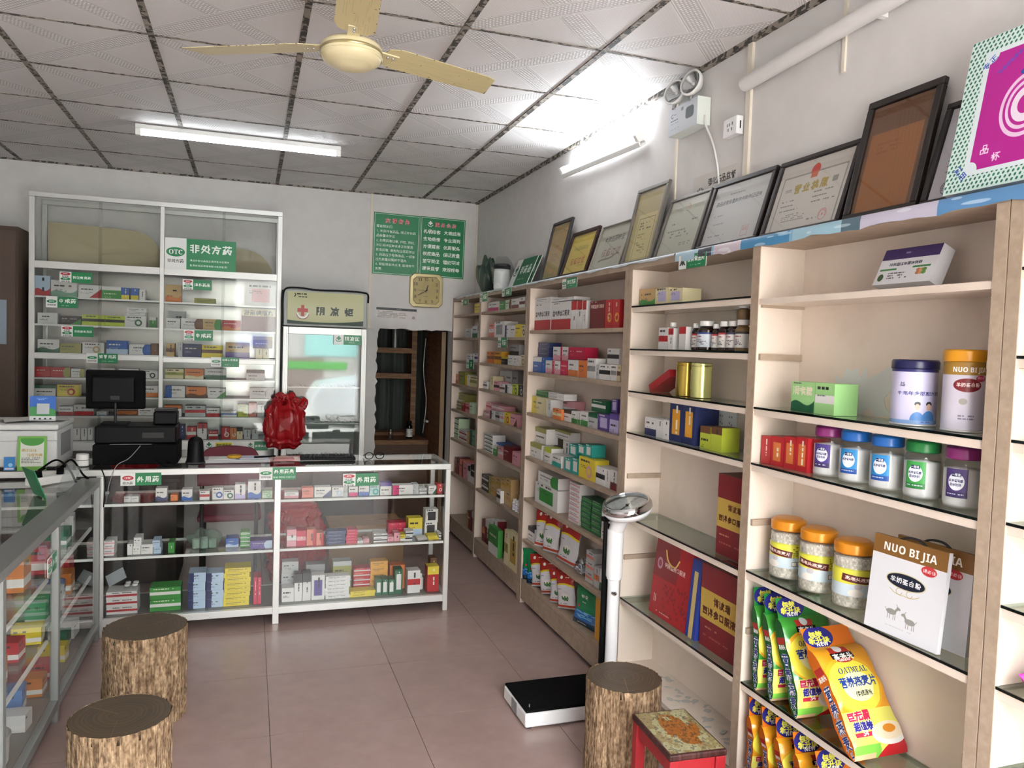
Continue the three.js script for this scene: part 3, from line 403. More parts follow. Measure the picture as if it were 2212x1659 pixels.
// ---------- cartons: [shelf, axis, front plane, depth, shelf height, [[from, to, bottom, height, set back, "colour/accent/design:title", pieces stacked] ...]] ----------
const ROWS = [
  ['tall cabinet left first shelf', 'z', 0.335, 0.09, 1.897, [[-3.316, -3.217, 1.897, 0.14, 0.0, 'paleblue/red/w', 1], [-3.213, -3.048, 1.897, 0.115, 0.0, 'white/seagreen/w', 1], [-3.041, -2.894, 1.897, 0.091, 0.0, 'white/red/d', 1], [-2.891, -2.765, 1.897, 0.087, 0.0, 'green/white/t', 1], [-2.765, -2.712, 1.897, 0.085, 0.0, 'blue/yellow/b', 1], [-2.703, -2.65, 1.897, 0.085, 0.0, 'blue/yellow/b', 1], [-2.646, -2.606, 1.897, 0.077, 0.0, 'white/grey/p', 1]]],
  ['tall cabinet right first shelf', 'z', 0.335, 0.09, 1.894, [[-2.471, -2.362, 1.894, 0.129, 0.0, 'tan/orange/w', 1], [-2.273, -2.124, 1.894, 0.038, 0.0, 'olive/brown/p', 1], [-1.911, -1.692, 1.894, 0.164, 0.0, 'white/pink/f', 1]]],
  ['tall cabinet left second shelf', 'z', 0.335, 0.09, 1.7, [[-3.295, -3.17, 1.7, 0.078, 0.0, 'white/grey/p', 1], [-3.158, -3.022, 1.7, 0.062, 0.0, 'black/green/d', 1], [-3.018, -2.868, 1.7, 0.076, 0.0, 'lime/black/s', 1], [-2.868, -2.741, 1.7, 0.075, 0.0, 'lime/black/s', 1], [-2.728, -2.595, 1.806, 0.034, 0.0, 'white/grey/p', 1], [-2.728, -2.604, 1.781, 0.024, 0.0, 'white/grey/p', 1], [-2.741, -2.599, 1.7, 0.081, 0.0, 'white/darkgreen/c', 1], [-2.577, -2.532, 1.7, 0.076, 0.0, 'green/white/t', 1]]],
  ['tall cabinet right second shelf', 'z', 0.335, 0.08, 1.699, [[-2.46, -2.339, 1.699, 0.134, 0.1, 'silver/grey/p', 1], [-2.464, -2.368, 1.699, 0.076, 0.0, 'white/grey/p', 1], [-2.363, -2.215, 1.699, 0.079, 0.0, 'white/brown/r', 1], [-2.211, -2.084, 1.699, 0.08, 0.0, 'tan/green/r', 1], [-2.079, -1.943, 1.699, 0.078, 0.0, 'red/orange/w', 1], [-1.937, -1.688, 1.699, 0.171, 0.0, 'maroon/cream/t:舒筋健腰丸', 1]]],
  ['tall cabinet left third shelf', 'z', 0.335, 0.09, 1.497, [[-3.294, -3.157, 1.497, 0.093, 0.0, 'white/darkgreen/w', 1], [-3.157, -3.021, 1.497, 0.069, 0.0, 'olive/tan/p', 1], [-3.013, -2.872, 1.497, 0.079, 0.0, 'white/tan/c', 1], [-2.859, -2.716, 1.497, 0.099, 0.0, 'blue/paleblue/b', 1], [-2.71, -2.568, 1.497, 0.077, 0.0, 'white/blue/r', 1], [-2.564, -2.511, 1.497, 0.086, 0.0, 'brown/tan/p', 1]]],
  ['tall cabinet right third shelf', 'z', 0.335, 0.09, 1.49, [[-2.462, -2.403, 1.49, 0.098, 0.0, 'tan/brown/s', 1], [-2.38, -2.349, 1.49, 0.105, 0.0, 'silver/grey/p', 1], [-2.347, -2.219, 1.49, 0.098, 0.0, 'navy/white/p', 1], [-2.217, -2.069, 1.49, 0.093, 0.0, 'yellow/brown/s', 1], [-2.048, -1.875, 1.49, 0.119, 0.0, 'tan/purple/b', 1], [-1.851, -1.709, 1.571, 0.091, 0.0, 'brown/gold/t', 1], [-1.83, -1.783, 1.49, 0.078, 0.0, 'cream/brown/p', 1], [-1.779, -1.732, 1.49, 0.079, 0.0, 'cream/brown/p', 1]]],
  ['tall cabinet left fourth shelf', 'z', 0.335, 0.09, 1.323, [[-3.31, -3.214, 1.323, 0.072, 0.0, 'red/white/p', 1], [-3.214, -3.088, 1.323, 0.07, 0.0, 'red/olive/r', 1], [-3.084, -2.999, 1.323, 0.062, 0.0, 'white/olive/r', 1], [-2.956, -2.804, 1.323, 0.071, 0.0, 'white/grey/p', 1], [-2.777, -2.645, 1.323, 0.07, 0.0, 'white/grey/p', 1], [-2.618, -2.514, 1.323, 0.063, 0.0, 'white/black/c', 1]]],
  ['tall cabinet right fourth shelf', 'z', 0.335, 0.09, 1.326, [[-2.467, -2.339, 1.326, 0.074, 0.0, 'cream/olive/s', 1], [-2.331, -2.201, 1.326, 0.075, 0.0, 'orange/cream/w', 1], [-2.189, -2.042, 1.326, 0.08, 0.0, 'white/darkgreen/b', 1], [-1.896, -1.761, 1.326, 0.076, 0.0, 'white/black/t', 1]]],
  ['tall cabinet left fifth shelf', 'z', 0.335, 0.09, 1.187, [[-3.314, -3.18, 1.187, 0.078, 0.0, 'white/darkgreen/t', 1], [-3.172, -3.032, 1.187, 0.082, 0.0, 'yellow/red/c', 1], [-2.608, -2.513, 1.187, 0.083, 0.0, 'white/orange/b', 1]]],
  ['tall cabinet right fifth shelf', 'z', 0.335, 0.09, 1.184, [[-2.463, -2.328, 1.184, 0.088, 0.0, 'white/blue/l', 1], [-2.319, -2.18, 1.184, 0.083, 0.0, 'orange/brown/w', 1], [-2.168, -2.043, 1.184, 0.075, 0.0, 'white/green/d', 1], [-1.869, -1.692, 1.184, 0.082, 0.0, 'white/maroon/r', 1]]],
  ['tall cabinet left sixth shelf', 'z', 0.335, 0.09, 1.05, [[-3.163, -3.07, 1.05, 0.063, 0.0, 'white/red/b', 1], [-3.065, -2.937, 1.05, 0.076, 0.0, 'white/red/b', 1], [-2.919, -2.854, 1.05, 0.028, 0.0, 'white/paleblue/b', 1], [-2.788, -2.651, 1.05, 0.032, 0.0, 'orange/brown/w', 1], [-2.646, -2.52, 1.05, 0.054, 0.0, 'white/grey/p', 1]]],
  ['tall cabinet right sixth shelf', 'z', 0.335, 0.09, 1.042, [[-2.471, -2.351, 1.042, 0.084, 0.0, 'white/orange/t', 1], [-2.328, -2.183, 1.042, 0.083, 0.0, 'silver/red/s', 1], [-2.178, -2.082, 1.042, 0.067, 0.0, 'white/red/b', 1], [-2.074, -1.959, 1.042, 0.043, 0.0, 'white/blue/s', 1], [-1.955, -1.877, 1.042, 0.095, 0.0, 'lime/olive/c', 1], [-1.875, -1.817, 1.042, 0.108, 0.0, 'salmon/brown/c', 1], [-1.811, -1.759, 1.042, 0.093, 0.0, 'white/pink/p', 1]]],
  ['tall cabinet left bottom shelf', 'z', 0.335, 0.09, 0.87, [[-3.069, -3.022, 0.87, 0.086, 0.0, 'white/grey/p', 1], [-3.017, -2.979, 0.87, 0.086, 0.0, 'white/grey/p', 1], [-2.974, -2.944, 0.87, 0.086, 0.0, 'white/grey/p', 1]]],
  ['tall cabinet right bottom shelf', 'z', 0.335, 0.08, 0.87, [[-2.363, -2.326, 0.87, 0.11, 0.0, 'navy/white/p', 1], [-2.312, -2.247, 0.87, 0.095, 0.0, 'red/white/s', 1], [-2.238, -2.172, 0.87, 0.12, 0.0, 'white/red/t', 1], [-2.16, -2.093, 0.87, 0.064, 0.0, 'red/white/s', 1], [-2.07, -2.01, 0.87, 0.092, 0.0, 'red/white/c', 1], [-2.007, -1.961, 0.87, 0.084, 0.0, 'orange/white/c', 1], [-1.959, -1.916, 0.87, 0.086, 0.0, 'cream/black/t', 1], [-1.908, -1.859, 0.87, 0.073, 0.0, 'silver/grey/p', 1], [-1.847, -1.802, 0.87, 0.075, 0.0, 'silver/grey/p', 1]]],
  ['counter top left shelf', 'z', 1.93, 0.07, 0.722, [[-2.515, -2.479, 0.722, 0.032, 0.0, 'white/grey/p', 1], [-2.479, -2.441, 0.722, 0.031, 0.0, 'white/grey/p', 1], [-2.357, -2.298, 0.722, 0.074, 0.0, 'white/navy/w', 1], [-2.28, -2.243, 0.722, 0.034, 0.0, 'orange/grey/p', 1], [-2.223, -2.168, 0.722, 0.063, 0.0, 'white/blue/w', 1], [-2.129, -2.077, 0.722, 0.05, 0.0, 'white/red/s', 1], [-2.063, -2.005, 0.722, 0.069, 0.0, 'white/blue/c', 1], [-2.004, -1.947, 0.722, 0.053, 0.0, 'white/darkgreen/c', 1], [-1.942, -1.885, 0.722, 0.085, 0.0, 'white/lavender/w', 1], [-1.872, -1.801, 0.722, 0.099, 0.0, 'white/blue/w', 1], [-1.794, -1.737, 0.722, 0.04, 0.0, 'palegreen/seagreen/c', 1]]],
  ['counter top right shelf', 'z', 1.93, 0.07, 0.718, [[-1.669, -1.589, 0.718, 0.034, 0.0, 'white/pink/b', 1], [-1.571, -1.505, 0.718, 0.058, 0.0, 'salmon/pink/p', 1], [-1.5, -1.404, 0.718, 0.059, 0.0, 'white/navy/d', 1], [-1.397, -1.33, 0.718, 0.055, 0.0, 'white/paleblue/c', 1], [-1.299, -1.246, 0.718, 0.057, 0.0, 'white/magenta/b', 1], [-1.241, -1.179, 0.718, 0.061, 0.0, 'white/blue/b', 1], [-1.177, -1.117, 0.718, 0.062, 0.0, 'paleteal/teal/c', 1], [-1.112, -1.042, 0.718, 0.078, 0.0, 'white/purple/t', 1], [-1.037, -0.909, 0.718, 0.058, 0.0, 'white/magenta/l', 1], [-0.908, -0.873, 0.718, 0.063, 0.0, 'silver/grey/p', 2], [-0.87, -0.823, 0.718, 0.036, 0.0, 'white/grey/s', 1], [-0.812, -0.762, 0.718, 0.049, 0.0, 'white/darkgreen/d', 1], [-0.757, -0.712, 0.718, 0.061, 0.0, 'red/white/c', 1]]],
  ['counter middle left shelf', 'z', 1.93, 0.1, 0.428, [[-2.612, -2.561, 0.428, 0.085, 0.0, 'white/pink/s', 3], [-2.496, -2.469, 0.428, 0.061, 0.0, 'white/grey/p', 1], [-2.468, -2.429, 0.428, 0.095, 0.0, 'white/grey/p', 2], [-2.427, -2.367, 0.428, 0.055, 0.0, 'white/grey/p', 1], [-2.366, -2.327, 0.428, 0.075, 0.0, 'paleblue/white/p', 2], [-2.29, -2.257, 0.428, 0.059, 0.0, 'green/white/p', 1], [-1.989, -1.918, 0.428, 0.051, 0.06, 'blue/paleblue/w', 1], [-1.911, -1.858, 0.428, 0.088, 0.05, 'green/white/s', 4], [-1.855, -1.732, 0.428, 0.045, 0.0, 'purple/paleblue/r', 1]]],
  ['counter middle right shelf', 'z', 1.93, 0.08, 0.43, [[-1.652, -1.597, 0.43, 0.101, 0.0, 'pink/white/s', 1], [-1.596, -1.542, 0.43, 0.091, 0.0, 'crimson/pink/s', 1], [-1.54, -1.484, 0.43, 0.096, 0.0, 'salmon/red/r', 1], [-1.483, -1.441, 0.43, 0.074, 0.0, 'salmon/red/r', 1], [-1.425, -1.312, 0.43, 0.081, 0.0, 'navy/grey/p', 4], [-1.309, -1.243, 0.43, 0.085, 0.0, 'crimson/white/p', 5], [-1.241, -1.206, 0.43, 0.015, 0.0, 'white/grey/p', 1], [-1.205, -1.17, 0.43, 0.025, 0.0, 'pink/white/p', 1], [-1.146, -1.062, 0.43, 0.052, 0.0, 'white/black/s', 2], [-1.059, -1.02, 0.43, 0.029, 0.0, 'pink/white/p', 1], [-1.02, -0.984, 0.43, 0.053, 0.0, 'pink/white/p', 1], [-0.982, -0.949, 0.43, 0.04, 0.0, 'yellow/white/b', 1], [-0.949, -0.902, 0.43, 0.061, 0.0, 'white/black/s', 2], [-1.037, -0.926, 0.43, 0.087, 0.12, 'crimson/pink/p', 3], [-0.909, -0.818, 0.43, 0.112, 0.12, 'yellow/paleblue/b', 1], [-0.872, -0.811, 0.43, 0.012, 0.0, 'white/black/s', 1], [-0.808, -0.743, 0.43, 0.025, 0.0, 'yellow/olive/p', 2], [-0.742, -0.707, 0.43, 0.04, 0.0, 'white/black/s', 2], [-0.806, -0.716, 0.43, 0.168, 0.1, 'white/black/f', 2]]],
  ['counter bottom left shelf', 'z', 1.93, 0.12, 0.1, [[-2.6, -2.445, 0.1, 0.125, 0.0, 'white/red/s', 3], [-2.383, -2.223, 0.1, 0.135, 0.0, 'green/white/s', 2], [-2.184, -2.092, 0.1, 0.206, 0.0, 'paleblue/navy/l', 4], [-2.088, -1.995, 0.1, 0.199, 0.0, 'paleblue/navy/l', 4], [-1.994, -1.851, 0.1, 0.221, 0.0, 'yellow/olive/p', 8], [-1.832, -1.811, 0.1, 0.159, 0.0, 'crimson/white/p', 1], [-1.81, -1.789, 0.1, 0.157, 0.0, 'crimson/white/p', 1]]],
  ['counter bottom right shelf', 'z', 1.93, 0.08, 0.1, [[-1.674, -1.604, 0.1, 0.084, 0.0, 'white/grey/p', 1], [-1.603, -1.558, 0.1, 0.162, 0.0, 'white/black/t', 1], [-1.556, -1.508, 0.1, 0.165, 0.0, 'white/black/t', 1], [-1.505, -1.428, 0.1, 0.149, 0.0, 'white/purple/f', 1], [-1.67, -1.574, 0.1, 0.209, 0.11, 'silver/grey/p', 3], [-1.53, -1.418, 0.1, 0.183, 0.11, 'silver/grey/t', 1], [-1.425, -1.281, 0.1, 0.136, 0.0, 'white/grey/p', 6], [-1.276, -1.121, 0.1, 0.036, 0.0, 'yellow/olive/p', 2], [-1.244, -1.142, 0.1, 0.146, 0.1, 'red/white/s', 5], [-1.142, -1.034, 0.1, 0.183, 0.1, 'amber/brown/p', 5], [-1.371, -1.259, 0.1, 0.191, 0.12, 'olive/silver/t', 2], [-1.127, -1.087, 0.1, 0.1, 0.0, 'darkgreen/white/f', 1], [-1.085, -1.049, 0.1, 0.101, 0.0, 'darkgreen/white/f', 1], [-1.046, -1.008, 0.1, 0.095, 0.0, 'darkgreen/white/f', 1], [-1.007, -0.959, 0.1, 0.155, 0.0, 'darkgreen/white/f', 1], [-1.022, -0.926, 0.1, 0.153, 0.1, 'orange/amber/p', 1], [-0.928, -0.849, 0.1, 0.141, 0.0, 'white/red/s', 1], [-0.804, -0.73, 0.1, 0.159, 0.0, 'red/yellow/t', 1], [-0.766, -0.688, 0.1, 0.188, 0.09, 'brown/white/b', 1]]],
  ['first bay top shelf', 'x', -0.165, 0.1, 1.904, [[0.567, 0.804, 1.904, 0.076, 0.0, 'yellow/black/r', 1], [0.824, 0.925, 1.904, 0.094, 0.0, 'tan/brown/p', 1]]],
  ['second bay top shelf', 'x', -0.165, 0.1, 1.905, [[0.948, 1.209, 1.905, 0.07, 0.0, 'white/magenta/b', 1], [1.229, 1.356, 1.905, 0.064, 0.0, 'green/white/p', 1], [1.364, 1.494, 1.905, 0.069, 0.0, 'palegreen/maroon/r', 1], [1.502, 1.652, 1.905, 0.071, 0.0, 'white/maroon/b', 1], [1.663, 1.777, 1.905, 0.072, 0.0, 'white/maroon/s', 1]]],
  ['first bay second shelf', 'x', -0.165, 0.09, 1.71, [[0.322, 0.503, 1.71, 0.075, 0.0, 'silver/grey/p', 1], [0.526, 0.679, 1.71, 0.093, 0.0, 'silver/darkgreen/b', 1], [0.688, 0.747, 1.71, 0.055, 0.0, 'white/grey/p', 1], [0.758, 0.823, 1.71, 0.054, 0.0, 'white/grey/p', 1]]],
  ['second bay second shelf', 'x', -0.165, 0.1, 1.711, [[0.988, 1.114, 1.711, 0.103, 0.0, 'salmon/white/s', 1], [1.123, 1.361, 1.711, 0.115, 0.0, 'white/grey/f', 1], [1.373, 1.494, 1.711, 0.084, 0.0, 'white/purple/l', 1], [1.498, 1.593, 1.711, 0.08, 0.0, 'white/black/p', 1], [1.595, 1.72, 1.711, 0.089, 0.0, 'yellow/white/p', 1], [1.729, 1.795, 1.711, 0.082, 0.0, 'cream/maroon/c', 1]]],
  ['first bay third shelf', 'x', -0.165, 0.09, 1.515, [[0.385, 0.513, 1.515, 0.063, 0.0, 'white/grey/p', 1], [0.526, 0.593, 1.515, 0.065, 0.0, 'white/grey/p', 1], [0.607, 0.708, 1.515, 0.07, 0.0, 'white/purple/s', 1], [0.715, 0.813, 1.515, 0.069, 0.0, 'white/grey/s', 1]]],
  ['second bay third shelf', 'x', -0.165, 0.1, 1.518, [[0.961, 1.042, 1.518, 0.086, 0.0, 'orange/brown/s', 1], [1.049, 1.137, 1.518, 0.087, 0.0, 'orange/brown/s', 1], [1.147, 1.311, 1.518, 0.089, 0.0, 'amber/brown/s', 1], [1.318, 1.453, 1.518, 0.056, 0.0, 'black/yellow/t', 1], [1.457, 1.584, 1.518, 0.068, 0.0, 'white/grey/p', 1], [1.591, 1.647, 1.518, 0.067, 0.0, 'white/grey/p', 1], [1.654, 1.695, 1.518, 0.068, 0.0, 'white/grey/p', 1], [1.397, 1.602, 1.586, 0.077, 0.06, 'silver/black/b', 1], [1.733, 1.804, 1.518, 0.076, 0.0, 'cream/brown/c', 1]]],
  ['first bay fourth shelf', 'x', -0.165, 0.1, 1.312, [[-0.014, 0.12, 1.312, 0.084, 0.0, 'salmon/red/b', 1], [0.138, 0.332, 1.312, 0.109, 0.0, 'olive/tan/p', 1], [0.346, 0.411, 1.312, 0.084, 0.0, 'yellow/olive/p', 1], [0.421, 0.477, 1.312, 0.094, 0.0, 'white/olive/p', 1], [0.489, 0.809, 1.312, 0.089, 0.0, 'cream/olive/s', 1]]],
  ['second bay fourth shelf', 'x', -0.165, 0.08, 1.32, [[0.859, 0.981, 1.32, 0.055, 0.0, 'white/black/s', 1], [1.058, 1.135, 1.32, 0.102, 0.0, 'cream/brown/p', 1], [1.15, 1.286, 1.32, 0.07, 0.0, 'pink/black/s', 1], [1.292, 1.411, 1.32, 0.059, 0.0, 'white/brown/s', 1], [1.421, 1.555, 1.32, 0.058, 0.0, 'white/black/l', 1], [1.576, 1.694, 1.32, 0.072, 0.0, 'lime/black/c', 1], [1.703, 1.794, 1.32, 0.07, 0.0, 'black/white/c', 1], [1.014, 1.155, 1.32, 0.147, 0.09, 'silver/black/p', 1], [1.161, 1.299, 1.32, 0.151, 0.09, 'silver/black/p', 1], [1.304, 1.433, 1.32, 0.155, 0.09, 'grey/black/p', 1]]],
  ['first bay fifth shelf', 'x', -0.165, 0.1, 1.092, [[0.105, 0.252, 1.092, 0.08, 0.0, 'olive/white/t', 3], [0.26, 0.375, 1.092, 0.066, 0.0, 'red/maroon/s', 1], [0.385, 0.503, 1.092, 0.079, 0.0, 'pink/red/s', 1], [0.513, 0.602, 1.092, 0.091, 0.0, 'palegreen/grey/p', 1], [0.717, 0.799, 1.092, 0.091, 0.0, 'pink/grey/p', 1], [-0.181, 0.398, 1.197, 0.035, 0.05, 'olive/tan/p', 1]]],
  ['second bay fifth shelf', 'x', -0.165, 0.09, 1.105, [[0.922, 1.069, 1.105, 0.049, 0.0, 'pink/white/s', 1], [1.084, 1.203, 1.105, 0.062, 0.0, 'white/black/l', 1], [1.21, 1.313, 1.105, 0.066, 0.0, 'silver/black/s', 1], [1.319, 1.415, 1.105, 0.07, 0.0, 'white/pink/s', 1], [1.421, 1.544, 1.105, 0.08, 0.0, 'yellow/red/c', 1], [1.552, 1.694, 1.105, 0.082, 0.0, 'pink/brown/d', 1], [0.836, 1.012, 1.168, 0.048, 0.07, 'pink/red/s', 1], [1.021, 1.317, 1.168, 0.045, 0.07, 'pink/white/s', 1]]],
  ['first bay sixth shelf', 'x', -0.165, 0.1, 0.84, [[0.022, 0.184, 0.84, 0.173, 0.0, 'palegreen/darkgreen/t', 4], [0.21, 0.452, 0.84, 0.089, 0.0, 'white/red/s', 2], [0.463, 0.529, 0.84, 0.101, 0.0, 'tan/brown/p', 1], [0.539, 0.776, 0.84, 0.119, 0.0, 'seagreen/darkgreen/l', 1]]],
  ['second bay sixth shelf', 'x', -0.165, 0.1, 0.848, [[0.963, 1.17, 0.848, 0.139, 0.0, 'white/darkgreen/s', 5], [1.19, 1.27, 0.848, 0.069, 0.0, 'green/white/t', 1], [1.295, 1.426, 0.848, 0.077, 0.0, 'pink/white/s', 1], [1.431, 1.598, 0.848, 0.103, 0.0, 'maroon/crimson/p', 1], [1.623, 1.781, 0.848, 0.088, 0.0, 'pink/red/p', 1], [1.057, 1.392, 0.91, 0.03, 0.07, 'blue/paleblue/p', 1]]],
  ['first bay seventh shelf', 'x', -0.165, 0.1, 0.538, [[0.091, 0.162, 0.538, 0.134, 0.0, 'maroon/brown/p', 1], [0.168, 0.24, 0.538, 0.145, 0.0, 'maroon/brown/p', 1], [0.253, 0.376, 0.538, 0.14, 0.0, 'salmon/maroon/r', 1], [0.39, 0.508, 0.538, 0.132, 0.0, 'pink/maroon/p', 1], [0.521, 0.596, 0.538, 0.125, 0.0, 'white/black/t', 1], [0.603, 0.801, 0.538, 0.148, 0.0, 'black/white/b', 1]]],
  ['second bay seventh shelf', 'x', -0.165, 0.06, 0.545, [[0.927, 1.095, 0.545, 0.119, 0.0, 'black/white/s', 2], [1.105, 1.163, 0.545, 0.13, 0.0, 'olive/tan/s', 1], [1.168, 1.281, 0.545, 0.136, 0.0, 'tan/gold/s', 2], [1.285, 1.397, 0.545, 0.153, 0.0, 'tan/gold/s', 2], [1.401, 1.509, 0.545, 0.172, 0.0, 'tan/gold/s', 2], [1.513, 1.62, 0.545, 0.189, 0.0, 'tan/gold/s', 2], [1.396, 1.485, 0.545, 0.088, -0.03, 'white/black/s', 1]]],
  ['first bay bottom shelf', 'x', -0.165, 0.1, 0.156, [[0.533, 0.669, 0.156, 0.139, 0.0, 'maroon/gold/l', 1], [0.676, 0.806, 0.156, 0.165, 0.0, 'maroon/white/t', 1]]],
  ['second bay bottom shelf', 'x', -0.165, 0.07, 0.158, [[0.968, 1.046, 0.158, 0.166, 0.0, 'maroon/orange/s', 1], [1.053, 1.162, 0.158, 0.185, 0.0, 'maroon/white/t', 1], [1.168, 1.262, 0.158, 0.206, 0.0, 'maroon/white/t', 1], [1.278, 1.347, 0.158, 0.225, 0.0, 'maroon/white/t', 1], [1.268, 1.493, 0.158, 0.193, -0.04, 'green/white/b', 1], [1.602, 1.687, 0.158, 0.236, -0.03, 'cream/olive/s', 1], [1.692, 1.88, 0.158, 0.254, -0.03, 'cream/gold/f', 1]]],
  ['third bay top shelf', 'x', -0.165, 0.1, 1.753, [[1.952, 2.245, 1.753, 0.166, 0.0, 'white/red/b:益气养血口服液', 1], [2.258, 2.553, 1.753, 0.162, 0.0, 'white/red/b:益气养血口服液', 1], [2.557, 2.635, 1.753, 0.159, 0.0, 'white/red/t', 1], [2.639, 2.708, 1.753, 0.157, 0.0, 'white/red/t', 1], [2.713, 2.763, 1.753, 0.154, 0.0, 'white/red/t', 1], [2.812, 2.993, 1.753, 0.146, 0.0, 'maroon/white/p:阿胶益寿口服液', 1], [2.997, 3.077, 1.753, 0.144, 0.0, 'red/amber/c', 1], [3.081, 3.159, 1.753, 0.141, 0.0, 'red/amber/c', 1], [1.953, 2.228, 1.923, 0.031, 0.0, 'white/grey/p', 1], [2.232, 2.591, 1.915, 0.024, 0.0, 'white/grey/p', 1]]],
  ['third bay second shelf', 'x', -0.165, 0.08, 1.491, [[1.969, 2.122, 1.491, 0.095, 0.0, 'blue/white/t', 1], [2.126, 2.181, 1.491, 0.097, 0.0, 'blue/navy/p', 1], [2.188, 2.291, 1.491, 0.079, 0.0, 'white/pink/b', 1], [2.295, 2.328, 1.491, 0.078, 0.0, 'crimson/red/p', 1], [2.332, 2.423, 1.491, 0.078, 0.0, 'white/pink/b', 1], [2.425, 2.535, 1.491, 0.081, 0.0, 'crimson/red/p', 1], [2.54, 2.681, 1.491, 0.091, 0.0, 'white/orange/b', 1], [2.685, 2.798, 1.491, 0.092, 0.0, 'orange/red/p', 1], [2.802, 2.905, 1.491, 0.106, 0.0, 'white/grey/s', 1], [2.911, 2.947, 1.491, 0.075, 0.0, 'silver/grey/p', 1], [2.951, 3.082, 1.491, 0.08, 0.0, 'white/black/s', 1], [3.087, 3.152, 1.491, 0.081, 0.0, 'white/grey/s', 1], [3.157, 3.195, 1.491, 0.081, 0.0, 'cream/brown/s', 1], [1.961, 2.162, 1.592, 0.087, 0.05, 'navy/white/p', 3], [2.229, 2.342, 1.573, 0.082, 0.03, 'white/pink/b', 1], [2.346, 2.369, 1.574, 0.08, 0.03, 'crimson/red/p', 1], [2.374, 2.462, 1.575, 0.081, 0.03, 'white/pink/b', 1], [2.465, 2.697, 1.578, 0.077, 0.03, 'crimson/red/p', 1], [2.979, 3.113, 1.578, 0.074, 0.04, 'white/black/s', 1]]],
  ['third bay third shelf', 'x', -0.165, 0.08, 1.232, [[1.968, 2.231, 1.232, 0.106, 0.0, 'cream/yellow/l', 1], [2.239, 2.299, 1.232, 0.103, 0.0, 'white/grey/p', 1], [2.153, 2.47, 1.232, 0.104, 0.06, 'pink/white/s', 1], [2.382, 2.513, 1.232, 0.063, -0.02, 'orange/cream/s', 1], [2.474, 2.612, 1.232, 0.064, 0.0, 'white/black/t', 1], [2.615, 2.695, 1.232, 0.067, 0.0, 'white/green/b', 1], [2.699, 2.738, 1.232, 0.07, 0.0, 'white/green/b', 1], [2.741, 2.836, 1.232, 0.076, 0.0, 'white/green/b', 1], [2.839, 2.955, 1.232, 0.079, 0.0, 'silver/darkgreen/t', 1], [2.96, 3.095, 1.232, 0.083, 0.0, 'purple/lavender/f', 1], [3.097, 3.198, 1.232, 0.098, 0.0, 'lavender/purple/t', 1], [1.876, 2.177, 1.333, 0.043, 0.05, 'green/darkgreen/s', 2], [2.16, 2.429, 1.338, 0.04, 0.06, 'white/grey/p', 2], [2.81, 2.984, 1.314, 0.066, 0.03, 'darkgreen/white/s', 1], [3.05, 3.117, 1.324, 0.074, 0.04, 'purple/lavender/f', 1]]],
  ['third bay fourth shelf', 'x', -0.165, 0.08, 0.952, [[1.928, 2.174, 0.952, 0.092, 0.0, 'white/olive/t', 1], [2.218, 2.334, 0.952, 0.093, 0.0, 'white/lime/t', 1], [2.351, 2.49, 0.952, 0.07, 0.0, 'white/teal/b', 1], [2.537, 2.64, 0.952, 0.075, 0.0, 'teal/white/f', 1], [2.645, 2.736, 0.952, 0.09, 0.0, 'teal/white/f', 1], [2.741, 2.949, 0.952, 0.113, 0.0, 'yellow/pink/c', 1], [2.96, 3.068, 0.952, 0.092, 0.0, 'white/black/s', 1], [3.073, 3.119, 0.952, 0.093, 0.0, 'white/grey/p', 1], [3.131, 3.203, 0.952, 0.1, 0.0, 'white/maroon/b', 1], [1.919, 2.165, 1.044, 0.099, 0.04, 'white/olive/t', 1], [2.173, 2.419, 1.056, 0.094, 0.04, 'white/olive/t', 1], [2.31, 2.418, 0.952, 0.144, 0.06, 'white/teal/b', 1], [2.55, 2.665, 1.032, 0.076, 0.02, 'teal/white/f', 1], [2.669, 2.77, 1.048, 0.074, 0.02, 'teal/white/f', 1], [2.774, 2.858, 1.062, 0.073, 0.02, 'teal/white/f', 1]]],
  ['third bay fifth shelf', 'x', -0.165, 0.09, 0.684, [[2.084, 2.457, 0.684, 0.128, 0.0, 'white/green/f', 1], [2.102, 2.431, 0.818, 0.063, 0.01, 'white/green/r', 1], [2.628, 2.765, 0.684, 0.222, 0.0, 'white/pink/s', 8], [2.396, 2.552, 0.684, 0.204, 0.03, 'pink/white/p', 8], [2.794, 2.919, 0.684, 0.17, 0.0, 'darkgreen/green/s', 6], [2.925, 3.041, 0.684, 0.175, 0.0, 'darkgreen/green/s', 5], [3.047, 3.149, 0.684, 0.173, 0.0, 'white/palegreen/p', 3]]],
  ['third bay sixth shelf', 'x', -0.165, 0.08, 0.417, [[1.981, 2.102, 0.417, 0.087, 0.0, 'white/black/t', 1], [2.879, 2.977, 0.417, 0.165, 0.0, 'silver/salmon/s', 3], [2.986, 3.045, 0.417, 0.11, 0.0, 'silver/orange/s', 1], [3.051, 3.121, 0.417, 0.113, 0.0, 'white/darkgreen/b', 1]]],
  ['third bay bottom shelf', 'x', -0.165, 0.12, 0.158, [[3.018, 3.133, 0.158, 0.231, 0.0, 'amber/brown/p', 1]]],
  ['fourth bay top shelf', 'x', -0.165, 0.09, 1.851, [[3.358, 3.504, 1.851, 0.077, 0.0, 'tan/green/w', 1], [3.506, 3.62, 1.851, 0.072, 0.0, 'cream/lavender/f', 1], [3.622, 3.735, 1.851, 0.063, 0.0, 'cream/lavender/f', 1]]],
  ['fourth bay second shelf', 'x', -0.165, 0.09, 1.654, [[3.551, 3.63, 1.654, 0.095, 0.0, 'white/red/s', 1], [3.633, 3.676, 1.654, 0.091, 0.0, 'white/red/t', 1], [3.721, 3.775, 1.654, 0.096, 0.0, 'white/red/t', 1]]],
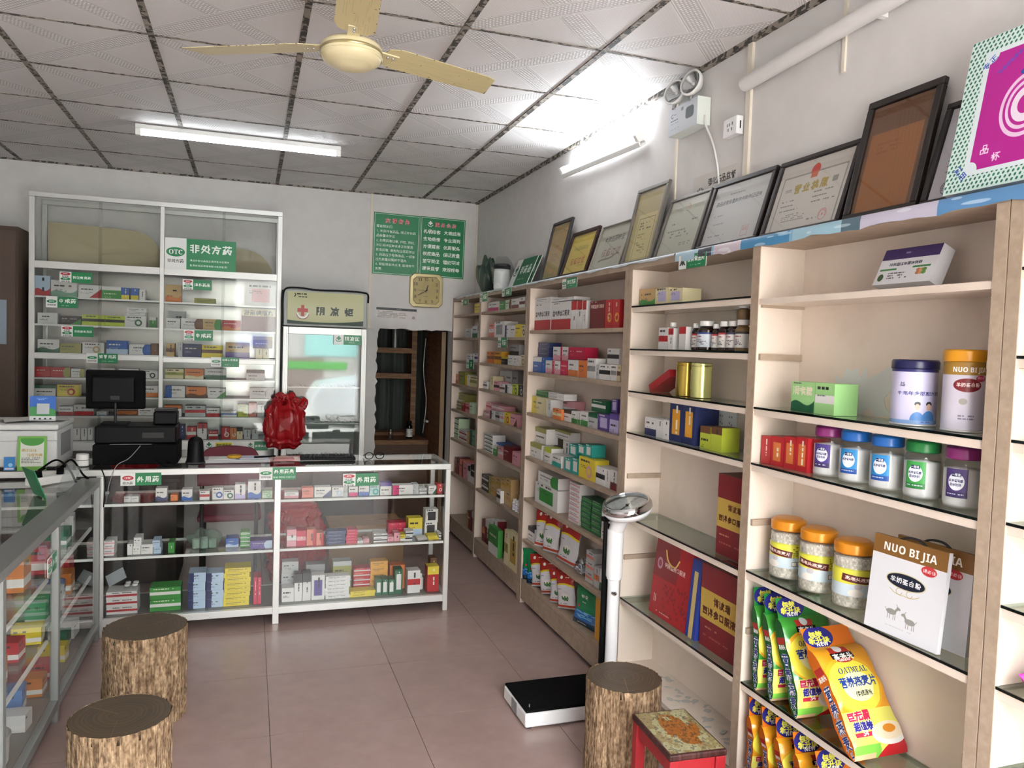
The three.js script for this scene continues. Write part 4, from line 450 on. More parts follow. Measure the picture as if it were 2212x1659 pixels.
  ['fourth bay fourth shelf', 'x', -0.165, 0.08, 1.265, [[3.458, 3.563, 1.265, 0.082, 0.0, 'white/navy/b', 1], [3.566, 3.618, 1.265, 0.08, 0.0, 'white/paleblue/p', 1], [3.621, 3.674, 1.265, 0.084, 0.0, 'white/paleblue/p', 1], [3.674, 3.778, 1.265, 0.171, 0.0, 'navy/amber/f', 1], [3.781, 3.873, 1.265, 0.174, 0.0, 'navy/amber/f', 1], [3.733, 3.824, 1.265, 0.163, 0.09, 'navy/white/p', 1], [3.914, 3.988, 1.265, 0.089, 0.0, 'lime/brown/t', 1], [3.991, 4.064, 1.265, 0.094, 0.0, 'lime/brown/t', 1]]],
  ['fifth bay second shelf', 'x', -0.165, 0.09, 1.461, [[4.448, 4.56, 1.461, 0.098, 0.0, 'lightgreen/darkgreen/w:润喉糖', 1], [4.562, 4.649, 1.461, 0.099, 0.0, 'lightgreen/white/s', 1]]],
  ['fifth bay third shelf', 'x', -0.165, 0.09, 1.264, [[4.304, 4.355, 1.264, 0.097, 0.0, 'red/amber/p', 1], [4.356, 4.422, 1.264, 0.102, 0.0, 'red/orange/f', 1], [4.425, 4.485, 1.264, 0.109, 0.0, 'red/orange/f', 1], [4.486, 4.542, 1.264, 0.114, 0.0, 'red/orange/f', 1]]],
];
// ---------- cartons on the shelves ----------
const COL = { white: '#dedcda', silver: '#b9bcbc', grey: '#8b8b8c', black: '#1f1e22', red: '#b3222a', crimson: '#c01f46', maroon: '#6d1a22', pink: '#d99aa4', magenta: '#c8246f', salmon: '#d47a6a', orange: '#d2763a', amber: '#d79a2c', yellow: '#dcc73a', cream: '#ddd2a8', tan: '#c0a06c', gold: '#b8953f', brown: '#6a4429', olive: '#97964a', lime: '#b3c23c', lightgreen: '#9cce88', green: '#3c8c3f', palegreen: '#bcd4b4', darkgreen: '#1f5b3c', seagreen: '#6f9c84', teal: '#2a9c92', paleteal: '#a8d0cc', blue: '#2c5aa8', navy: '#27305e', paleblue: '#b4c8de', purple: '#55408c', lavender: '#b8b0d6' };
const SPACED = { paleblue: 'pale blue', palegreen: 'pale green', darkgreen: 'dark green', paleteal: 'pale teal', lightgreen: 'light green', seagreen: 'sea green' };
const ORD = ['', 'first', 'second', 'third', 'fourth', 'fifth', 'sixth', 'seventh', 'eighth', 'ninth', 'tenth', 'eleventh', 'twelfth', 'thirteenth', 'fourteenth', 'fifteenth', 'sixteenth', 'seventeenth', 'eighteenth', 'nineteenth', 'twentieth'];
const A1 = new Atlas(), cartonMat = A1.mat({ roughness: .42 });
function drawCarton(c, w, h, base, acc, des, title) {
  rect(c, -2, -2, w + 4, h + 4, COL[base]); const a = COL[acc], darkBase = ['black', 'navy', 'maroon', 'brown', 'darkgreen', 'red', 'crimson', 'blue', 'purple', 'teal', 'green'].includes(base), ink = darkBase ? '#e8e2d4' : '#2a2a30';
  let ty = h * .3;
  if (des === 'b') rect(c, -2, h * .62, w + 4, h, a), ty = h * .26;
  if (des === 't') rect(c, -2, -2, w + 4, h * .34, a), ty = h * .55;
  if (des === 's') rect(c, -2, h * .38, w + 4, h * .26, a), ty = h * .12;
  if (des === 'l') rect(c, -2, -2, w * .34, h + 4, a);
  if (des === 'r') { c.fillStyle = a; c.beginPath(); c.moveTo(w + 2, -2); c.lineTo(w * .78, -2); c.quadraticCurveTo(w * .5, h * .5, w * .72, h + 2); c.lineTo(w + 2, h + 2); c.fill(); }
  if (des === 'w') { c.fillStyle = a; c.beginPath(); c.moveTo(-2, h * .75); c.bezierCurveTo(w * .35, h * .35, w * .6, h * 1.1, w + 2, h * .55); c.lineTo(w + 2, h + 2); c.lineTo(-2, h + 2); c.fill(); }
  if (des === 'd') { c.fillStyle = a; c.beginPath(); c.moveTo(w * .45, h + 2); c.lineTo(w + 2, h * .25); c.lineTo(w + 2, h + 2); c.fill(); }
  if (des === 'c') { ell(c, w * .64, h * .62, Math.min(w, h) * .3, Math.min(w, h) * .3, a); ell(c, w * .64, h * .62, Math.min(w, h) * .17, Math.min(w, h) * .17, COL[base]); ty = h * .12; }
  if (des === 'f') { rect(c, w * .2, h * .2, w * .6, h * .62, a); ty = h * .04; }
  if (title) { const s = Math.min(w * .86 / (title.length * 1.08), h * .3), tx = (w - s * title.length * 1.08) / 2; hanzi(c, title, tx, des === 't' ? h * .05 : des === 'b' ? h * .3 : h * .14, s, des === 't' || base === 'white' ? '#1d1a20' : '#e8dcc8', .12, .08); dashes(c, w * .1, h * .04, w * .4, h * .06, 1, ink); }
  else if (h > w * 1.25) { c.save(); c.translate(w * .62, h * .1); c.rotate(Math.PI / 2); dashes(c, 0, 0, h * .72, w * .26, 1, ink); c.restore(); }
  else { dashes(c, w * .12, ty, w * .72, h * .17, 1, ink, .92); dashes(c, w * .12, ty + h * .26, w * .5, h * .16, 2, ink + '99', .7); }
}
const swatch = {}; for (const k in COL) swatch[k] = A1.add(6, 6, (c) => rect(c, -2, -2, 10, 10, COL[k]));
const geoCache = {};
for (const [place, axis, plane, depth, shelfY, items] of ROWS) {
  const avail = axis === 'x' ? .148 : plane > 1 ? .32 : .28;
  const L = items.map(([u0, u1, y0, h, dep, style, n], i) => ({ u0, u1, y0, h, dep, style, n, i, d: depth, up: y0 > shelfY + .004 }));
  const bay = axis !== 'x' ? null : BAYS.find((b) => (items[0][0] + items[0][1]) / 2 < b.z1);
  if (bay) { const lv = [2.02, ...(bay.wood ?? bay.glass), ...(bay.white ?? [])].sort((a, b) => a - b), roof = lv.find((y) => y > shelfY + .02) - .024; for (const o of L) { o.u0 = Math.max(o.u0, bay.z0 + .003); o.u1 = Math.min(o.u1, bay.z1 - .003); o.h = Math.min(o.h, roof - o.y0); } }
  if (plane > 1) for (const o of L) { o.u1 = Math.min(o.u1, -.724); if (o.u0 > -1.75) o.u0 = Math.max(o.u0, -1.688); }
  const front = L.filter((o) => !o.up && o.dep <= 0).sort((a, b) => a.u0 - b.u0);
  for (let i = 1; i < front.length; i++) { const p = front[i - 1], q = front[i]; if (p.dep === q.dep && q.u0 < p.u1 + .001) { const m = (q.u0 + p.u1) / 2; p.u1 = m - .0006; q.u0 = m + .0006; } }
  for (const o of L) { if (o.dep < 0) { o.d = -o.dep - .003; } else if (!o.up && o.dep > 0) { const f = front.filter((q) => q.u0 < o.u1 && q.u1 > o.u0); o.dep = Math.max(o.dep, ...f.map((q) => q.dep + q.d + .004)); o.d = Math.max(.02, Math.min(depth, avail - o.dep)); } }
  const back = L.filter((o) => !o.up && o.dep > 0).sort((a, b) => a.u0 - b.u0);
  for (let i = 1; i < back.length; i++) { const p = back[i - 1], q = back[i]; if (q.u0 < p.u1 + .001) { const m = (q.u0 + p.u1) / 2; if (p.u1 - p.u0 > .03) { p.u1 = m - .0006; q.u0 = m + .0006; } } }
  for (const o of L) if (!o.up) o.y0 = shelfY + .0006;
  for (const o of L.filter((o) => o.up).sort((a, b) => a.y0 - b.y0)) {   // pieces lying on others come to rest on them
    const top = o.y0 + o.h, under = L.filter((q) => q !== o && (!q.up || q.done) && q.u0 < o.u1 - .004 && q.u1 > o.u0 + .004 && q.dep >= 0 && q.y0 + q.h < top - .008);
    let s = shelfY; for (const q of under) if (q.y0 + q.h > s) { s = q.y0 + q.h; }
    const best = under.find((q) => q.y0 + q.h === s); if (best) { o.dep = Math.min(o.dep, best.dep + .03); if (o.dep < best.dep) o.dep = best.dep; }
    o.y0 = s + .0008; o.d = Math.min(o.d, avail - o.dep); o.h = Math.max(.014, top - o.y0); o.done = true;
  }
  L.sort((a, b) => a.u0 - b.u0).forEach((o, idx) => {
    const [st, title] = o.style.split(':'), [b, a, des] = st.split('/'), w = o.u1 - o.u0, hh = o.h / o.n;
    const cell = A1.add(Math.max(20, w * 620), Math.max(10, hh * 620), (c, W, Hh) => drawCarton(c, W, Hh, b, a, des, title));
    const sd = swatch[b], tp = des === 't' ? swatch[a] : swatch[b];
    for (let k = 0; k < o.n; k++) {
      const jit = o.n > 1 ? rr(-.004, .004) : 0, g = axis === 'z' ? atlasBox(w - .001, hh - .0006, o.d, [sd, sd, tp, sd, cell, sd]) : atlasBox(o.d, hh - .0006, w - .001, [sd, cell, tp, sd, sd, sd]);
      const m = mesh(axis === 'x' ? 'remedy_box' : plane > 1 ? 'ointment_box' : 'medicine_carton', g, cartonMat), uc = (o.u0 + o.u1) / 2 + jit, y = o.y0 + hh * (k + .5);
      if (axis === 'z') m.position.set(uc, y, plane - o.dep - o.d / 2); else m.position.set(plane + o.dep + o.d / 2, y, uc);
      const A = SPACED[b] ?? b, B2 = SPACED[a] ?? a, od = ORD[idx + 1] ?? (idx + 1) + 'th';
      tag(m, o.n > 1 ? `${A} and ${B2} carton, ${ORD[k + 1]} up, pile ${od} from left, ${place}` : `${A} and ${B2} carton, ${od} from left, ${place}`, 'medicine box', 'cartons on ' + place);
    }
  });
}
const SIGNS = [
  ['z', 0.4025, -2.472, -1.983, 2.135, 2.36, 'otc', '非处方药', '请仔细阅读药品说明书并按说明书', 'large green and white 非处方药 sign in the tall cabinet top'],
  ['z', 0.4025, -3.145, -2.94, 1.995, 2.071, 'both', '抗过敏用药', '', 'green sign reading 抗过敏用药 on the tall cabinet glass'],
  ['z', 0.4025, -3.228, -3.032, 1.815, 1.893, 'otc', '中成药', 'x', 'green OTC sign reading 中成药 on the left cabinet glass'],
  ['z', 0.4025, -3.133, -2.931, 1.616, 1.69, 'both', '清热解毒用药', '', 'green sign reading 清热解毒用药 on the cabinet glass'],
  ['z', 0.4025, -2.974, -2.773, 1.432, 1.502, 'otc', '感冒用药', 'x', 'green OTC sign reading 感冒用药 above the black monitor'],
  ['z', 0.4025, -2.349, -2.15, 1.99, 2.064, 'both', '滋补药品', '', 'green sign reading 滋补药品 on the right cabinet glass'],
  ['z', 0.4025, -2.337, -2.136, 1.615, 1.692, 'both', '中成药', '', 'green sign reading 中成药 on the right cabinet glass, red and green ovals'],
  ['z', 0.4025, -2.147, -1.949, 1.425, 1.496, 'otc', '化痰止咳用药', 'x', 'green OTC sign reading 化痰止咳用药 on the cabinet rail'],
  ['z', 0.4025, -2.181, -1.987, 0.804, 0.862, 'yel', '验收药品区', '', 'white sign with yellow strip and green cross on the cabinet base rail'],
  ['z', 0.4025, -1.886, -1.731, 0.791, 0.86, 'cross', '拆零药品', '', 'green 拆零 sign on the cabinet base rail beside the red bag'],
  ['z', 2.0035, -2.522, -2.321, 0.827, 0.896, 'red', '外用药', '', 'green 外用药 sign with one red oval on the counter front'],
  ['z', 2.0035, -1.812, -1.612, 0.841, 0.912, 'otc', '外用药类', 'WAI YONG YAO LEI', 'green 外用药类 sign at the middle post of the counter'],
  ['z', 2.0035, -1.345, -1.139, 0.793, 0.868, 'both', '外用药', '', 'green 外用药 sign with red and green ovals on the counter front'],
  ['z', 0.5055, -1.264, -1.056, 1.62, 1.696, 'cross', '阴凉区', 'x', 'green 阴凉区 sign on the cooler door glass'],
  ['x', -0.2045, 0.309, 0.519, 1.976, 2.024, 'otc', '中药', '', 'small green tag on the shelving top nearest the doorway'],
  ['x', -0.2045, 0.853, 1.052, 1.982, 2.052, 'otc', '成药', '', 'small green tag on the top board above the first bay divider'],
  ['x', -0.2045, 1.403, 1.606, 1.994, 2.049, 'otc', '药品', '', 'small green tag on the top board above the second bay'],
  ['x', -0.2045, 2.508, 2.716, 1.98, 2.035, 'otc', '妇科用药', 'x', 'small green tag on the top board above the third bay'],
  ['x', -0.2045, 1.344, 1.548, 1.639, 1.709, 'otc', '用药', '', 'small green tag hanging from the second bay third shelf'],
  ['x', -0.2045, 0.525, 0.735, 1.463, 1.533, 'otc', '药', '', 'small green tag hanging from the first bay third shelf'],
  ['x', -0.2045, 3.762, 3.963, 1.983, 2.039, 'blue', '保健食品类', 'x', 'green 保健食品类 tag with a hat emblem above the fourth bay'],
];
// ---------- signs, posters, clock ----------
const A2 = new Atlas(), signMat = A2.mat({ roughness: .35 }), GREEN = '#0f7d4a';
function otcOval(c, x, y, w, h, col) { ell(c, x + w / 2, y + h / 2, w / 2, h / 2, col); txt(c, 'OTC', x + w / 2, y + h * .74, h * .66, '#fff', 'bold', 'serif', 'center'); }
function crossMark(c, x, y, s, col) { rect(c, x + s * .37, y, s * .26, s * .7, col); rect(c, x + s * .15, y + s * .22, s * .7, s * .26, col); c.strokeStyle = col; c.lineWidth = s * .1; c.beginPath(); c.arc(x + s / 2, y + s * .42, s * .5, .35, Math.PI - .35); c.stroke(); }
function drawSign(c, w, h, kind, text, sub) {
  const lw = kind === 'otc' && h > 150 ? w * .3 : Math.min(w * .36, h * 1.05);
  rect(c, -2, -2, w + 4, h + 4, '#e9ebe8'); if (kind !== 'yel') rect(c, lw, -2, w, h + 4, GREEN);
  if (kind === 'otc') { otcOval(c, lw * .07, h * .3, lw * .86, h * .3, GREEN); hanzi(c, '非处方药', lw * .12, h * .68, lw * .18, '#222', .1, .06); }
  if (kind === 'red') { otcOval(c, lw * .12, h * .22, lw * .76, h * .36, '#b01c2c'); hanzi(c, '处方药', lw * .14, h * .68, lw * .22, '#222', .1, .06); }
  if (kind === 'both') { otcOval(c, lw * .08, h * .08, lw * .84, h * .27, '#b01c2c'); hanzi(c, '处方药', lw * .2, h * .37, lw * .17, '#222'); otcOval(c, lw * .08, h * .54, lw * .84, h * .27, GREEN); hanzi(c, '非处方药', lw * .12, h * .84, lw * .17, '#222'); }
  if (kind === 'cross') crossMark(c, lw * .2, h * .14, lw * .62, GREEN);
  if (kind === 'yel') { crossMark(c, h * .12, h * .1, h * .75, GREEN); rect(c, w * .38, h * .15, w * .6, h * .7, '#d6d22e'); hanzi(c, text, w * .41, h * .3, w * .1, '#222', .12, .1); return; }
  if (kind === 'blue') { c.fillStyle = '#1d2430'; c.beginPath(); c.moveTo(lw * .5, h * .18); c.bezierCurveTo(lw * .75, h * .3, lw * .62, h * .45, lw * .9, h * .72); c.lineTo(lw * .68, h * .72); c.bezierCurveTo(lw * .55, h * .5, lw * .45, h * .5, lw * .32, h * .72); c.lineTo(lw * .1, h * .72); c.bezierCurveTo(lw * .38, h * .45, lw * .25, h * .3, lw * .5, h * .18); c.fill(); ell(c, lw * .5, h * .62, lw * .1, h * .12, '#1d2430'); }
  const n = text.length, ga = .14, s = Math.min((w - lw) * .88 / (n * (1 + ga)), h * (sub ? .46 : .56)), x = lw + ((w - lw) - s * n * (1 + ga)) / 2;
  hanzi(c, text, x, sub ? h * .16 : (h - s) / 2, s, '#f2f6f0', .14, ga);
  if (sub && sub.length > 3 && sub.charCodeAt(0) > 255) { hanzi(c, sub, lw + w * .05, h * .66, w * .032, '#dfeee2', .12, .16); hanzi(c, '使用或在药师指导下购买和使用！', lw + w * .05, h * .82, w * .032, '#dfeee2', .12, .16); }
  else if (sub === 'x') dashes(c, lw + (w - lw) * .2, h * .76, (w - lw) * .6, h * .09, 1, '#cfe6d6');
  else if (sub) txt(c, sub, lw + (w - lw) / 2, h * .86, h * .17, '#dff0e4', 'bold', 'serif', 'center');
}
for (const [ax, v, u0, u1, y0, y1, kind, text, sub, label] of SIGNS) {
  const w = u1 - u0, h = y1 - y0, r = A2.add(w * (w > .4 ? 1000 : 1300), h * (w > .4 ? 1000 : 1300), (c, W, Hh) => drawSign(c, W, Hh, kind, text, sub)), edge = swatchSign();
  const m = mesh('category_sign', ax === 'z' ? atlasBox(w, h, .002, [edge, edge, edge, edge, r, edge]) : atlasBox(.002, h, w, [edge, r, edge, edge, edge, edge]), signMat);
  ax === 'z' ? m.position.set((u0 + u1) / 2, (y0 + y1) / 2, v) : m.position.set(v, (y0 + y1) / 2, (u0 + u1) / 2);
  tag(m, label, 'sign', 'green department signs');
}
function swatchSign() { return swatchSign.r ??= A2.add(6, 6, (c) => rect(c, -2, -2, 10, 10, '#dfe6df')); }
// two green notice boards on the back wall
const notice = [['友情告知', -.908, -.513, 2.224, 2.74, .012, 'green wall notice with red heading 友情告知 and white paragraphs'], ['服务公约', -.509, -.112, 2.226, 2.738, .012, 'green wall notice with red heading 服务公约 and paired white phrases']];
notice.forEach(([head, x0, x1, y0, y1, z, label], i) => {
  const r = A2.add(500, 652, (c, w, h) => {
    rect(c, -2, -2, w + 4, h + 4, GREEN); c.strokeStyle = '#e3efe4'; c.lineWidth = 4; c.strokeRect(13, 13, w - 26, h - 26);
    if (!i) {
      hanzi(c, head, 122, 50, 56, '#eadada', .2, .25); hanzi(c, head, 122, 50, 56, '#c23a44', .11, .25);
      ['顾客朋友们：', '1、本店所售药品，保证符合药', '品质量标准；', '2、如果药物过敏、怀孕、饮酒、', '患有其它疾病或者正在服用', '其他药物，请告知驻店药师；', '3、药品属于特殊商品，一经售', '出无质量问题概不退换。', '4、钱款请当面点清，离柜概不', '负责。'].forEach((t, k) => hanzi(c, t, 32, 128 + k * 50, 31, '#e8f2ea', .1, .08));
    } else {
      crossMark(c, 78, 46, 62, '#eef4ee'); hanzi(c, head, 160, 52, 52, '#eadada', .2, .2); hanzi(c, head, 160, 52, 52, '#c23a44', .11, .2);
      [['礼貌待客', '文明经商'], ['主动热情', '专业周到'], ['方便顾客', '优质服务'], ['供应商品', '保证质量'], ['坚守岗位', '遵纪守法'], ['接受监督', '欢迎指导']].forEach((p, k) => p.forEach((t, j) => hanzi(c, t, 36 + j * 226, 138 + k * 80, 45, '#f0f6f0', .13, .05)));
    }
  });
  const e = swatchSign(), m = mesh('notice_board', atlasBox(x1 - x0, y1 - y0, .006, [e, e, e, e, r, e]), signMat); m.position.set((x0 + x1) / 2, (y0 + y1) / 2, z - .008); m.rotation.z = -.012; tag(m, label, 'notice', 'green notices on the back wall');
});
{ // printed notice painted on the wall under the clock
  const r = A2.add(420, 130, (c, w, h) => { rect(c, -2, -2, w + 4, h + 4, '#cfc8c6'); rect(c, 4, 6, w - 8, 26, '#20242a'); dashes(c, w * .42, 12, w * .2, 10, 1, '#aab'); for (let k = 0; k < 5; k++) dashes(c, 20, 46 + k * 15, w * (k ? .72 : .5), 12, 1, '#5b5654', .85); ell(c, w * .92, h * .78, 14, 14, '#4a4a50'); ell(c, w * .92, h * .78, 9, 9, '#a8a4a4'); });
  const e = swatchSign(), m = mesh('wall_notice', atlasBox(.352, .1, .001, [e, e, e, e, r, e]), signMat); m.position.set(-.693, 1.898, .0012); m.rotation.z = -.015; tag(m, 'pale printed notice with a black heading bar above the doorway', 'notice');
}
{ // lettering on the right wall between the conduits
  const r = A2.add(330, 130, (c, w, h) => { rect(c, -2, -2, w + 4, h + 4, '#cbc6c0'); hanzi(c, '强化药品监督', 118, 24, 32, '#25221f', .12, .06); c.strokeStyle = '#4e4740'; c.lineWidth = 10; c.setLineDash([9, 5]); c.beginPath(); c.arc(60, 92, 34, Math.PI, 2 * Math.PI); c.stroke(); c.setLineDash([]); });
  const e = swatchSign(), m = mesh('wall_lettering', atlasBox(.001, .13, .33, [e, r, e, e, e, e]), signMat); m.position.set(-.001, 2.36, 3.68); tag(m, 'black slogan 强化药品监督 on the right wall above the framed certificates', 'lettering');
}
{ // octagonal-cornered gold clock
  const t = thing('wall_clock', 'square gold wall clock with cut corners under the green notices', 'clock', null, [-.444, 2.106, .004]);
  const oct = (a, k) => { const s = new THREE.Shape(), b = a - k; s.moveTo(-b, -a); s.lineTo(b, -a); s.lineTo(a, -b); s.lineTo(a, b); s.lineTo(b, a); s.lineTo(-b, a); s.lineTo(-a, b); s.lineTo(-a, -b); s.closePath(); return s; };
  const outer = oct(.138, .03); outer.holes.push(oct(.118, .028)); mesh('case', new THREE.ExtrudeGeometry(outer, { depth: .022, bevelEnabled: true, bevelSize: .006, bevelThickness: .006, bevelSegments: 3 }), M.gold, t);
  const r = A2.add(300, 300, (c, w) => { rect(c, -2, -2, w + 4, w + 4, '#b9a468'); for (let k = 1; k <= 12; k++) { const a = k / 6 * Math.PI, q = .4 * w / Math.max(Math.abs(Math.sin(a)), Math.abs(Math.cos(a))) * (k % 3 ? .95 : 1); txt(c, String(k), w / 2 + Math.sin(a) * w * .4 / Math.max(Math.abs(Math.sin(a)), Math.abs(Math.cos(a))) * (k % 3 ? .97 : 1), w / 2 - Math.cos(a) * w * .4 / Math.max(Math.abs(Math.sin(a)), Math.abs(Math.cos(a))) * (k % 3 ? .97 : 1) + 14, 42, '#14100c', 'bold', 'serif', 'center'); } dashes(c, w * .4, w * .7, w * .2, 10, 1, '#4a4030'); });
  mesh('face', quadUV(new THREE.PlaneGeometry(.24, .24), r).translate(0, 0, .012), signMat, t);
  const hand = (name, ang, l, w, z) => mesh(name, bx(-w / 2, w / 2, -.015, l, 0, .0015).rotateZ(-ang).translate(0, 0, z), M.black, t);
  hand('hour_hand', .33, .05, .007, .015); hand('minute_hand', 4 * Math.PI / 3 - .02, .085, .005, .017); hand('second_hand', 3 * Math.PI / 2, .075, .0018, .019);
  mesh('centre_cap', new THREE.CylinderGeometry(.005, .005, .004, 16).rotateX(Math.PI / 2).translate(0, 0, .021), M.black, t);
  mesh('crystal', pane(-.117, .117, -.117, .117, .024, .026), M.glass, t);
}
{ // header panel of the cooler: a slightly bowed printed sheet
  const r = A2.add(640, 270, (c, w, h) => {
    rect(c, -2, -2, w + 4, h + 4, '#b9b98f'); dashes(c, 76, 14, 90, 22, 1, '#1c211c', .95); dashes(c, 90, 40, 80, 16, 1, '#1c211c', .9); c.strokeStyle = '#1c211c'; c.lineWidth = 7; c.beginPath(); c.arc(52, 28, 14, -1.2, 1.6); c.stroke();
    rect(c, 112, 112, 26, 92, '#a8202c'); rect(c, 82, 140, 86, 30, '#a8202c'); c.strokeStyle = '#eee'; c.lineWidth = 14; c.beginPath(); c.arc(126, 172, 44, .1, Math.PI - .1); c.stroke(); c.strokeStyle = '#8c2a30'; c.lineWidth = 5; c.beginPath(); c.arc(126, 176, 52, .2, Math.PI - .2); c.stroke();
    hanzi(c, '阴', 236, 118, 74, '#14201a', .16); hanzi(c, '凉', 356, 118, 74, '#14201a', .16); hanzi(c, '柜', 476, 118, 74, '#14201a', .16);
    c.fillStyle = '#123222'; c.beginPath(); c.moveTo(-2, h * .88); c.quadraticCurveTo(w * .5, h * 1.0, w + 2, h * .84); c.lineTo(w + 2, h + 2); c.lineTo(-2, h + 2); c.fill();
  });
  const g = new THREE.PlaneGeometry(.57, .245, 1, 10), p = g.attributes.position; for (let i = 0; i < p.count; i++) p.setZ(i, .014 * (1 - (p.getY(i) / .1225) ** 2)); quadUV(g, r); g.computeVertexNormals();
  const m = mesh('header_panel', g.translate(-1.325, 1.89, .481), A2.mat({ roughness: .4 }), scene.getObjectByName('display_cooler'));
}
// ---------- things standing on top of the shelving: certificates leaning on the wall, sheeting, bag ----------
const A3 = new Atlas(), paperMat = A3.mat({ roughness: .5 });
const paperEdge = A3.add(6, 6, (c) => rect(c, -2, -2, 10, 10, '#c9c6c0'));
function leaner(o, z, w, yb, yt, xb = -.108, xt = -.02) {    // local x = world +z, local y = up the slope, local z = out of the wall
  const d = V(xt - xb, yt - yb, 0), h = d.length(); d.normalize();
  const m = new THREE.Matrix4().makeBasis(V(0, 0, 1), d, V(-d.y, d.x, 0)); o.quaternion.setFromRotationMatrix(m); o.position.set(xb, yb, z + w / 2); return h;
}
const seal = (c, x, y, r, col) => { c.strokeStyle = col; c.lineWidth = r * .1; c.beginPath(); c.arc(x, y, r, 0, 7); c.stroke(); c.fillStyle = col; c.beginPath(); for (let k = 0; k < 10; k++) { const a = k * Math.PI / 5, q = r * (k % 2 ? .14 : .34); c.lineTo(x + Math.sin(a) * q, y - Math.cos(a) * q); } c.fill(); c.setLineDash([r * .18, r * .14]); c.lineWidth = r * .24; c.beginPath(); c.arc(x, y, r * .74, 2.6, 6.9); c.stroke(); c.setLineDash([]); };
const paper = {
  tan: (c, w, h) => { rect(c, -2, -2, w + 4, h + 4, '#9a8258'); rect(c, 8, h * .18, w - 16, h * .74, '#a88a5a'); dashes(c, w * .4, h * .4, w * .4, h * .05, 1, '#8a5a3a'); dashes(c, w * .2, h * .55, w * .6, h * .16, 4, '#86704a'); },
  gold: (c, w, h) => { rect(c, -2, -2, w + 4, h + 4, '#b79f4a'); hanzi(c, '中国药品行业', w * .2, h * .3, w * .09, '#5d5a2a', .1, .1); hanzi(c, '会员单位', w * .2, h * .6, w * .13, '#8c3328', .14, .2); dashes(c, w * .55, h * .8, w * .3, h * .06, 2, '#6a5a2a'); },
  plum: (c, w, h) => { rect(c, -2, -2, w + 4, h + 4, '#9d978a'); hanzi(c, '中华医药学会', w * .2, h * .24, w * .1, '#3a3632', .12, .08); c.strokeStyle = '#5c564e'; c.lineWidth = 9; c.beginPath(); c.moveTo(w * .2, h * .8); c.bezierCurveTo(w * .4, h * .7, w * .5, h * .85, w * .8, h * .65); c.stroke(); c.lineWidth = 4; c.beginPath(); c.moveTo(w * .45, h * .75); c.quadraticCurveTo(w * .35, h * .6, w * .5, h * .5); c.stroke(); hanzi(c, '会员单位', w * .25, h * .52, w * .13, '#6b4038', .1, .2); },
  mirror: (c, w, h) => { rect(c, -2, -2, w + 4, h + 4, '#a8986c'); rect(c, w * .18, h * .34, w * .7, h * .66, '#c2b382'); c.strokeStyle = '#5d5030'; c.lineWidth = 3; c.strokeRect(w * .24, h * .4, w * .58, h * .62); dashes(c, w * .3, h * .46, w * .45, h * .12, 3, '#5d5030'); dashes(c, w * .3, h * .62, w * .45, h * .3, 8, '#8d7d50', .6); },
  silver: (c, w, h) => { rect(c, -2, -2, w + 4, h + 4, '#b5b3a4'); seal(c, w * .5, h * .16, h * .07, '#b8705c'); dashes(c, w * .15, h * .42, w * .3, h * .05, 1, '#5a5850'); dashes(c, w * .6, h * .4, w * .3, h * .05, 1, '#5a5850'); dashes(c, w * .12, h * .55, w * .76, h * .16, 3, '#77746a', .6); dashes(c, w * .55, h * .8, w * .3, h * .07, 2, '#77746a'); },
  gmp: (c, w, h) => { rect(c, -2, -2, w + 4, h + 4, '#c6c4c4'); dashes(c, w * .3, h * .16, w * .4, h * .04, 1, '#77757a'); hanzi(c, '药品经营质量管理规范认证证书', w * .08, h * .26, w * .055, '#4b4a50', .12, .06); dashes(c, w * .1, h * .5, w * .2, h * .04, 1, '#88868c'); dashes(c, w * .1, h * .64, w * .3, h * .04, 1, '#88868c'); dashes(c, w * .1, h * .84, w * .4, h * .04, 1, '#88868c'); c.strokeStyle = '#c07a74'; c.lineWidth = 2; c.strokeRect(w * .72, h * .78, w * .11, w * .11); hanzi(c, '药监', w * .735, h * .8, w * .04, '#c07a74'); },
  licence: (c, w, h) => { rect(c, -2, -2, w + 4, h + 4, '#c8c0ba'); c.strokeStyle = '#8b8680'; c.lineWidth = 5; c.strokeRect(w * .07, h * .2, w * .86, h * .85); ell(c, w * .5, h * .17, w * .06, h * .09, '#c2463c'); rect(c, w * .455, h * .2, w * .09, h * .08, '#c2603c'); hanzi(c, '营业执照', w * .26, h * .33, w * .1, '#a58b34', .17, .22); dashes(c, w * .13, h * .38, w * .14, h * .05, 2, '#77706a'); rect(c, w * .78, h * .34, w * .07, h * .08, '#8b8784'); for (const [x, y, q] of [[.13, .55, .3], [.13, .62, .22], [.13, .69, .3], [.57, .5, .28], [.57, .57, .22], [.57, .64, .34]]) dashes(c, w * x, h * y, w * q, h * .03, 1, '#6d6660'); dashes(c, w * .2, h * .76, w * .34, h * .12, 4, '#8a827c'); seal(c, w * .78, h * .86, h * .075, '#c4646a'); dashes(c, w * .58, h * .88, w * .14, h * .04, 1, '#6d6660'); },
  amber: (c, w, h) => { rect(c, -2, -2, w + 4, h + 4, '#5e3a1e'); rect(c, w * .06, h * .26, w * .84, h * .8, '#8a531f'); dashes(c, w * .2, h * .36, w * .5, h * .12, 3, '#7c4818'); },
  permit: (c, w, h) => { rect(c, -2, -2, w + 4, h + 4, '#b9b5bd'); dashes(c, w * .2, h * .18, w * .6, h * .03, 1, '#77707a'); for (let k = 0; k < 9; k++) { dashes(c, w * .16, h * (.28 + k * .06), w * .16, h * .03, 1, '#6a656c'); dashes(c, w * .42, h * (.28 + k * .06), w * .4, h * .04, 2, '#807a84', .6); } seal(c, w * .25, h * .88, h * .07, '#3a3648'); },
};
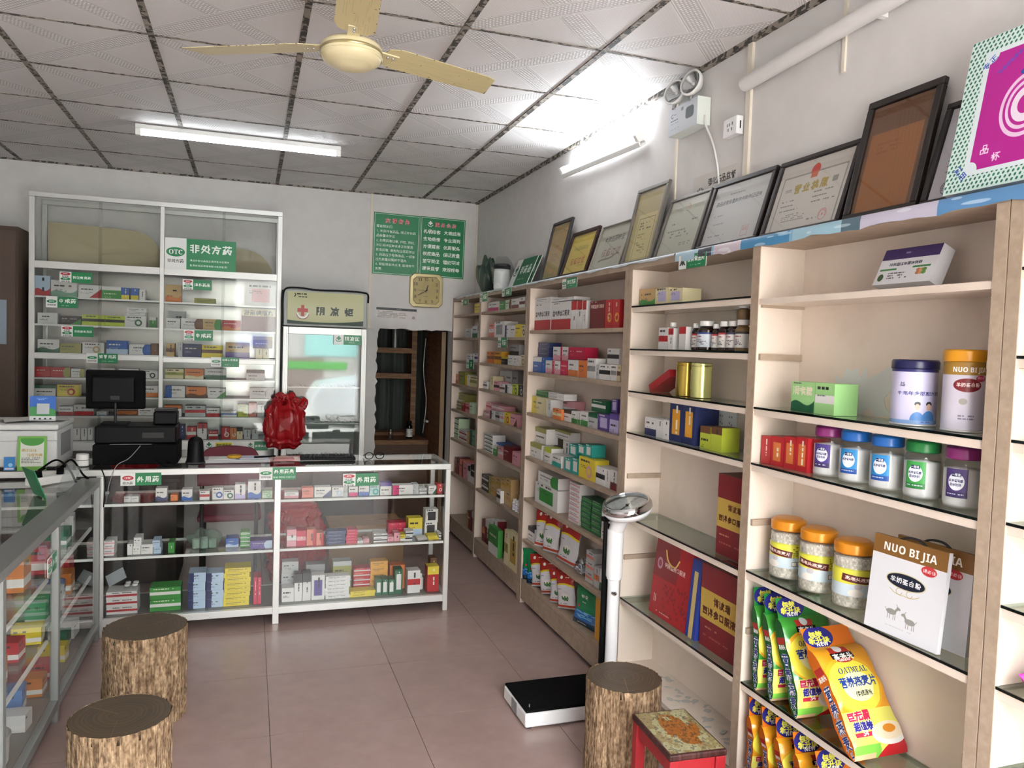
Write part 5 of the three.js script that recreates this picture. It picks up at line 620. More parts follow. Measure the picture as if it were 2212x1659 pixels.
const frames = [   // z0, z1, top, frame colour, border, print, label, bottom x, top x
  [1.914, 2.225, 2.442, 0x2b2a2a, .02, 'tan', 'narrow black-framed tan certificate, leftmost on the shelving top'],
  [2.245, 2.62, 2.335, 0x2a1512, .022, 'gold', 'dark-framed gold membership plaque beside the tan certificate'],
  [2.66, 3.03, 2.315, 0x8f897c, .006, 'plum', 'grey frameless plaque with a plum branch behind the tall mirror frame'],
  [3.06, 3.365, 2.447, 0x77736e, .02, 'mirror', 'tall silver-framed yellowish certificate standing above its neighbours'],
  [3.385, 3.725, 2.34, 0x6f6a66, .014, 'silver', 'grey-framed certificate with shiny silver paper'],
  [3.745, 4.15, 2.345, 0x231a1a, .02, 'gmp', 'dark-framed white certificate left of the business licence'],
  [4.172, 4.57, 2.342, 0x221a19, .018, 'licence', 'dark-framed business licence reading 营业执照 with red emblem'],
  [4.59, 4.872, 2.442, 0x1c1512, .024, 'amber', 'large black frame with an amber-brown sheet'],
  [4.885, 5.13, 2.356, 0x1d1718, .018, 'permit', 'dark-framed permit with a round seal behind the white and magenta bag'],
];
for (const [z0, z1, yt, col, bd, pr, label] of frames) {
  const t = thing('framed_certificate', label, 'picture frame', 'framed certificates on the shelving'), w = z1 - z0, h = leaner(t, z0, w, 2.0605, yt), D = .018, fm = std(col, .35, col > 0x600000 ? .4 : 0);
  mesh('frame', merge([rbx(-w / 2, w / 2, 0, bd, 0, D, .003), rbx(-w / 2, w / 2, h - bd, h, 0, D, .003), rbx(-w / 2, -w / 2 + bd, bd, h - bd, 0, D, .003), rbx(w / 2 - bd, w / 2, bd, h - bd, 0, D, .003)]), fm, t);
  const pw = w - 2 * bd, ph = h - 2 * bd, r = A3.add(pw * 900, ph * 900, (c, W, Hh) => paper[pr](c, W, Hh));
  mesh('certificate', atlasBox(pw, ph, .004, [null, null, null, null, r, paperEdge].map((q) => q ?? paperEdge)).translate(0, h / 2, .006), paperMat, t);
  mesh('glass_pane', pane(-pw / 2, pw / 2, bd, h - bd, .0115, .0135), M.glass, t);
}
{ // green sign 非药品, two boards leaning together
  for (const [z0, dx, lab] of [[1.285, -.012, 'green and white 非药品 sign leaning at the far end of the shelving top'], [1.325, .002, 'second green board leaning behind the 非药品 sign']]) {
    const w = .4, o = new THREE.Group(), h = leaner(o, z0, w, 2.0605, 2.265, -.115 + dx, -.03 + dx), r = A3.add(420, 220, (c, W, Hh) => { rect(c, -2, -2, W + 4, Hh + 4, '#d4dad4'); rect(c, W * .28, -2, W, Hh + 4, '#14623d'); crossMark(c, W * .04, Hh * .22, W * .2, '#1b3a2a'); hanzi(c, '非药品', W * .36, Hh * .26, W * .15, '#dfeae2', .16, .3); dashes(c, W * .36, Hh * .72, W * .45, Hh * .07, 1, '#8fb8a0'); });
    const m = mesh('product_sign', atlasBox(w, h, .006, [paperEdge, paperEdge, paperEdge, paperEdge, r, paperEdge]).translate(0, h / 2, .003), paperMat); m.position.copy(o.position); m.quaternion.copy(o.quaternion); tag(m, lab, 'sign', 'signs on the shelving top');
  }
}
{ // printed plastic sheeting draped over the top boards
  const sheet = (z0, z1, drop, mat, label) => {
    const n = Math.ceil((z1 - z0) / .04), prof = [[-.02, .0028], [-.1, .0028], [-.19, .003], [-.2025, .0005], [-.2045, -drop * .5], [-.2045, -drop]], pos = [], uv = [], idx = [];
    for (let i = 0; i <= n; i++) { const z = lerp(z0, z1, i / n), wv = Math.sin(z * 21) * .5 + Math.sin(z * 47 + 1) * .3 + rr(-.4, .4); prof.forEach(([x, y], j) => { pos.push(x + (j > 3 ? -.0035 * Math.abs(wv) : 0), 2.055 + y + (j < 3 ? 0 : j > 4 ? wv * .006 : 0), z); uv.push((z - z0) / 1.6, j < 3 ? j * .2 : .4 + (j - 2) * .2); }); }
    for (let i = 0; i < n; i++) for (let j = 0; j + 1 < prof.length; j++) { const a = i * prof.length + j, b = a + prof.length; idx.push(a, a + 1, b, a + 1, b + 1, b); }
    const g = new THREE.BufferGeometry(); g.setAttribute('position', new THREE.Float32BufferAttribute(pos, 3)); g.setAttribute('uv', new THREE.Float32BufferAttribute(uv, 2)); g.setIndex(idx); g.computeVertexNormals(); mat.side = THREE.DoubleSide;
    tag(mesh('plastic_sheet', g, mat), label, 'sheet', 'sheeting over the shelving');
  };
  const blue = canvas(1024, 128, (c, w, h) => { rect(c, 0, 0, w, h, '#7fb0cf'); for (const [x, ww, col] of [[0, 120, '#a9c6d6'], [110, 60, '#2a3038'], [180, 120, '#c9bcc6'], [290, 170, '#3f86b4'], [470, 150, '#9cc3d4'], [610, 50, '#56707e'], [660, 170, '#c3bfd2'], [830, 194, '#5c8dbc']]) rect(c, x, 0, ww, h, col); hanzi(c, '洁瑞', 330, 60, 44, '#e8f2f6', .14); hanzi(c, '康', 410, 60, 40, '#e8f2f6', .14); hanzi(c, '养护', 700, 66, 34, '#b0506e', .14); for (let k = 0; k < 40; k++) ell(c, rnd() * w, rnd() * h, rr(6, 30), rr(3, 9), 'rgba(235,244,248,.5)'); ell(c, 70, 90, 30, 14, '#c65a78'); });
  const pale = canvas(512, 128, (c, w, h) => { rect(c, 0, 0, w, h, '#c3cbd0'); for (let k = 0; k < 60; k++) { c.save(); c.translate(rnd() * w, rnd() * h); c.rotate(rr(-.6, .6)); rect(c, 0, 0, rr(8, 50), rr(2, 7), rnd() < .4 ? '#8fb6cc' : '#e3e8ea'); c.restore(); } });
  sheet(.1, 3.72, .012, std(0xffffff, .4, 0, { map: pale }), 'thin pale plastic sheet over the far shelving tops');
  sheet(3.73, 6.1, .036, std(0xffffff, .35, 0, { map: blue }), 'blue printed plastic sheet wrapping the near shelving top edge');
}
{ // white and magenta carry box at the right edge
  const t = thing('carry_box', 'white box with green dots and magenta panel at the top right', 'box'), w = .36, h = leaner(t, 5.012, w, 2.0605, 2.46, -.125, -.05);
  const r = A3.add(620, 690, (c, W, Hh) => {
    rect(c, -2, -2, W + 4, Hh + 4, '#cfe4dd'); for (let y = 8; y < Hh; y += 18) for (let x = 8; x < W; x += 22) ell(c, x + ((y / 18 | 0) % 2 ? 11 : 0), y, 5, 7, '#1d6a58', .5);
    const a = 110, b = 52; c.fillStyle = '#d9e6ea'; c.beginPath(); c.rect(a - b * .5, 70, W - 2 * a + b, Hh - 140); c.fill(); c.fillStyle = '#b3178e'; c.beginPath(); c.moveTo(a + 40, 90); c.lineTo(W - a - 40, 90); c.arc(W - a, 90, 40, Math.PI, Math.PI / 2, true); c.lineTo(W - a + 0, Hh - 130); c.arc(W - a, Hh - 90, 40, -Math.PI / 2, Math.PI, true); c.lineTo(a + 40, Hh - 90); c.arc(a, Hh - 90, 40, 0, -Math.PI / 2, true); c.lineTo(a, 130); c.arc(a, 90, 40, Math.PI / 2, 0, true); c.fill();
    c.save(); c.translate(70, 130); c.rotate(-.7); hanzi(c, '专正', 0, 0, 34, '#2a48b0', .1); c.restore(); c.save(); c.translate(56, Hh - 130); c.rotate(.8); hanzi(c, '实用', 0, 0, 36, '#2a48b0', .1); c.restore();
    for (const [rx, col] of [[120, '#e6c8e4'], [104, '#b3178e'], [92, '#e6c8e4'], [78, '#b3178e'], [66, '#e9dcec'], [36, '#b3178e']]) ell(c, W / 2 + 10, Hh * .52, rx * .95, rx * 1.15, col); ell(c, W / 2 + 20, Hh * .31, 60, 20, '#24489c'); hanzi(c, '品', a + 40, Hh * .72, 40, '#eddcee', .12); hanzi(c, '杯', a + 100, Hh * .78, 40, '#eddcee', .12); for (let k = 0; k < 6; k++) ell(c, a + 60 + k * 16, Hh * .26 - k * 12, 12, 8, '#7a3fae', k);
  });
  mesh('body', atlasBox(w, h, .05, [paperEdge, paperEdge, paperEdge, paperEdge, r, paperEdge]).translate(0, h / 2, .026), paperMat, t);
}
{ // clear bag with a white container, and a dark green plastic bag beside it
  const t = thing('bagged_container', 'white container in a clear plastic bag at the far end of the shelving', 'container', null, [-.1, 2.0605, 1.06]);
  mesh('container', lathe([[0, 0], [.052, 0], [.06, .02], [.062, .13], [.058, .16], [0, .165]], 28), M.white, t); mesh('lid', lathe([[0, .165], [.064, .165], [.064, .19], [.05, .2], [0, .2]], 28), M.dark, t);
  const g = new THREE.SphereGeometry(.09, 24, 16), p = g.attributes.position; for (let i = 0; i < p.count; i++) { const k = 1 + .16 * Math.sin(p.getX(i) * 90 + p.getY(i) * 60); p.setXYZ(i, p.getX(i) * k * .9, Math.max(0, (p.getY(i) + .09) * 1.45 * (.9 + .1 * k)), p.getZ(i) * k); } g.computeVertexNormals(); mesh('clear_bag', g, M.clearPlastic, t);
  const b = new THREE.IcosahedronGeometry(.1, 5), q = b.attributes.position; for (let i = 0; i < q.count; i++) { const x = q.getX(i), y = q.getY(i), z = q.getZ(i), k = 1 + .12 * Math.sin(x * 70 + y * 40) + .1 * Math.sin(z * 80 - y * 50); q.setXYZ(i, x * .7 * k, Math.max(0, (y + .1) * 1.3 * k), z * 1.5 * k); } b.computeVertexNormals();
  const m = mesh('plastic_bag', b, std(0x2c3f36, .35)); m.position.set(-.11, 2.0605, .72); tag(m, 'crumpled dark green plastic bag beside the bagged white container', 'bag');
}
// ---------- larger goods on the near bays ----------
const A4 = new Atlas(), goodsMat = A4.mat({ roughness: .38 }), bagMat = A4.mat({ roughness: .22 });
const blank = {}; const plain = (col) => blank[col] ??= A4.add(6, 6, (c) => rect(c, -2, -2, 10, 10, col));
function printBox(name, label, cat, dims, pos, rot, front, sideCol, group) {   // front faces -x
  const r = A4.add(...front.slice(0, 2), front[2]), s = plain(sideCol), m = mesh(name, atlasBox(dims[0], dims[1], dims[2], [s, r, s, s, front[3] ? A4.add(...front.slice(3, 6)) : s, s]), goodsMat);
  m.position.set(...pos); if (rot) m.rotation.set(...rot); return tag(m, label, cat, group);
}
const gift = (c, w, h) => { rect(c, -2, -2, w + 4, h + 4, '#7c1f26'); rect(c, -2, h * .3, w + 4, h * .36, '#c2a24a'); hanzi(c, '博诚瑞', w * .34, h * .35, w * .13, '#5a2a14', .16, .12); hanzi(c, '西洋参口服液', w * .06, h * .5, w * .13, '#5a2a14', .18, .1); dashes(c, w * .1, h * .74, w * .5, h * .04, 1, '#b07a5a'); dashes(c, w * .1, h * .84, w * .7, h * .04, 1, '#a05a4a'); };
printBox('gift_box', 'tall maroon and gold ginseng gift box on the fifth glass shelf', 'gift box', [.125, .31, .2], [-.085, .8725 + .155, 4.13], null, [300, 460, gift], '#6e1a20', 'maroon gift boxes');
printBox('gift_box', 'tall maroon and gold ginseng gift box behind the red gift bag', 'gift box', [.125, .33, .26], [-.085, .4795 + .165, 4.075], null, [390, 480, gift], '#6e1a20', 'maroon gift boxes');
const requestSettle = [];
{ // red paper gift bag with cord handle, and a blue one behind it
  const bag = (label, z0, z1, y0, y1, lean, front, col, cord) => {
    const t = thing('gift_bag', label, 'gift bag', 'paper gift bags'), w = z1 - z0, h = y1 - y0; t.position.set(-.165, y0, z0 + w / 2); t.rotation.set(0, 0, 0);
    const g = new THREE.Group(); t.rotation.z = -lean; requestSettle.push([t, y0]);
    const r = A4.add(w * 1300, h * 1300, front), s = plain(col);
    mesh('body', atlasBox(.05, h, w, [s, r, s, s, s, s]).translate(.026, h / 2, 0), goodsMat, t);
    if (cord) mesh('handle', tube([[-.002, h - .05, -w * .2], [-.006, h - .09, -w * .1], [-.006, h - .105, w * .02], [-.006, h - .1, w * .12], [-.002, h - .07, w * .18]], .0035, 30, 6), std(0xc9a15a, .7), t);
  };
  bag('red paper gift bag with white lettering and a gold cord', 3.56, 3.86, .4805, .825, .1, (c, w, h) => { rect(c, -2, -2, w + 4, h + 4, '#a3161f'); rect(c, -2, -2, w * .66, h * .52, '#7e151c'); ell(c, w * .16, h * .34, w * .075, w * .085, '#b98a9a'); ell(c, w * .16, h * .34, w * .045, w * .05, '#8e3a4c'); hanzi(c, '阿胶益寿口服液', w * .3, h * .3, w * .075, '#e8cfc8', .13, .04); rect(c, w * .1, h * .74, 6, h * .1, '#e8cfc8'); rect(c, w * .14, h * .74, 6, h * .1, '#e8cfc8'); for (let k = 0; k < 46; k++) hanzi(c, '寿', w * rr(.3, .95), h * rr(.5, .92), w * .05, '#7a0f18', .16); dashes(c, w * .2, h * .93, w * .5, h * .03, 1, '#d8b0a8'); }, '#a3161f', true);
  bag('blue and cream paper gift bag between the red bag and the gift box', 3.865, 3.935, .4805, .8, .08, (c, w, h) => { rect(c, -2, -2, w + 4, h + 4, '#273a8a'); rect(c, w * .3, h * .15, w * .4, h, '#c8b070'); }, '#273a8a', false);
}
// tilted red carton and two gold tins on the third glass shelf
{ const m = printBox('medicine_carton', 'red carton tilted on its edge beside the gold tins', 'medicine box', [.1, .034, .19], [-.1, 1.459 + .044, 3.545], [-.42, 0, 0], [150, 40, (c, w, h) => rect(c, -2, -2, w + 4, h + 4, '#a8242c'), 120, 120, (c, w, h) => rect(c, -2, -2, w + 4, h + 4, '#a8242c')], '#a8242c'); settle(m, 1.459); }
for (const [z, label, col, mt] of [[3.72, 'golden tin with a clear window, left of the pale gold tin', 0xb79c46, .7], [3.835, 'pale gold cylindrical tin on the third glass shelf', 0xd6d48a, .6]]) {
  const t = thing('tea_tin', label, 'tin', 'gold tins', [-.12, 1.4595, z]); mesh('body', lathe([[0, 0], [.042, 0], [.043, .003], [.043, .14], [.041, .144], [0, .144]], 36), std(col, .25, mt), t);
  const g = new THREE.CylinderGeometry(.0434, .0434, .08, 16, 1, true, Math.PI * 1.2, .7).translate(0, .075, 0); mesh('label_patch', g, std(mt > .65 ? 0xd8d2b8 : 0x9fb0aa, .3), t); mesh('rim', lathe([[.0435, .128], [.0445, .129], [.0445, .133], [.0435, .134]], 36), std(col, .2, .8), t);
}
// vitamin bottles on the second glass shelf
function bottle(label, z, x, y, r, h, body, cap, lab, accent, group = 'vitamin bottles on the second glass shelf', name = 'pill_bottle') {
  const t = thing(name, label, 'bottle', group, [x, y, z]);
  mesh('body', lathe([[0, 0], [r * .94, 0], [r, r * .08], [r, h * .68], [r * .8, h * .76], [r * .62, h * .79], [r * .62, h * .82], [0, h * .82]], 28), body, t);
  mesh('cap', lathe([[0, h * .82], [r * .76, h * .82], [r * .78, h * .84], [r * .78, h * .985], [r * .7, h], [0, h]], 28), cap, t);
  if (lab) { const q = A4.add(110, 60, (c, w, hh) => { rect(c, -2, -2, w + 4, hh + 4, lab); rect(c, -2, -2, w + 4, hh * .16, accent); for (const k of [0, 1]) { dashes(c, w * .5 * k + 6, hh * .26, w * .34, hh * .12, 1, '#8a2a34'); dashes(c, w * .5 * k + 6, hh * .5, w * .36, hh * .36, 4, '#3a3a44', .7); } }); const g = new THREE.CylinderGeometry(r * 1.012, r * 1.012, h * .5, 28, 1, true).translate(0, h * .36, 0); quadUV(g, q); mesh('label_band', g, goodsMat, t); }
  return t;
}
const brownGlass = std(0x24140e, .12), whitePlastic = std(0xe4e3e0, .35), ochre = std(0x6a5230, .3);
for (const [z, r, h, b, lab, ac, label] of [[3.622, .019, .118, whitePlastic, '#d8d8dc', '#c8b83a', 'white bottle with yellow and blue label among the red cartons'], [3.81, .02, .11, brownGlass, '#dcd8d4', '#b5323c', 'brown bottle with white label left of the large bottle'], [3.885, .038, .118, brownGlass, '#ccd4dc', '#2a3f78', 'largest dark bottle with a wide blue and white label'], [3.955, .02, .105, brownGlass, '#dcd8d4', '#b5323c', 'small dark bottle half hidden right of the largest bottle'], [4.01, .026, .114, brownGlass, '#dcd8d4', '#b5323c', 'brown bottle with white label and red stripe, second from the right'], [4.066, .026, .114, brownGlass, '#dcd8d4', '#3a3a5a', 'brown bottle with white label, right of the striped one'], [4.125, .029, .118, ochre, '#d8d6d2', '#2a2a30', 'ochre capsule bottle at the right end, carrying another bottle']]) bottle(label, z, -.135, 1.6545, r, h, b, whitePlastic, lab, ac);
bottle('small ochre capsule bottle standing on top of another bottle', 4.125, -.135, 1.7728, .026, .05, ochre, whitePlastic, null);
{ // socket plates on the back panel of the fourth bay
  for (const [z0, z1, lab] of [[3.741, 3.803, 'plain blanking plate beside the wall socket in the fourth bay'], [3.806, 3.945, 'double wall socket plate on the back panel of the fourth bay']]) { const t = thing('wall_socket', lab, 'socket', 'sockets in the fourth bay'); mesh('plate', rbx(-.02, -.0122, 1.335, 1.412, z0, z1, .003), M.whiteGloss, t); if (z1 - z0 > .1) for (const dz of [.035, .1]) for (const [dy, dd] of [[.052, -.008], [.052, .008], [.026, -.006], [.02, .007]]) mesh('pin_hole', bx(-.0206, -.0199, 1.335 + dy - .004, 1.335 + dy + .004, z0 + dz + dd - .0015, z0 + dz + dd + .0015), M.black, t); }
}
// probiotic carton leaning back on the top board of the fifth bay
{
  const t = mesh('medicine_carton', (() => { const r = A4.add(230, 150, (c, w, h) => { rect(c, -2, -2, w + 4, h + 4, '#d2d2d6'); rect(c, -2, -2, w + 4, h * .32, '#3a2a5c'); dashes(c, w * .4, h * .12, w * .16, h * .1, 1, '#8a80b0'); hanzi(c, '复合益生菌固体饮料', w * .18, h * .4, w * .06, '#2c2a3c', .14, .06); rect(c, w * .04, h * .56, w * .3, h * .05, '#3a7a44'); rect(c, w * .62, h * .54, w * .3, h * .05, '#3a7a44'); dashes(c, w * .22, h * .68, w * .4, h * .2, 3, '#55535c'); ell(c, w * .1, h * .8, w * .05, h * .1, '#3c5a34'); for (let k = 0; k < 6; k++) ell(c, w * (.74 + .05 * (k % 3)), h * (.66 + .08 * (k / 3 | 0)), 9, 7, ['#b5704a', '#c99060', '#5c8a4a'][k % 3]); }), s = plain('#d2d2d6'), p = plain('#3a2a5c'); return atlasBox(.045, .115, .2, [s, r, p, s, s, s]); })(), goodsMat);
  t.position.set(-.105, 1.8388 + .063, 4.86); t.rotation.set(0, 0, -.42); settle(t, 1.838); tag(t, 'purple and white probiotic carton leaning alone on the fifth bay top shelf', 'medicine box');
}
// milk powder cans
function can(label, z, x, y, r, h, lid, lidH, draw) {
  const t = thing('milk_powder_can', label, 'can', 'milk powder cans', [x, y, z]), q = A4.add(520, 260, draw);
  mesh('rim', lathe([[0, 0], [r, 0], [r * 1.02, .003], [r, .006], [0, .006]], 40), M.alu, t);
  mesh('body', quadUV(new THREE.CylinderGeometry(r, r, h - lidH - .006, 48, 1, true, Math.PI * .97, Math.PI * 2).translate(0, (h - lidH) / 2 + .003, 0), q), goodsMat, t);
  mesh('lid', lathe([[0, h - lidH], [r * 1.04, h - lidH], [r * 1.05, h - lidH + .004], [r * 1.05, h - .006], [r * .98, h], [0, h]], 40), std(lid, .3), t);
}
// the printed sheet's middle faces the room (towards -x and +z)
can('lilac milk powder can with dark blue lid, couple in blue shirts printed', 4.9, -.115, 1.4615, .058, .182, 0x1d1d4a, .026, (c, w, h) => { rect(c, -2, -2, w + 4, h + 4, '#c9c6e2'); const x = w * .38; rect(c, -2, -2, w + 4, h * .06, '#2b2a66'); hanzi(c, '益', x - 50, h * .24, 20, '#3a3a5a'); hanzi(c, '中老年多肽配方奶粉', x - 60, h * .4, 20, '#3a3f86', .11, .06); for (const [dx, s] of [[18, 1], [62, 1.15]]) { ell(c, x + dx, h * .93, 26 * s, 40 * s, '#4f86c8'); ell(c, x + dx, h * .63, 11 * s, 10 * s, '#26222a'); ell(c, x + dx, h * .685, 9 * s, 14 * s, '#d9b29a'); } rect(c, -2, h * .93, w + 4, h, '#7f9fd0'); dashes(c, x, h * .95, 80, 8, 1, '#4a5aa8'); });
can('slim white and gold milk powder can with amber lid', 5.06, -.115, 1.4615, .051, .212, 0xd9961c, .032, (c, w, h) => { rect(c, -2, -2, w + 4, h + 4, '#cdc8d6'); rect(c, -2, -2, w + 4, h * .2, '#a07a2e'); const x = w * .36; txt(c, 'NUO BI JIA', x - 40, h * .15, 26, '#fff'); ell(c, x + 20, h * .34, 54, 26, '#7a1c24'); hanzi(c, '羊奶蛋白粉', x - 22, h * .3, 17, '#f0e4e0', .13, .05); ell(c, x + 72, h * .24, 22, 12, '#c03450'); hanzi(c, '诺必佳', x + 56, h * .21, 10, '#f4dce0'); ell(c, x + 6, h * .58, 16, 12, '#a8a49c'); dashes(c, x - 10, h * .78, 90, 22, 2, '#7c7890'); });
// torn paper left on the back panel
{
  const s = new THREE.Shape(); const P = [[4.47, 1.462], [4.462, 1.5], [4.48, 1.56], [4.475, 1.585], [4.51, 1.57], [4.525, 1.61], [4.55, 1.6], [4.575, 1.612], [4.585, 1.575], [4.61, 1.615], [4.62, 1.58], [4.66, 1.595], [4.7, 1.62], [4.735, 1.605], [4.755, 1.58], [4.72, 1.55], [4.69, 1.52], [4.7, 1.49], [4.73, 1.47], [4.66, 1.463], [4.63, 1.49], [4.6, 1.463]]; P.forEach((p, i) => s[i ? 'lineTo' : 'moveTo'](p[0], p[1])); s.closePath();
  tag(mesh('torn_paper', new THREE.ExtrudeGeometry(s, { depth: .0015, bevelEnabled: false }).rotateY(-Math.PI / 2).translate(-.0123, 0, 0).applyMatrix4(new THREE.Matrix4().makeScale(1, 1, 1)), std(0xd6d8d4, .7)), 'torn white paper stuck to the back panel of the fifth bay', 'paper');
}
// glucose jars
const powder = std(0xe9e6e4, .8);
[['purple', 0x8a2a72, '#4b3a86', '固体饮料', 4.58, 'glucose jar with purple lid next to the three red cartons'], ['blue', 0x2166b8, '#2a86c4', '纯净葡萄糖', 4.695, 'glucose jar with blue lid, left of the two'], ['blue', 0x2166b8, '#2a86c4', '纯净葡萄糖', 4.818, 'glucose jar with blue lid, right of the two'], ['green', 0x1f7a3c, '#3f9c4c', '固体饮料', 4.943, 'glucose jar with green lid'], ['purple', 0x8a2a72, '#4b3a72', '固体饮料', 5.072, 'glucose jar with purple lid at the right end of its shelf']].forEach(([n, lid, lc, tx, z, label]) => {
  const t = thing('glucose_jar', label, 'jar', 'glucose jars on the third glass shelf', [-.115, 1.2646, z]), r = .047, h = .158;
  mesh('powder', lathe([[0, .002], [r * .93, .002], [r * .96, .012], [r * .96, .1], [0, .106]], 32), powder, t);
  mesh('jar', lathe([[r * .9, .0008], [r, .01], [r, .022], [r * .985, .025], [r * .985, .108], [r * .9, .12], [r * .82, .126]], 40), M.clearPlastic, t);
  mesh('lid', lathe([[0, .126], [r * .9, .126], [r * .93, .13], [r * .93, .15], [r * .86, h], [0, h]], 40), std(lid, .35), t);
  const q = A4.add(150, 170, (c, w, hh) => { rect(c, -2, -2, w + 4, hh + 4, lc); rect(c, -2, hh * .8, w + 4, hh, n === 'blue' ? '#1d4fa0' : n === 'green' ? '#2c7c3c' : '#3a2a60'); ell(c, w * .5, hh * .45, w * .36, w * .34, '#e4e8f0'); rect(c, w * .3, hh * .14, w * .42, hh * .13, '#1b2656'); hanzi(c, '一家依', w * .31, hh * .15, w * .12, '#eee', .14, .06); hanzi(c, tx === '固体饮料' ? '纯净葡萄糖' : tx, w * .16, hh * .36, w * .12, '#333a66', .12, .08); if (tx === '固体饮料') hanzi(c, tx, w * .22, hh * .5, w * .12, '#333a66', .12, .08); dashes(c, w * .1, hh * .86, w * .8, hh * .08, 1, '#c8cce0'); });
  mesh('label', quadUV(new THREE.CylinderGeometry(r * 1.005, r * 1.005, .074, 16, 1, true, 4.5, 1.15).translate(0, .066, 0), q), goodsMat, t);
});
// ribbed oat jars with orange lids
const oats = std(0xffffff, .8, 0, { map: dataTex(512, (x, y, i) => { const v = clamp(204 + (nD[i] - .5) * 120); return [v, v - 8, v - 22]; }) }), orangeLid = std(0xd98a1e, .28, .15);
[[4.395, .4, 'oat jar with orange lid at the left of the three'], [4.545, .1, 'oat jar with orange lid in the middle of the three'], [4.7, -.55, 'oat jar with orange lid nearest the white gift bag, back label showing']].forEach(([z, turn, label], k) => {
  const t = thing('oat_jar', label, 'jar', 'oat jars on the fourth glass shelf', [-.105, .8815, z]), r = .058, h = .205, prof = [[0, .001], [r * .92, .001]];
  for (let i = 0; i <= 40; i++) { const y = .004 + i / 40 * .158, rib = (y < .042 || y > .122) ? .0018 * Math.sin(y * 520) : 0; prof.push([r + rib - (y > .15 ? (y - .15) * .5 : 0), y]); } prof.push([r * .86, .166]);
  mesh('oats', lathe([[0, .003], [r * .95, .003], [r * .97, .01], [r * .97, .155], [0, .16]], 32), oats, t);
  mesh('jar', lathe(prof, 44), M.clearPlastic, t);
  mesh('lid', lathe([[0, .166], [r * .98, .166], [r * 1.0, .17], [r * 1.0, .194], [r * .94, .199], [r * .8, .2], [r * .78, .205], [0, .205]], 44), orangeLid, t);
  const q = A4.add(360, 130, (c, w, hh) => { rect(c, -2, -2, w + 4, hh + 4, '#dcd94a'); rect(c, -2, hh * .55, w + 4, hh, '#c4d4dc'); const x = w * .3; c.save(); c.translate(x, hh * .22); c.rotate(.12); rect(c, -12, -4, 140, 34, '#5c1c18'); hanzi(c, '高老头燕麦片', 0, 2, 19, '#f0e4d8', .13, .06); c.restore(); ell(c, x + 50, hh * .62, 16, 14, '#b8b4b8'); ell(c, x + 40, hh * .86, 30, 18, '#e2ddd4'); dashes(c, w * .66, hh * .1, w * .26, hh * .5, 6, '#7c7a40', .6); rect(c, w * .64, hh * .7, w * .3, hh * .2, '#e8e8e4'); for (let j = 0; j < 4; j++) { c.strokeStyle = '#333'; c.lineWidth = 2; c.strokeRect(w * (.65 + j * .072), hh * .72, w * .06, hh * .16); } });
  mesh('label', quadUV(new THREE.CylinderGeometry(r * 1.012, r * 1.012, .084, 40, 1, true, Math.PI * 1.02 - turn, Math.PI * 1.5).translate(0, .083, 0), q), goodsMat, t);
});
{ // goat milk gift bags
  const nuo = (c, w, h) => { rect(c, -2, -2, w + 4, h + 4, '#d9dade'); rect(c, -2, -2, w + 4, h * .2, '#80592a'); txt(c, 'NUO BI JIA', w * .5, h * .15, w * .14, '#f2f0ec', 'bold', 'sans-serif', 'center'); ell(c, w * .78, h * .24, w * .1, h * .05, '#c0333a'); hanzi(c, '诺必佳', w * .705, h * .222, w * .05, '#f6e0e0', .12); ell(c, w * .5, h * .42, w * .27, h * .085, '#c9bf9a'); ell(c, w * .5, h * .42, w * .255, h * .075, '#161c30'); hanzi(c, '羊奶蛋白粉', w * .29, h * .385, w * .078, '#f0f0f0', .13, .08); c.strokeStyle = '#b8a878'; c.lineWidth = 3; for (const s of [-1, 1]) { c.beginPath(); c.arc(w * (.5 + s * .07), h * .53, w * .04, 0, 5); c.stroke(); c.beginPath(); c.moveTo(w * .5, h * .56); c.quadraticCurveTo(w * (.5 + s * .12), h * .58, w * (.5 + s * .2), h * .52); c.stroke(); }
    for (const [x, y, k] of [[.36, .76, 1], [.62, .8, -1]]) { ell(c, w * x, h * y, w * .07, h * .03, '#8f8e88'); ell(c, w * (x + .095 * k), h * (y - .05), w * .03, h * .014, '#8f8e88', .4 * k); c.strokeStyle = '#8f8e88'; c.lineWidth = w * .03; c.beginPath(); c.moveTo(w * (x + .05 * k), h * (y - .01)); c.lineTo(w * (x + .085 * k), h * (y - .05)); c.stroke(); c.lineWidth = 2.5; c.beginPath(); c.moveTo(w * (x + .085 * k), h * (y - .06)); c.lineTo(w * (x + .06 * k), h * (y - .09)); c.moveTo(w * (x - .065 * k), h * y); c.lineTo(w * (x - .09 * k), h * (y - .03)); c.stroke(); for (const d of [-.05, -.02, .03, .055]) rect(c, w * (x + d), h * y, 3, h * .075, '#8f8e88'); } dashes(c, w * .3, h * .9, w * .4, h * .02, 1, '#c4c4c4'); };
  const r = A4.add(340, 420, nuo), s = plain('#d3d4d8'), br = plain('#80592a');
  for (const [z, dx, tilt, label] of [[4.965, -.012, .1, 'white and bronze goat milk gift bag standing in front beside the oat jars'], [5.0, .045, .06, 'second goat milk gift bag standing behind the first']]) {
    const t = thing('gift_bag', label, 'gift bag', 'goat milk gift bags', [-.178 + dx, .882, z]); t.rotation.z = -tilt; t.rotation.y = .06;
    mesh('body', atlasBox(.014, .265, .235, [s, r, br, s, s, s]).translate(.008, .1325, 0), goodsMat, t);
    mesh('handle', tube([[.008, .262, -.04], [.008, .272, -.02], [.008, .274, .02], [.008, .262, .045]], .0035, 20, 6), M.dark, t); settle(t, .881);
  }
}
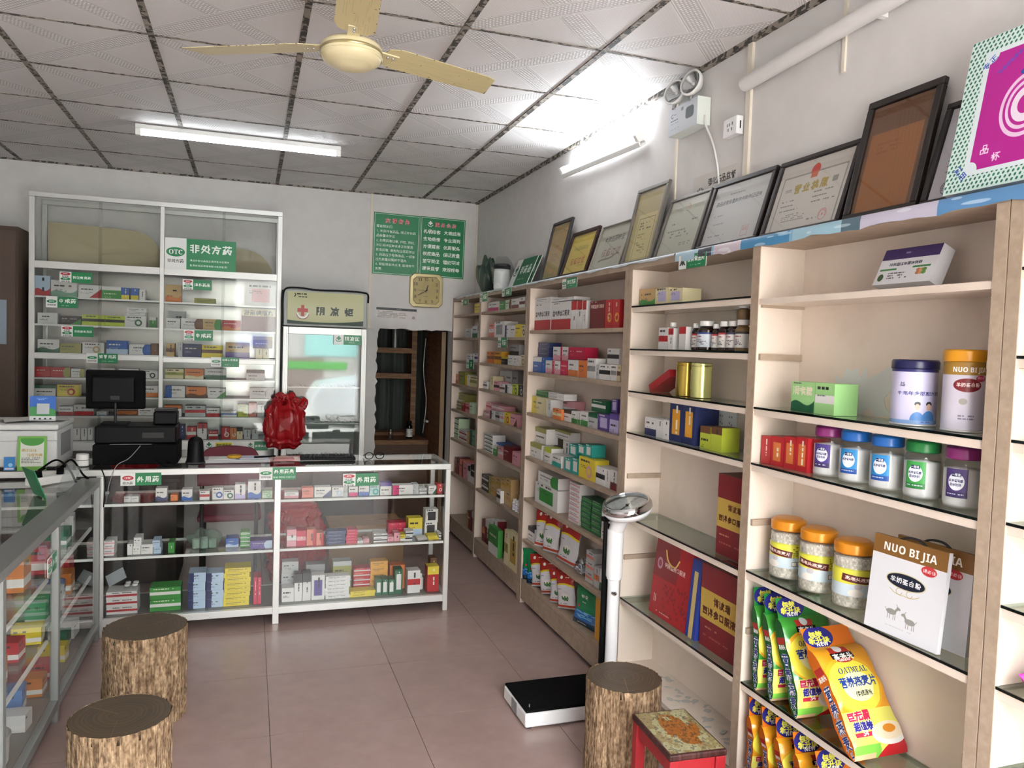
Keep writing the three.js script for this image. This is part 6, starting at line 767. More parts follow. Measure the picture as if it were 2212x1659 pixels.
// ---------- pillow bags ----------
function pillow(w, h, t, faces, seed, gusset = true) {            // faces the local +z
  const g = new THREE.BoxGeometry(w, h, t, 14, 20, 4), p = g.attributes.position, u = g.attributes.uv, N = [];
  const cnt = [[4, 20], [4, 20], [14, 4], [14, 4], [14, 20], [14, 20]].map(([a, b]) => (a + 1) * (b + 1)); let k = 0;
  cnt.forEach((n, f) => { const r = faces[f] ?? faces[5]; for (let i = 0; i < n; i++, k++) u.setXY(k, lerp(r[0], r[2], u.getX(k)), lerp(r[1], r[3], u.getY(k))); });
  for (let i = 0; i < p.count; i++) {
    const x = p.getX(i), y = p.getY(i), z = p.getZ(i), v = y / h * 2, a = x / w * 2;
    const pinch = Math.pow(Math.max(0, 1 - Math.pow(Math.abs(v), 6)), .6) * (gusset ? .72 + .28 * Math.sqrt(Math.max(0, 1 - a * a)) : Math.pow(Math.max(0, 1 - a * a * a * a), .55)), wr = .04 * Math.sin(a * 7 + seed) * Math.sin(v * 9 + seed * 2) + .03 * Math.sin(v * 17 + a * 5 + seed);
    p.setXYZ(i, x * (1 - .05 * (1 - Math.abs(v)) + .012 * Math.sin(v * 11 + seed)), y, z * Math.max(.06, pinch * (1 + wr * 2)) + .006 * Math.sin(v * 3 + seed));
  }
  g.computeVertexNormals(); return g;
}
const oatArt = (bg, edge) => (c, w, h) => {
  rect(c, -2, -2, w + 4, h + 4, bg); ell(c, w * .45, h * .4, w * .52, h * .26, '#e0a82a'); ell(c, w * .45, h * .41, w * .46, h * .235, '#e8dc4c'); rect(c, -2, h * .62, w + 4, h * .4, '#e2dc6a'); ell(c, w * .5, h * .42, w * .3, h * .13, '#eef0b8');
  rect(c, w * .28, h * .035, w * .36, h * .09, '#b3312c'); ell(c, w * .46, h * .055, w * .08, h * .04, '#e4e4e4'); rect(c, w * .26, h * .1, w * .42, h * .06, '#1c1a1c'); hanzi(c, '高老头', w * .3, h * .105, w * .11, '#eee', .15, .1); ell(c, w * .47, h * .178, w * .15, h * .022, '#b3312c'); txt(c, 'Golato', w * .47, h * .187, w * .07, '#fff', 'bold', 'sans-serif', 'center');
  txt(c, 'OATMEAL', w * .52, h * .3, w * .11, '#2a3a86', 'bold', 'serif', 'center'); hanzi(c, '营养燕麦片', w * .16, h * .33, w * .145, '#27418e', .13, .02); hanzi(c, '传统原味', w * .4, h * .46, w * .075, '#3a3a3a', .12, .05);
  hanzi(c, '巨无霸', w * .08, h * .62, w * .13, '#f4e8ec', .26, .05); hanzi(c, '巨无霸', w * .08, h * .62, w * .13, '#c02848', .16, .05); hanzi(c, '超值装', w * .12, h * .71, w * .12, '#f4f0f8', .26, .02); hanzi(c, '超值装', w * .12, h * .71, w * .12, '#33318e', .16, .02); rect(c, w * .1, h * .8, w * .36, h * .035, '#c8324a'); txt(c, '34', w * .24, h * .83, w * .1, '#fff');
  rect(c, -2, h * .9, w * .5, h * .1, '#7ac24a'); c.fillStyle = '#c4232c'; c.beginPath(); c.moveTo(w * .42, h + 2); c.quadraticCurveTo(w * .6, h * .9, w + 2, h * .87); c.lineTo(w + 2, h + 2); c.fill(); ell(c, w * .74, h * .83, w * .34, h * .095, '#e9e6e0'); ell(c, w * .74, h * .81, w * .3, h * .075, '#ead9bc'); ell(c, w * .76, h * .795, w * .13, h * .035, '#d98a24'); rect(c, -2, h * .965, w * .4, h * .05, '#d8b088');
};
const gussetArt = (bg) => (c, w, h) => { rect(c, -2, -2, w + 4, h + 4, bg); rect(c, w * .1, h * .2, w * .8, h * .07, '#b3312c'); hanzi(c, '高老头', w * .14, h * .27, w * .24, '#f4f4f4', .16, .02); hanzi(c, '营养燕麦片', w * .18, h * .36, w * .62, '#f0f4f4', .22, .0, true); hanzi(c, '营养燕麦片', w * .18, h * .36, w * .62, '#2c3c7c', .1, .0, true); };
const flagArt = (bg) => (c, w, h) => { rect(c, -2, -2, w + 4, h + 4, bg); ell(c, w * .3, h * .45, w * .3, h * .5, '#2a2a78'); hanzi(c, '包装', w * .12, h * .16, w * .14, '#e8e25a', .16, .04); hanzi(c, '新升级', w * .08, h * .44, w * .14, '#e8e25a', .16, .04); txt(c, 'NEW', w * .2, h * .86, w * .11, '#fff'); };
const OAT = { green: [A4.add(250, 380, oatArt('#3c8e34')), A4.add(74, 330, gussetArt('#1c5c2c')), A4.add(220, 100, flagArt('#1f7a34')), plain('#2c7c34')], orange: [A4.add(250, 380, oatArt('#e09a22')), A4.add(74, 330, gussetArt('#d06a1c')), A4.add(220, 100, flagArt('#d8701e')), plain('#d8801e')] };
function oatBag(kind, label, pos, rot, w = .17, h = .3, t = .085, group = 'oatmeal bags') {
  const o = thing('oatmeal_bag', label, 'bag', group, pos), [fr, gu, fl, pl] = OAT[kind]; o.rotation.set(...rot);
  mesh('pouch', pillow(w, h, t, [pl, gu, pl, pl, fr, pl], pos[2] * 13).translate(0, h / 2, 0), bagMat, o);
  mesh('header_flap', quadUV(new THREE.BoxGeometry(w * .96, .07, .002), fl).translate(0, h + .028, 0), bagMat, o); return settle(o, pos[1] > .4 ? .478 : .16, -.013, 4.308, 5.188);
}
for (const [t, y] of requestSettle) settle(t, y);
const faceOut = -Math.PI / 2;
oatBag('green', 'green oatmeal bag at the far left of its shelf', [-.11, .48, 4.385], [-.12, -.1, 0], .17, .29, .055);
oatBag('green', 'green oatmeal bag in the middle, blue flap just under the shelf', [-.11, .48, 4.472], [-.2, -.1, 0], .175, .29, .055);
oatBag('green', 'green oatmeal bag in front with its whole print showing', [-.108, .485, 4.59], [-.36, -.06, 0], .18, .31, .07);
oatBag('orange', 'orange and yellow oatmeal bag leaning on the green ones', [-.115, .493, 4.86], [-.74, -.05, 0], .185, .33, .07);
for (const [z, ln, lab] of [[4.375, .1, 'orange oatmeal bag at the left of the lowest shelf'], [4.462, .16, 'orange oatmeal bag second from left on the lowest shelf'], [4.552, .22, 'orange oatmeal bag third from left on the lowest shelf'], [4.66, .3, 'orange oatmeal bag fourth from left on the lowest shelf'], [4.79, .4, 'orange oatmeal bag at the right on the lowest shelf']]) oatBag('orange', lab, [-.11, .1625, z], [-ln, -.12, 0], .17, .215, .055, 'oatmeal bags on the lowest shelf');
// foil pouches in the third bay
const herbArt = (c, w, h) => { rect(c, -2, -2, w + 4, h + 4, '#c9c7ca'); c.fillStyle = '#a3261f'; c.beginPath(); c.moveTo(-2, -2); c.lineTo(w + 2, -2); c.lineTo(w + 2, h * .36); c.quadraticCurveTo(w * .5, h * .22, -2, h * .36); c.fill(); c.strokeStyle = '#d8c22c'; c.lineWidth = h * .05; c.beginPath(); c.moveTo(-2, h * .37); c.quadraticCurveTo(w * .5, h * .23, w + 2, h * .37); c.stroke(); ell(c, w * .35, h * .12, w * .07, w * .07, '#e0dcd4'); dashes(c, w * .5, h * .1, w * .3, h * .05, 1, '#e8d8c8'); dashes(c, w * .12, h * .44, w * .4, h * .03, 1, '#44464e'); ell(c, w * .52, h * .66, w * .2, h * .1, '#d8d4cc'); for (let k = 0; k < 7; k++) ell(c, w * (.36 + .05 * k), h * (.68 + .03 * (k % 3)), w * .04, h * .05, '#3c6a3a', k); dashes(c, w * .15, h * .84, w * .7, h * .03, 1, '#444'); rect(c, -2, h * .89, w + 4, h * .06, '#b0402c'); };
const lakeArt = (c, w, h) => { rect(c, -2, -2, w + 4, h + 4, '#14804c'); rect(c, -2, h * .62, w + 4, h * .5, '#1a62a8'); for (let k = 0; k < 14; k++) ell(c, rnd() * w, h * rr(.62, .8), w * .12, h * .012, '#7ab8dc'); rect(c, -2, h * .84, w + 4, h * .2, '#14344c'); hanzi(c, '剂安', w * .35, h * .2, w * .14, '#dcece0', .14, .2); ell(c, w * .25, h * .52, w * .05, w * .05, '#c8324c'); dashes(c, w * .4, h * .38, w * .3, h * .04, 1, '#cfe4d6'); dashes(c, w * .2, h * .9, w * .6, h * .03, 1, '#dce8ec'); };
const HERB = [A4.add(200, 300, herbArt), plain('#c9c7ca')], LAKE = [A4.add(200, 280, lakeArt), plain('#1c6a58')];
function pouch(kind, label, z, y, w, h, t, turn, lean, roll = 0, x = -.15, group = 'foil pouches in the third bay') {
  const o = mesh('foil_pouch', pillow(w, h, t, [kind[1], kind[1], kind[1], kind[1], kind[0], kind[1]], z * 17, false).translate(0, h / 2, 0), bagMat); o.position.set(x, y, z); o.rotation.set(-lean, faceOut + turn, roll, 'YXZ'); settle(o, y, -.013, 1.968, 3.272); tag(o, label, 'pouch', group);
}
pouch(HERB, 'red and white herb pouch, leftmost on the sixth shelf of the third bay', 2.2, .418, .13, .23, .03, .5, .1);
pouch(HERB, 'red and white herb pouch, middle one on the sixth shelf of the third bay', 2.33, .418, .14, .235, .035, .35, .16, .02);
pouch(HERB, 'widest red and white herb pouch with leaf print on the sixth shelf', 2.57, .418, .2, .235, .04, .15, .2, -.03);
pouch(LAKE, 'green and blue pouch at the far left of the third bay floor', 2.03, .1595, .12, .2, .03, .8, .05, .05);
pouch(LAKE, 'green and blue pouch second from the left on the third bay floor', 2.11, .1595, .12, .19, .03, .75, .06, .08);
pouch(HERB, 'red and white herb pouch third from the left on the third bay floor', 2.2, .1595, .14, .2, .035, .55, .1, .18);
pouch(HERB, 'red and white herb pouch fourth from the left on the third bay floor', 2.36, .1595, .14, .2, .035, .5, .1, .22);
pouch(HERB, 'red and white herb pouch fifth from the left on the third bay floor', 2.5, .1595, .13, .19, .035, .5, .1, .15);
pouch(HERB, 'red and white herb pouch beside the large green one', 2.61, .1595, .13, .2, .035, .5, .1, .14);
pouch(LAKE, 'large green and blue pouch at the right end of the row', 2.86, .1595, .2, .21, .05, .2, .12);
{ // crumpled foil lying on the sixth shelf
  const g = new THREE.IcosahedronGeometry(.045, 6), p = g.attributes.position; for (let i = 0; i < p.count; i++) { const x = p.getX(i), y = p.getY(i), z = p.getZ(i), k = 1 + .22 * Math.sin(x * 130 + z * 90) * Math.sin(y * 110) + .14 * Math.sin(z * 210 + y * 60); p.setXYZ(i, x * k, Math.max(0, (y + .04) * k * .8), z * 1.7 * k); } g.computeVertexNormals(); const m = mesh('foil_wrapper', g, M.foil); m.position.set(-.13, .4176, 2.79); tag(m, 'crumpled shiny silver foil on the sixth shelf of the third bay', 'wrapper');
}
// little white bottles at the end of the second bay's seventh shelf
let nb = 0; for (const [dz, dx] of [[0, .03], [.055, .03], [.11, .03], [.0, -.012], [.055, -.012], [.11, -.012]]) bottle('small white bottle, ' + ORD[++nb] + ' of six on the second bay seventh shelf', 1.7 + dz, -.15 + dx, .546, .017, nb < 4 ? .1 : .075, whitePlastic, whitePlastic, '#c8c8d4', '#8a8aa8', 'small bottles in the second bay', 'small_bottle');
// plastic packet in the sixth bay
{ const m = mesh('plastic_packet', pillow(.16, .09, .05, Array(6).fill(plain('#d84ab0')), 3, false).rotateX(-1.1).translate(0, .05, 0), A4.mat({ roughness: .2 })); m.position.set(-.12, .8815, 5.36); settle(m, .88, -.013, 5.264); tag(m, 'bright pink plastic packet on a shelf at the right edge', 'packet'); }
{ const m = mesh('dark_canister', lathe([[0, 0], [.06, 0], [.066, .01], [.066, .1], [.05, .14], [0, .15]], 30), M.black); m.position.set(-.11, .4806, 5.4); settle(m, .48, -.03); tag(m, 'black rounded canister at the lower right edge', 'canister'); }
// ---------- things on and behind the counters ----------
const TOP = CT + .0042, TOPL = CL + .0042;
{ // printer
  const t = thing('printer', 'white printer at the far left end of the counter', 'printer', null, [-3.02, TOP, 1.77]);
  mesh('body', rbx(-.26, .19, .012, .205, -.2, .2, .012), std(0xc9cbca, .45), t); mesh('lid', rbx(-.265, .195, .207, .238, -.205, .205, .01), std(0xd2d3d1, .4), t);
  mesh('seam', bx(-.2, .192, .15, .153, .199, .2015), M.grey, t); mesh('side_vent', bx(.1895, .1915, .06, .18, -.12, .12), M.grey, t); mesh('foot', merge([bx(-.24, -.2, 0, .012, .14, .18), bx(.13, .17, 0, .012, .14, .18), bx(-.24, -.2, 0, .012, -.18, -.14), bx(.13, .17, 0, .012, -.18, -.14)]), M.dark, t);
  const p = mesh('paper_sheet', new THREE.PlaneGeometry(.3, .21, 8, 4).rotateX(-Math.PI / 2), std(0xc8c6c0, .8, 0, { side: THREE.DoubleSide })); { const q = p.geometry.attributes.position; for (let i = 0; i < q.count; i++) q.setY(i, .004 + .01 * Math.abs(Math.sin(q.getX(i) * 9 + q.getZ(i) * 14))); p.geometry.computeVertexNormals(); } p.position.set(-2.97, TOP + .238, 1.78); p.rotation.y = .3; tag(p, 'loose white paper lying on the printer lid', 'paper');
  const card = (label, w, h, pos, rot, draw, back, name) => { const r = A3.add(w * 1100, h * 1100, draw), m = mesh(name, atlasBox(w, h, .003, [paperEdge, paperEdge, paperEdge, paperEdge, r, paperEdge]).translate(0, h / 2, 0), paperMat); m.position.set(...pos); m.rotation.set(...rot); return tag(m, label, 'sign', 'cards on the counters'); };
  card('blue, green and white payment card standing on the printer', .122, .135, [-2.925, TOP + .2435, 1.85], [-.12, .05, 0], (c, w, h) => { rect(c, -2, -2, w + 4, h + 4, '#2a62b8'); ell(c, w * .3, h * .72, w * .8, h * .3, '#3f8a4c'); rect(c, -2, h * .8, w + 4, h, '#d4d8da'); dashes(c, w * .25, h * .08, w * .5, h * .1, 2, '#9fc0ea'); rect(c, w * .27, h * .3, w * .48, h * .42, '#aeb6b8'); for (let k = 0; k < 4; k++) ell(c, w * (.2 + k * .2), h * .9, 6, 5, '#44484c'); }, 0, 'payment_card');
  card('green leaflet holder with white text panel against the printer front', .132, .178, [-2.94, TOP, 2.0], [-.1, .03, 0], (c, w, h) => { rect(c, -2, -2, w + 4, h + 4, '#6aa544'); rect(c, w * .1, h * .1, w * .8, h * .78, '#cfd2c8'); ell(c, w * .5, h * .12, w * .4, h * .16, '#3f8a34'); rect(c, -2, -2, w + 4, h * .07, '#6aa544'); hanzi(c, '健康人生', w * .14, h * .36, w * .12, '#b89a5c', .14, .1); hanzi(c, '绿色无毒', w * .34, h * .5, w * .12, '#b89a5c', .14, .1); dashes(c, w * .14, h * .62, w * .7, h * .18, 4, '#77787a'); }, 0, 'leaflet_holder');
  card('small blue card leaning at the printer base by the left edge', .05, .07, [-3.045, TOP, 1.985], [-.1, 0, 0], (c, w, h) => { rect(c, -2, -2, w + 4, h + 4, '#2a78b8'); ell(c, w * .6, h * .6, w * .2, w * .2, '#8ac0de'); rect(c, w * .1, h * .8, w * .8, h * .14, '#ccd'); }, 0, 'blue_card');
}
{ // cash drawer, monitor, receipt printer
  const t = thing('cash_drawer', 'bulky black cash register base on the counter', 'cash register', null, [-2.465, TOP, 1.74]);
  mesh('drawer', rbx(-.215, .215, .004, .115, -.14, .14, .006), M.blackMatte, t); mesh('console', rbx(-.21, .205, .117, .216, -.14, .12, .012), M.black, t); mesh('drawer_front_line', bx(-.13, .08, .117, .119, .139, .1425), M.grey, t); mesh('button_panel', bx(.03, .14, .15, .18, .1195, .1215), M.dark, t);
  const m = thing('monitor', 'black flat monitor seen from behind on the cash register', 'monitor', null, [-2.585, TOP + .2165, 1.76]); m.rotation.x = .04;
  mesh('stand_foot', rbx(-.07, .07, 0, .01, -.06, .05, .003), M.black, m); mesh('stand_pole', cyl(V(0, .008, .0), V(0, .15, .0), .007), M.dark, m); mesh('rear_shell', rbx(-.152, .152, .085, .305, -.035, -.01, .012), M.blackMatte, m); mesh('rear_bulge', rbx(-.12, .1, .12, .27, -.012, .012, .012), M.black, m); mesh('mount', rbx(-.025, .025, .14, .165, .01, .018, .003), M.dark, m); mesh('screen', bx(-.145, .145, .092, .298, -.037, -.034), M.blackGlass, m);
  const p = thing('receipt_printer', 'small black receipt printer on the right of the cash register', 'printer', null, [-2.325, TOP + .2165, 1.74]); mesh('body', rbx(-.062, .062, .0, .075, -.07, .06, .01), M.black, p); mesh('cover', rbx(-.058, .058, .076, .09, -.066, .05, .006), M.dark, p); mesh('paper_slot', bx(-.04, .04, .09, .091, .01, .016), M.grey, p);
  const s = thing('speaker', 'black bullet-shaped speaker standing on the counter', 'speaker', null, [-2.158, TOP, 1.86]); mesh('body', lathe([[0, 0], [.05, 0], [.052, .006], [.045, .04], [.042, .1], [.04, .13], [.03, .148], [.012, .156], [0, .157]], 32), M.black, s); mesh('base_ring', lathe([[.0505, .004], [.054, .006], [.053, .014], [.0485, .014]], 32), M.dark, s);
}
{ // power strip, plugs, white adapter
  const t = thing('power_strip', 'white power strip with black plugs on the left counter', 'power strip', null, [-2.82, TOPL + .002, 2.14], .85);
  mesh('body', rbx(-.12, .12, 0, .04, -.03, .03, .006), M.white, t); for (const x of [-.07, .05]) { mesh('plug', merge([cyl(V(x, .04, 0), V(x, .072, 0), .019, .015), cyl(V(x, .07, 0), V(x + .03, .084, .012), .006)]), M.blackMatte, t); }
  t.updateMatrixWorld(true); t.attach(mesh('power_cord', tube([[-2.866, TOPL + .0755, 2.193], [-2.78, TOPL + .13, 2.21], [-2.72, TOPL + .08, 2.23], [-2.7, TOPL + .02, 2.2], [-2.72, TOPL + .012, 2.1]], .005, 40), M.blackMatte));
  t.attach(mesh('power_cord', tube([[-2.787, TOPL + .0755, 2.102], [-2.73, TOPL + .12, 2.14], [-2.67, TOPL + .05, 2.18], [-2.66, TOPL + .015, 2.1], [-2.68, TOPL + .014, 2.06]], .005, 40), M.blackMatte));
  const a = thing('power_adapter', 'round white adapter behind the power strip', 'adapter', null, [-2.73, TOP, 1.86]); mesh('body', lathe([[0, 0], [.03, 0], [.032, .004], [.032, .06], [.028, .066], [0, .066]], 28), M.white, a); mesh('seam', lathe([[.0322, .03], [.0328, .031], [.0328, .034], [.0322, .035]], 28), M.grey, a);
  for (const [pts, r, mt, lab] of [[[[-2.5, TOP + .06, 1.89], [-2.6, TOP + .03, 1.95], [-2.62, TOP + .02, 1.99], [-2.595, TOP - .05, 2.016], [-2.6, TOP - .2, 2.02]], .003, M.blackMatte, 'black cable hanging over the counter front from the cash register'], [[[-2.44, TOP + .11, 1.89], [-2.49, TOP + .05, 1.96], [-2.54, TOP + .02, 2.0], [-2.57, TOP - .06, 2.016], [-2.59, TOP - .18, 2.02]], .002, M.grey, 'thin grey cable hanging over the counter front'], [[[-2.3, TOP + .03, 1.9], [-2.26, TOP + .006, 1.97], [-2.3, TOP + .006, 1.985], [-2.36, TOP + .03, 1.9]], .003, M.blackMatte, 'short black cable curled at the counter edge']]) tag(mesh('cable', tube(pts, r, 40), mt), lab, 'cable');
}
{ // keyboard, paper tray, tape, glasses, pink paper
  const k = thing('keyboard', 'black computer keyboard on the counter', 'keyboard', null, [-1.41, TOP, 1.75], -.03); mesh('base', rbx(-.165, .165, 0, .016, -.055, .055, .004), M.black, k);
  for (let r = 0; r < 5; r++) { const l = []; for (let i = 0; i < 15; i++) l.push(rbx(-.158 + i * .0212, -.141 + i * .0212, .0162, .023 + r * .0006, .03 - r * .018, .046 - r * .018, .002, 1)); mesh('key_row', merge(l), M.dark, k); }
  const tr = thing('stationery_tray', 'flat white tray of papers and pens beside the speaker', 'tray', null, [-1.92, TOP, 1.78]); mesh('tray', rbx(-.2, .17, 0, .02, -.08, .08, .004), std(0xa9a9ac, .4), tr); mesh('paper', bx(-.17, -.02, .0205, .0225, -.05, .07), M.white, tr); mesh('paper', bx(0, .16, .0205, .024, -.06, .06), std(0xc4c4d4, .6), tr); mesh('slot', bx(-.14, -.1, .0205, .0215, -.075, -.055), M.black, tr);
  const tp = thing('tape_roll', 'yellow adhesive tape roll on the stationery tray', 'tape', null, [-1.95, TOP + .024, 1.81]); mesh('ring', new THREE.TorusGeometry(.032, .008, 10, 36).rotateX(Math.PI / 2).translate(0, .009, 0), std(0xc99a22, .25), tp); mesh('core', lathe([[.022, 0], [.026, 0], [.026, .016], [.022, .016]], 30), M.cardboard, tp);
  tag(mesh('pen', cyl(V(-1.84, TOP + .03, 1.83), V(-1.72, TOP + .03, 1.8), .005), M.blackMatte), 'black pen lying on the papers on the counter', 'pen');
  const nb2 = mesh('paper_pad', rbx(-.06, .06, 0, .012, -.045, .045, .002), std(0xc48a8a, .7)); nb2.position.set(-1.67, TOP, 1.77); tag(nb2, 'pink paper pad between the tray and the keyboard', 'paper pad');
  const g = thing('eyeglasses', 'pair of dark-rimmed eyeglasses on the counter', 'glasses', null, [-1.13, TOP, 1.79]); for (const x of [-.033, .033]) { mesh('rim', new THREE.TorusGeometry(.025, .003, 8, 28).scale(1, .8, 1).translate(x, .022, 0), M.black, g); mesh('temple_arm', tube([[x * 1.7, .03, 0], [x * 1.7, .02, -.05], [x * 1.6, .006, -.12]], .0025, 16, 6), M.black, g); } mesh('bridge', cyl(V(-.009, .026, 0), V(.009, .026, 0), .0025), M.black, g);
}
{ // green tent sign on the left counter and green sign on its front glass
  const t = thing('tent_sign', 'green tilted acrylic sign standing on the left counter', 'sign', null, [-2.79, TOPL + .004, 2.5], .5); mesh('panel', bx(-.002, .002, 0, .14, -.09, .09).rotateZ(.35), std(0x1f8a54, .3), t); mesh('panel', bx(-.002, .002, 0, .14, -.09, .09).rotateZ(-.35).translate(.098, 0, 0), M.clearPlastic, t);
  const r = A2.add(190, 80, (c, w, h) => drawSign(c, w, h, 'both', '外用药', '')), e = swatchSign(), m = mesh('category_sign', atlasBox(.002, .075, .2, [r, e, e, e, e, e]), signMat); m.position.set(-2.6225, .7, 3.02); tag(m, 'green sign on the front glass of the left counter', 'sign', 'green department signs');
}
// crumpled red plastic bags
function redBag(label, pos, s, hang) {
  const g = new THREE.IcosahedronGeometry(1, 20), p = g.attributes.position;
  for (let i = 0; i < p.count; i++) { let x = p.getX(i), y = p.getY(i), z = p.getZ(i); const k = 1 + .07 * Math.sin(x * 9 + y * 6) + .05 * Math.sin(y * 21 + x * 4) + .05 * Math.sin(z * 13 - y * 17) + .03 * Math.sin(x * 31 + z * 11), sq = (v, e) => Math.sign(v) * Math.pow(Math.abs(v), e); x = sq(x, hang ? .42 : .62) * k * (1 + (hang ? .05 * Math.sin(y * 5 + 1) : 0)); y = sq(y, hang ? .45 : .6); z = z * k; if (hang) { z *= 1 + .35 * Math.sin(x * 11 + y * 2) * (.4 + .6 * Math.max(0, y)); if (y > .45) x *= 1 - (y - .45) * .5; } p.setXYZ(i, x * s[0], y * s[1] + (hang ? .04 * Math.sin(x * 9) * s[1] : 0), z * s[2]); }
  g.computeVertexNormals(); const t = thing('plastic_bag', label, 'bag', 'red plastic bags', pos); const rb = std(0x9c0d16, .32); mesh('body', g, rb, t);
  if (hang) for (const [x, y, a, l] of [[-.035, .19, .1, .05], [.045, .19, -.35, .05], [.115, .15, -1.0, .06]]) { const e = new THREE.IcosahedronGeometry(1, 10), q = e.attributes.position; for (let i = 0; i < q.count; i++) { const X = q.getX(i), Y = q.getY(i), Z = q.getZ(i), k = 1 + .22 * Math.sin(X * 9 + Y * 5 + x * 40) + .12 * Math.sin(Y * 17 + Z * 9); q.setXYZ(i, X * .04 * k * (1.1 - .3 * Y), Y * l, Z * .028 * k); } e.computeVertexNormals(); mesh('handle_loop', e.rotateZ(a).translate(x, y, 0), rb, t); }
}
redBag('red plastic carrier bags hanging between the tall cabinet and the cooler', [-1.62, 1.015, .58], [.135, .19, .05], true);
redBag('crumpled red bag behind the left part of the counter', [-2.57, .73 + .085, 1.08], [.13, .085, .1], false);
redBag('large crumpled red bag behind the middle of the counter', [-1.56, .29, 1.3], [.18, .29, .13], false);
{ // maroon chair behind the counter
  const t = thing('chair', 'maroon-backed chair behind the counter', 'chair', null, [-1.985, 0, 1.02]); const mr = std(0x6c1c30, .6);
  const s = new THREE.Shape(); s.moveTo(-.19, 0); s.quadraticCurveTo(-.2, .2, -.13, .23); s.quadraticCurveTo(0, .26, .13, .23); s.quadraticCurveTo(.2, .2, .19, 0); s.closePath();
  mesh('backrest', new THREE.ExtrudeGeometry(s, { depth: .03, bevelEnabled: true, bevelSize: .008, bevelThickness: .008 }).translate(0, .68, .16), mr, t); mesh('seat', rbx(-.2, .2, .42, .47, -.22, .16, .02), mr, t);
  for (const x of [-.17, .17]) { mesh('leg', cyl(V(x, 0, .18), V(x, .72, .185), .012), M.dark, t); mesh('leg', cyl(V(x, 0, -.18), V(x, .43, -.18), .012), M.dark, t); }
  const lc = thing('added_low_cabinet', 'dark low cabinet added to darken the space behind the counter', 'cabinet', null, [-1.6, 0, .74]); mesh('body', bx(-.15, .62, 0, .72, -.18, .1), std(0x241c18, .7), lc); mesh('door', bx(-.13, .15, .04, .69, .1, .115), std(0x2c221d, .6), lc); mesh('door', bx(.17, .6, .04, .69, .1, .115), std(0x2c221d, .6), lc);  // dark piece added so the space behind the counter reads dark
  const b = thing('cardboard_box', 'brown cardboard box on the floor behind the counter', 'box', null, [-1.1, 0, 1.2]); mesh('body', bx(-.25, .25, 0, .4, -.17, .17), M.cardboard, b); mesh('flap', bx(-.25, .25, .4, .404, -.17, -.01), M.cardboard, b); mesh('flap', bx(-.25, .25, .4, .404, .01, .17), M.cardboard, b);
  const w = thing('added_work_desk', 'dark wooden desk added to darken the view through the counter glass', 'desk', null, [-2.78, 0, .8]); const dk = std(0x1f1814, .7); mesh('top', rbx(-.5, .5, .70, .73, -.2, .42, .005), dk, w); for (const x of [-.46, .46]) mesh('side', bx(x - .015, x + .015, 0, .70, -.2, .42), dk, w); mesh('front_panel', bx(-.445, .445, .05, .70, .38, .4), dk, w);  // desk and front panel added to deepen the shade seen through the glass
}
// clear bag of bandages, blister of bottles and loose leaflets inside the counter
{
  const g = new THREE.IcosahedronGeometry(.085, 10), p = g.attributes.position; for (let i = 0; i < p.count; i++) { const x = p.getX(i), y = p.getY(i), z = p.getZ(i), k = 1 + .08 * Math.sin(x * 80 + y * 50) + .06 * Math.sin(z * 90); p.setXYZ(i, x * 1.05 * k, Math.max(0, (y + .06) * .75 * k), z * .7 * k); } g.computeVertexNormals(); const m = mesh('bandage_pack', g, M.plasticBag); m.position.set(-2.105, .4288, 1.84); tag(m, 'clear plastic pack of bandages on the middle counter shelf', 'bandage pack'); for (const [x, z] of [[-.045, .01], [0, .015], [.045, .01], [.0, -.025]]) mesh('bandage_roll', new THREE.CylinderGeometry(.02, .02, .05, 20).translate(x, .027, z), std(0xc9d2cc, .9), m);
  let k = 0; for (const [x, z] of [[-2.5, 1.93], [-2.46, 1.93], [-2.5, 1.885], [-2.46, 1.885]]) bottle('small clear bottle with white cap, ' + ORD[++k] + ' of four on the stacked boxes', x, 0, 0, 0.018, .06, M.clearPlastic, whitePlastic, null, null, 'small clear bottles in the counter', 'small_bottle').position.set(x, .1955, z - .04);
  const l = mesh('leaflet', bx(-.05, .05, 0, .001, -.035, .035).rotateX(.9).rotateZ(.5), std(0x9aa0a4, .6)); l.position.set(-2.56, .29, 1.86); tag(l, 'grey leaflet tilted in the lower left of the counter', 'leaflet');
  const tb = thing('spray_bottle', 'white spray bottle at the right of the lowest counter shelf', 'bottle', null, [-.83, .1003, 1.86]); mesh('body', lathe([[0, 0], [.014, 0], [.016, .004], [.016, .07], [.009, .08], [0, .08]], 20), whitePlastic, tb); mesh('cap', lathe([[0, .08], [.008, .08], [.008, .1], [0, .1]], 16), whitePlastic, tb);
}
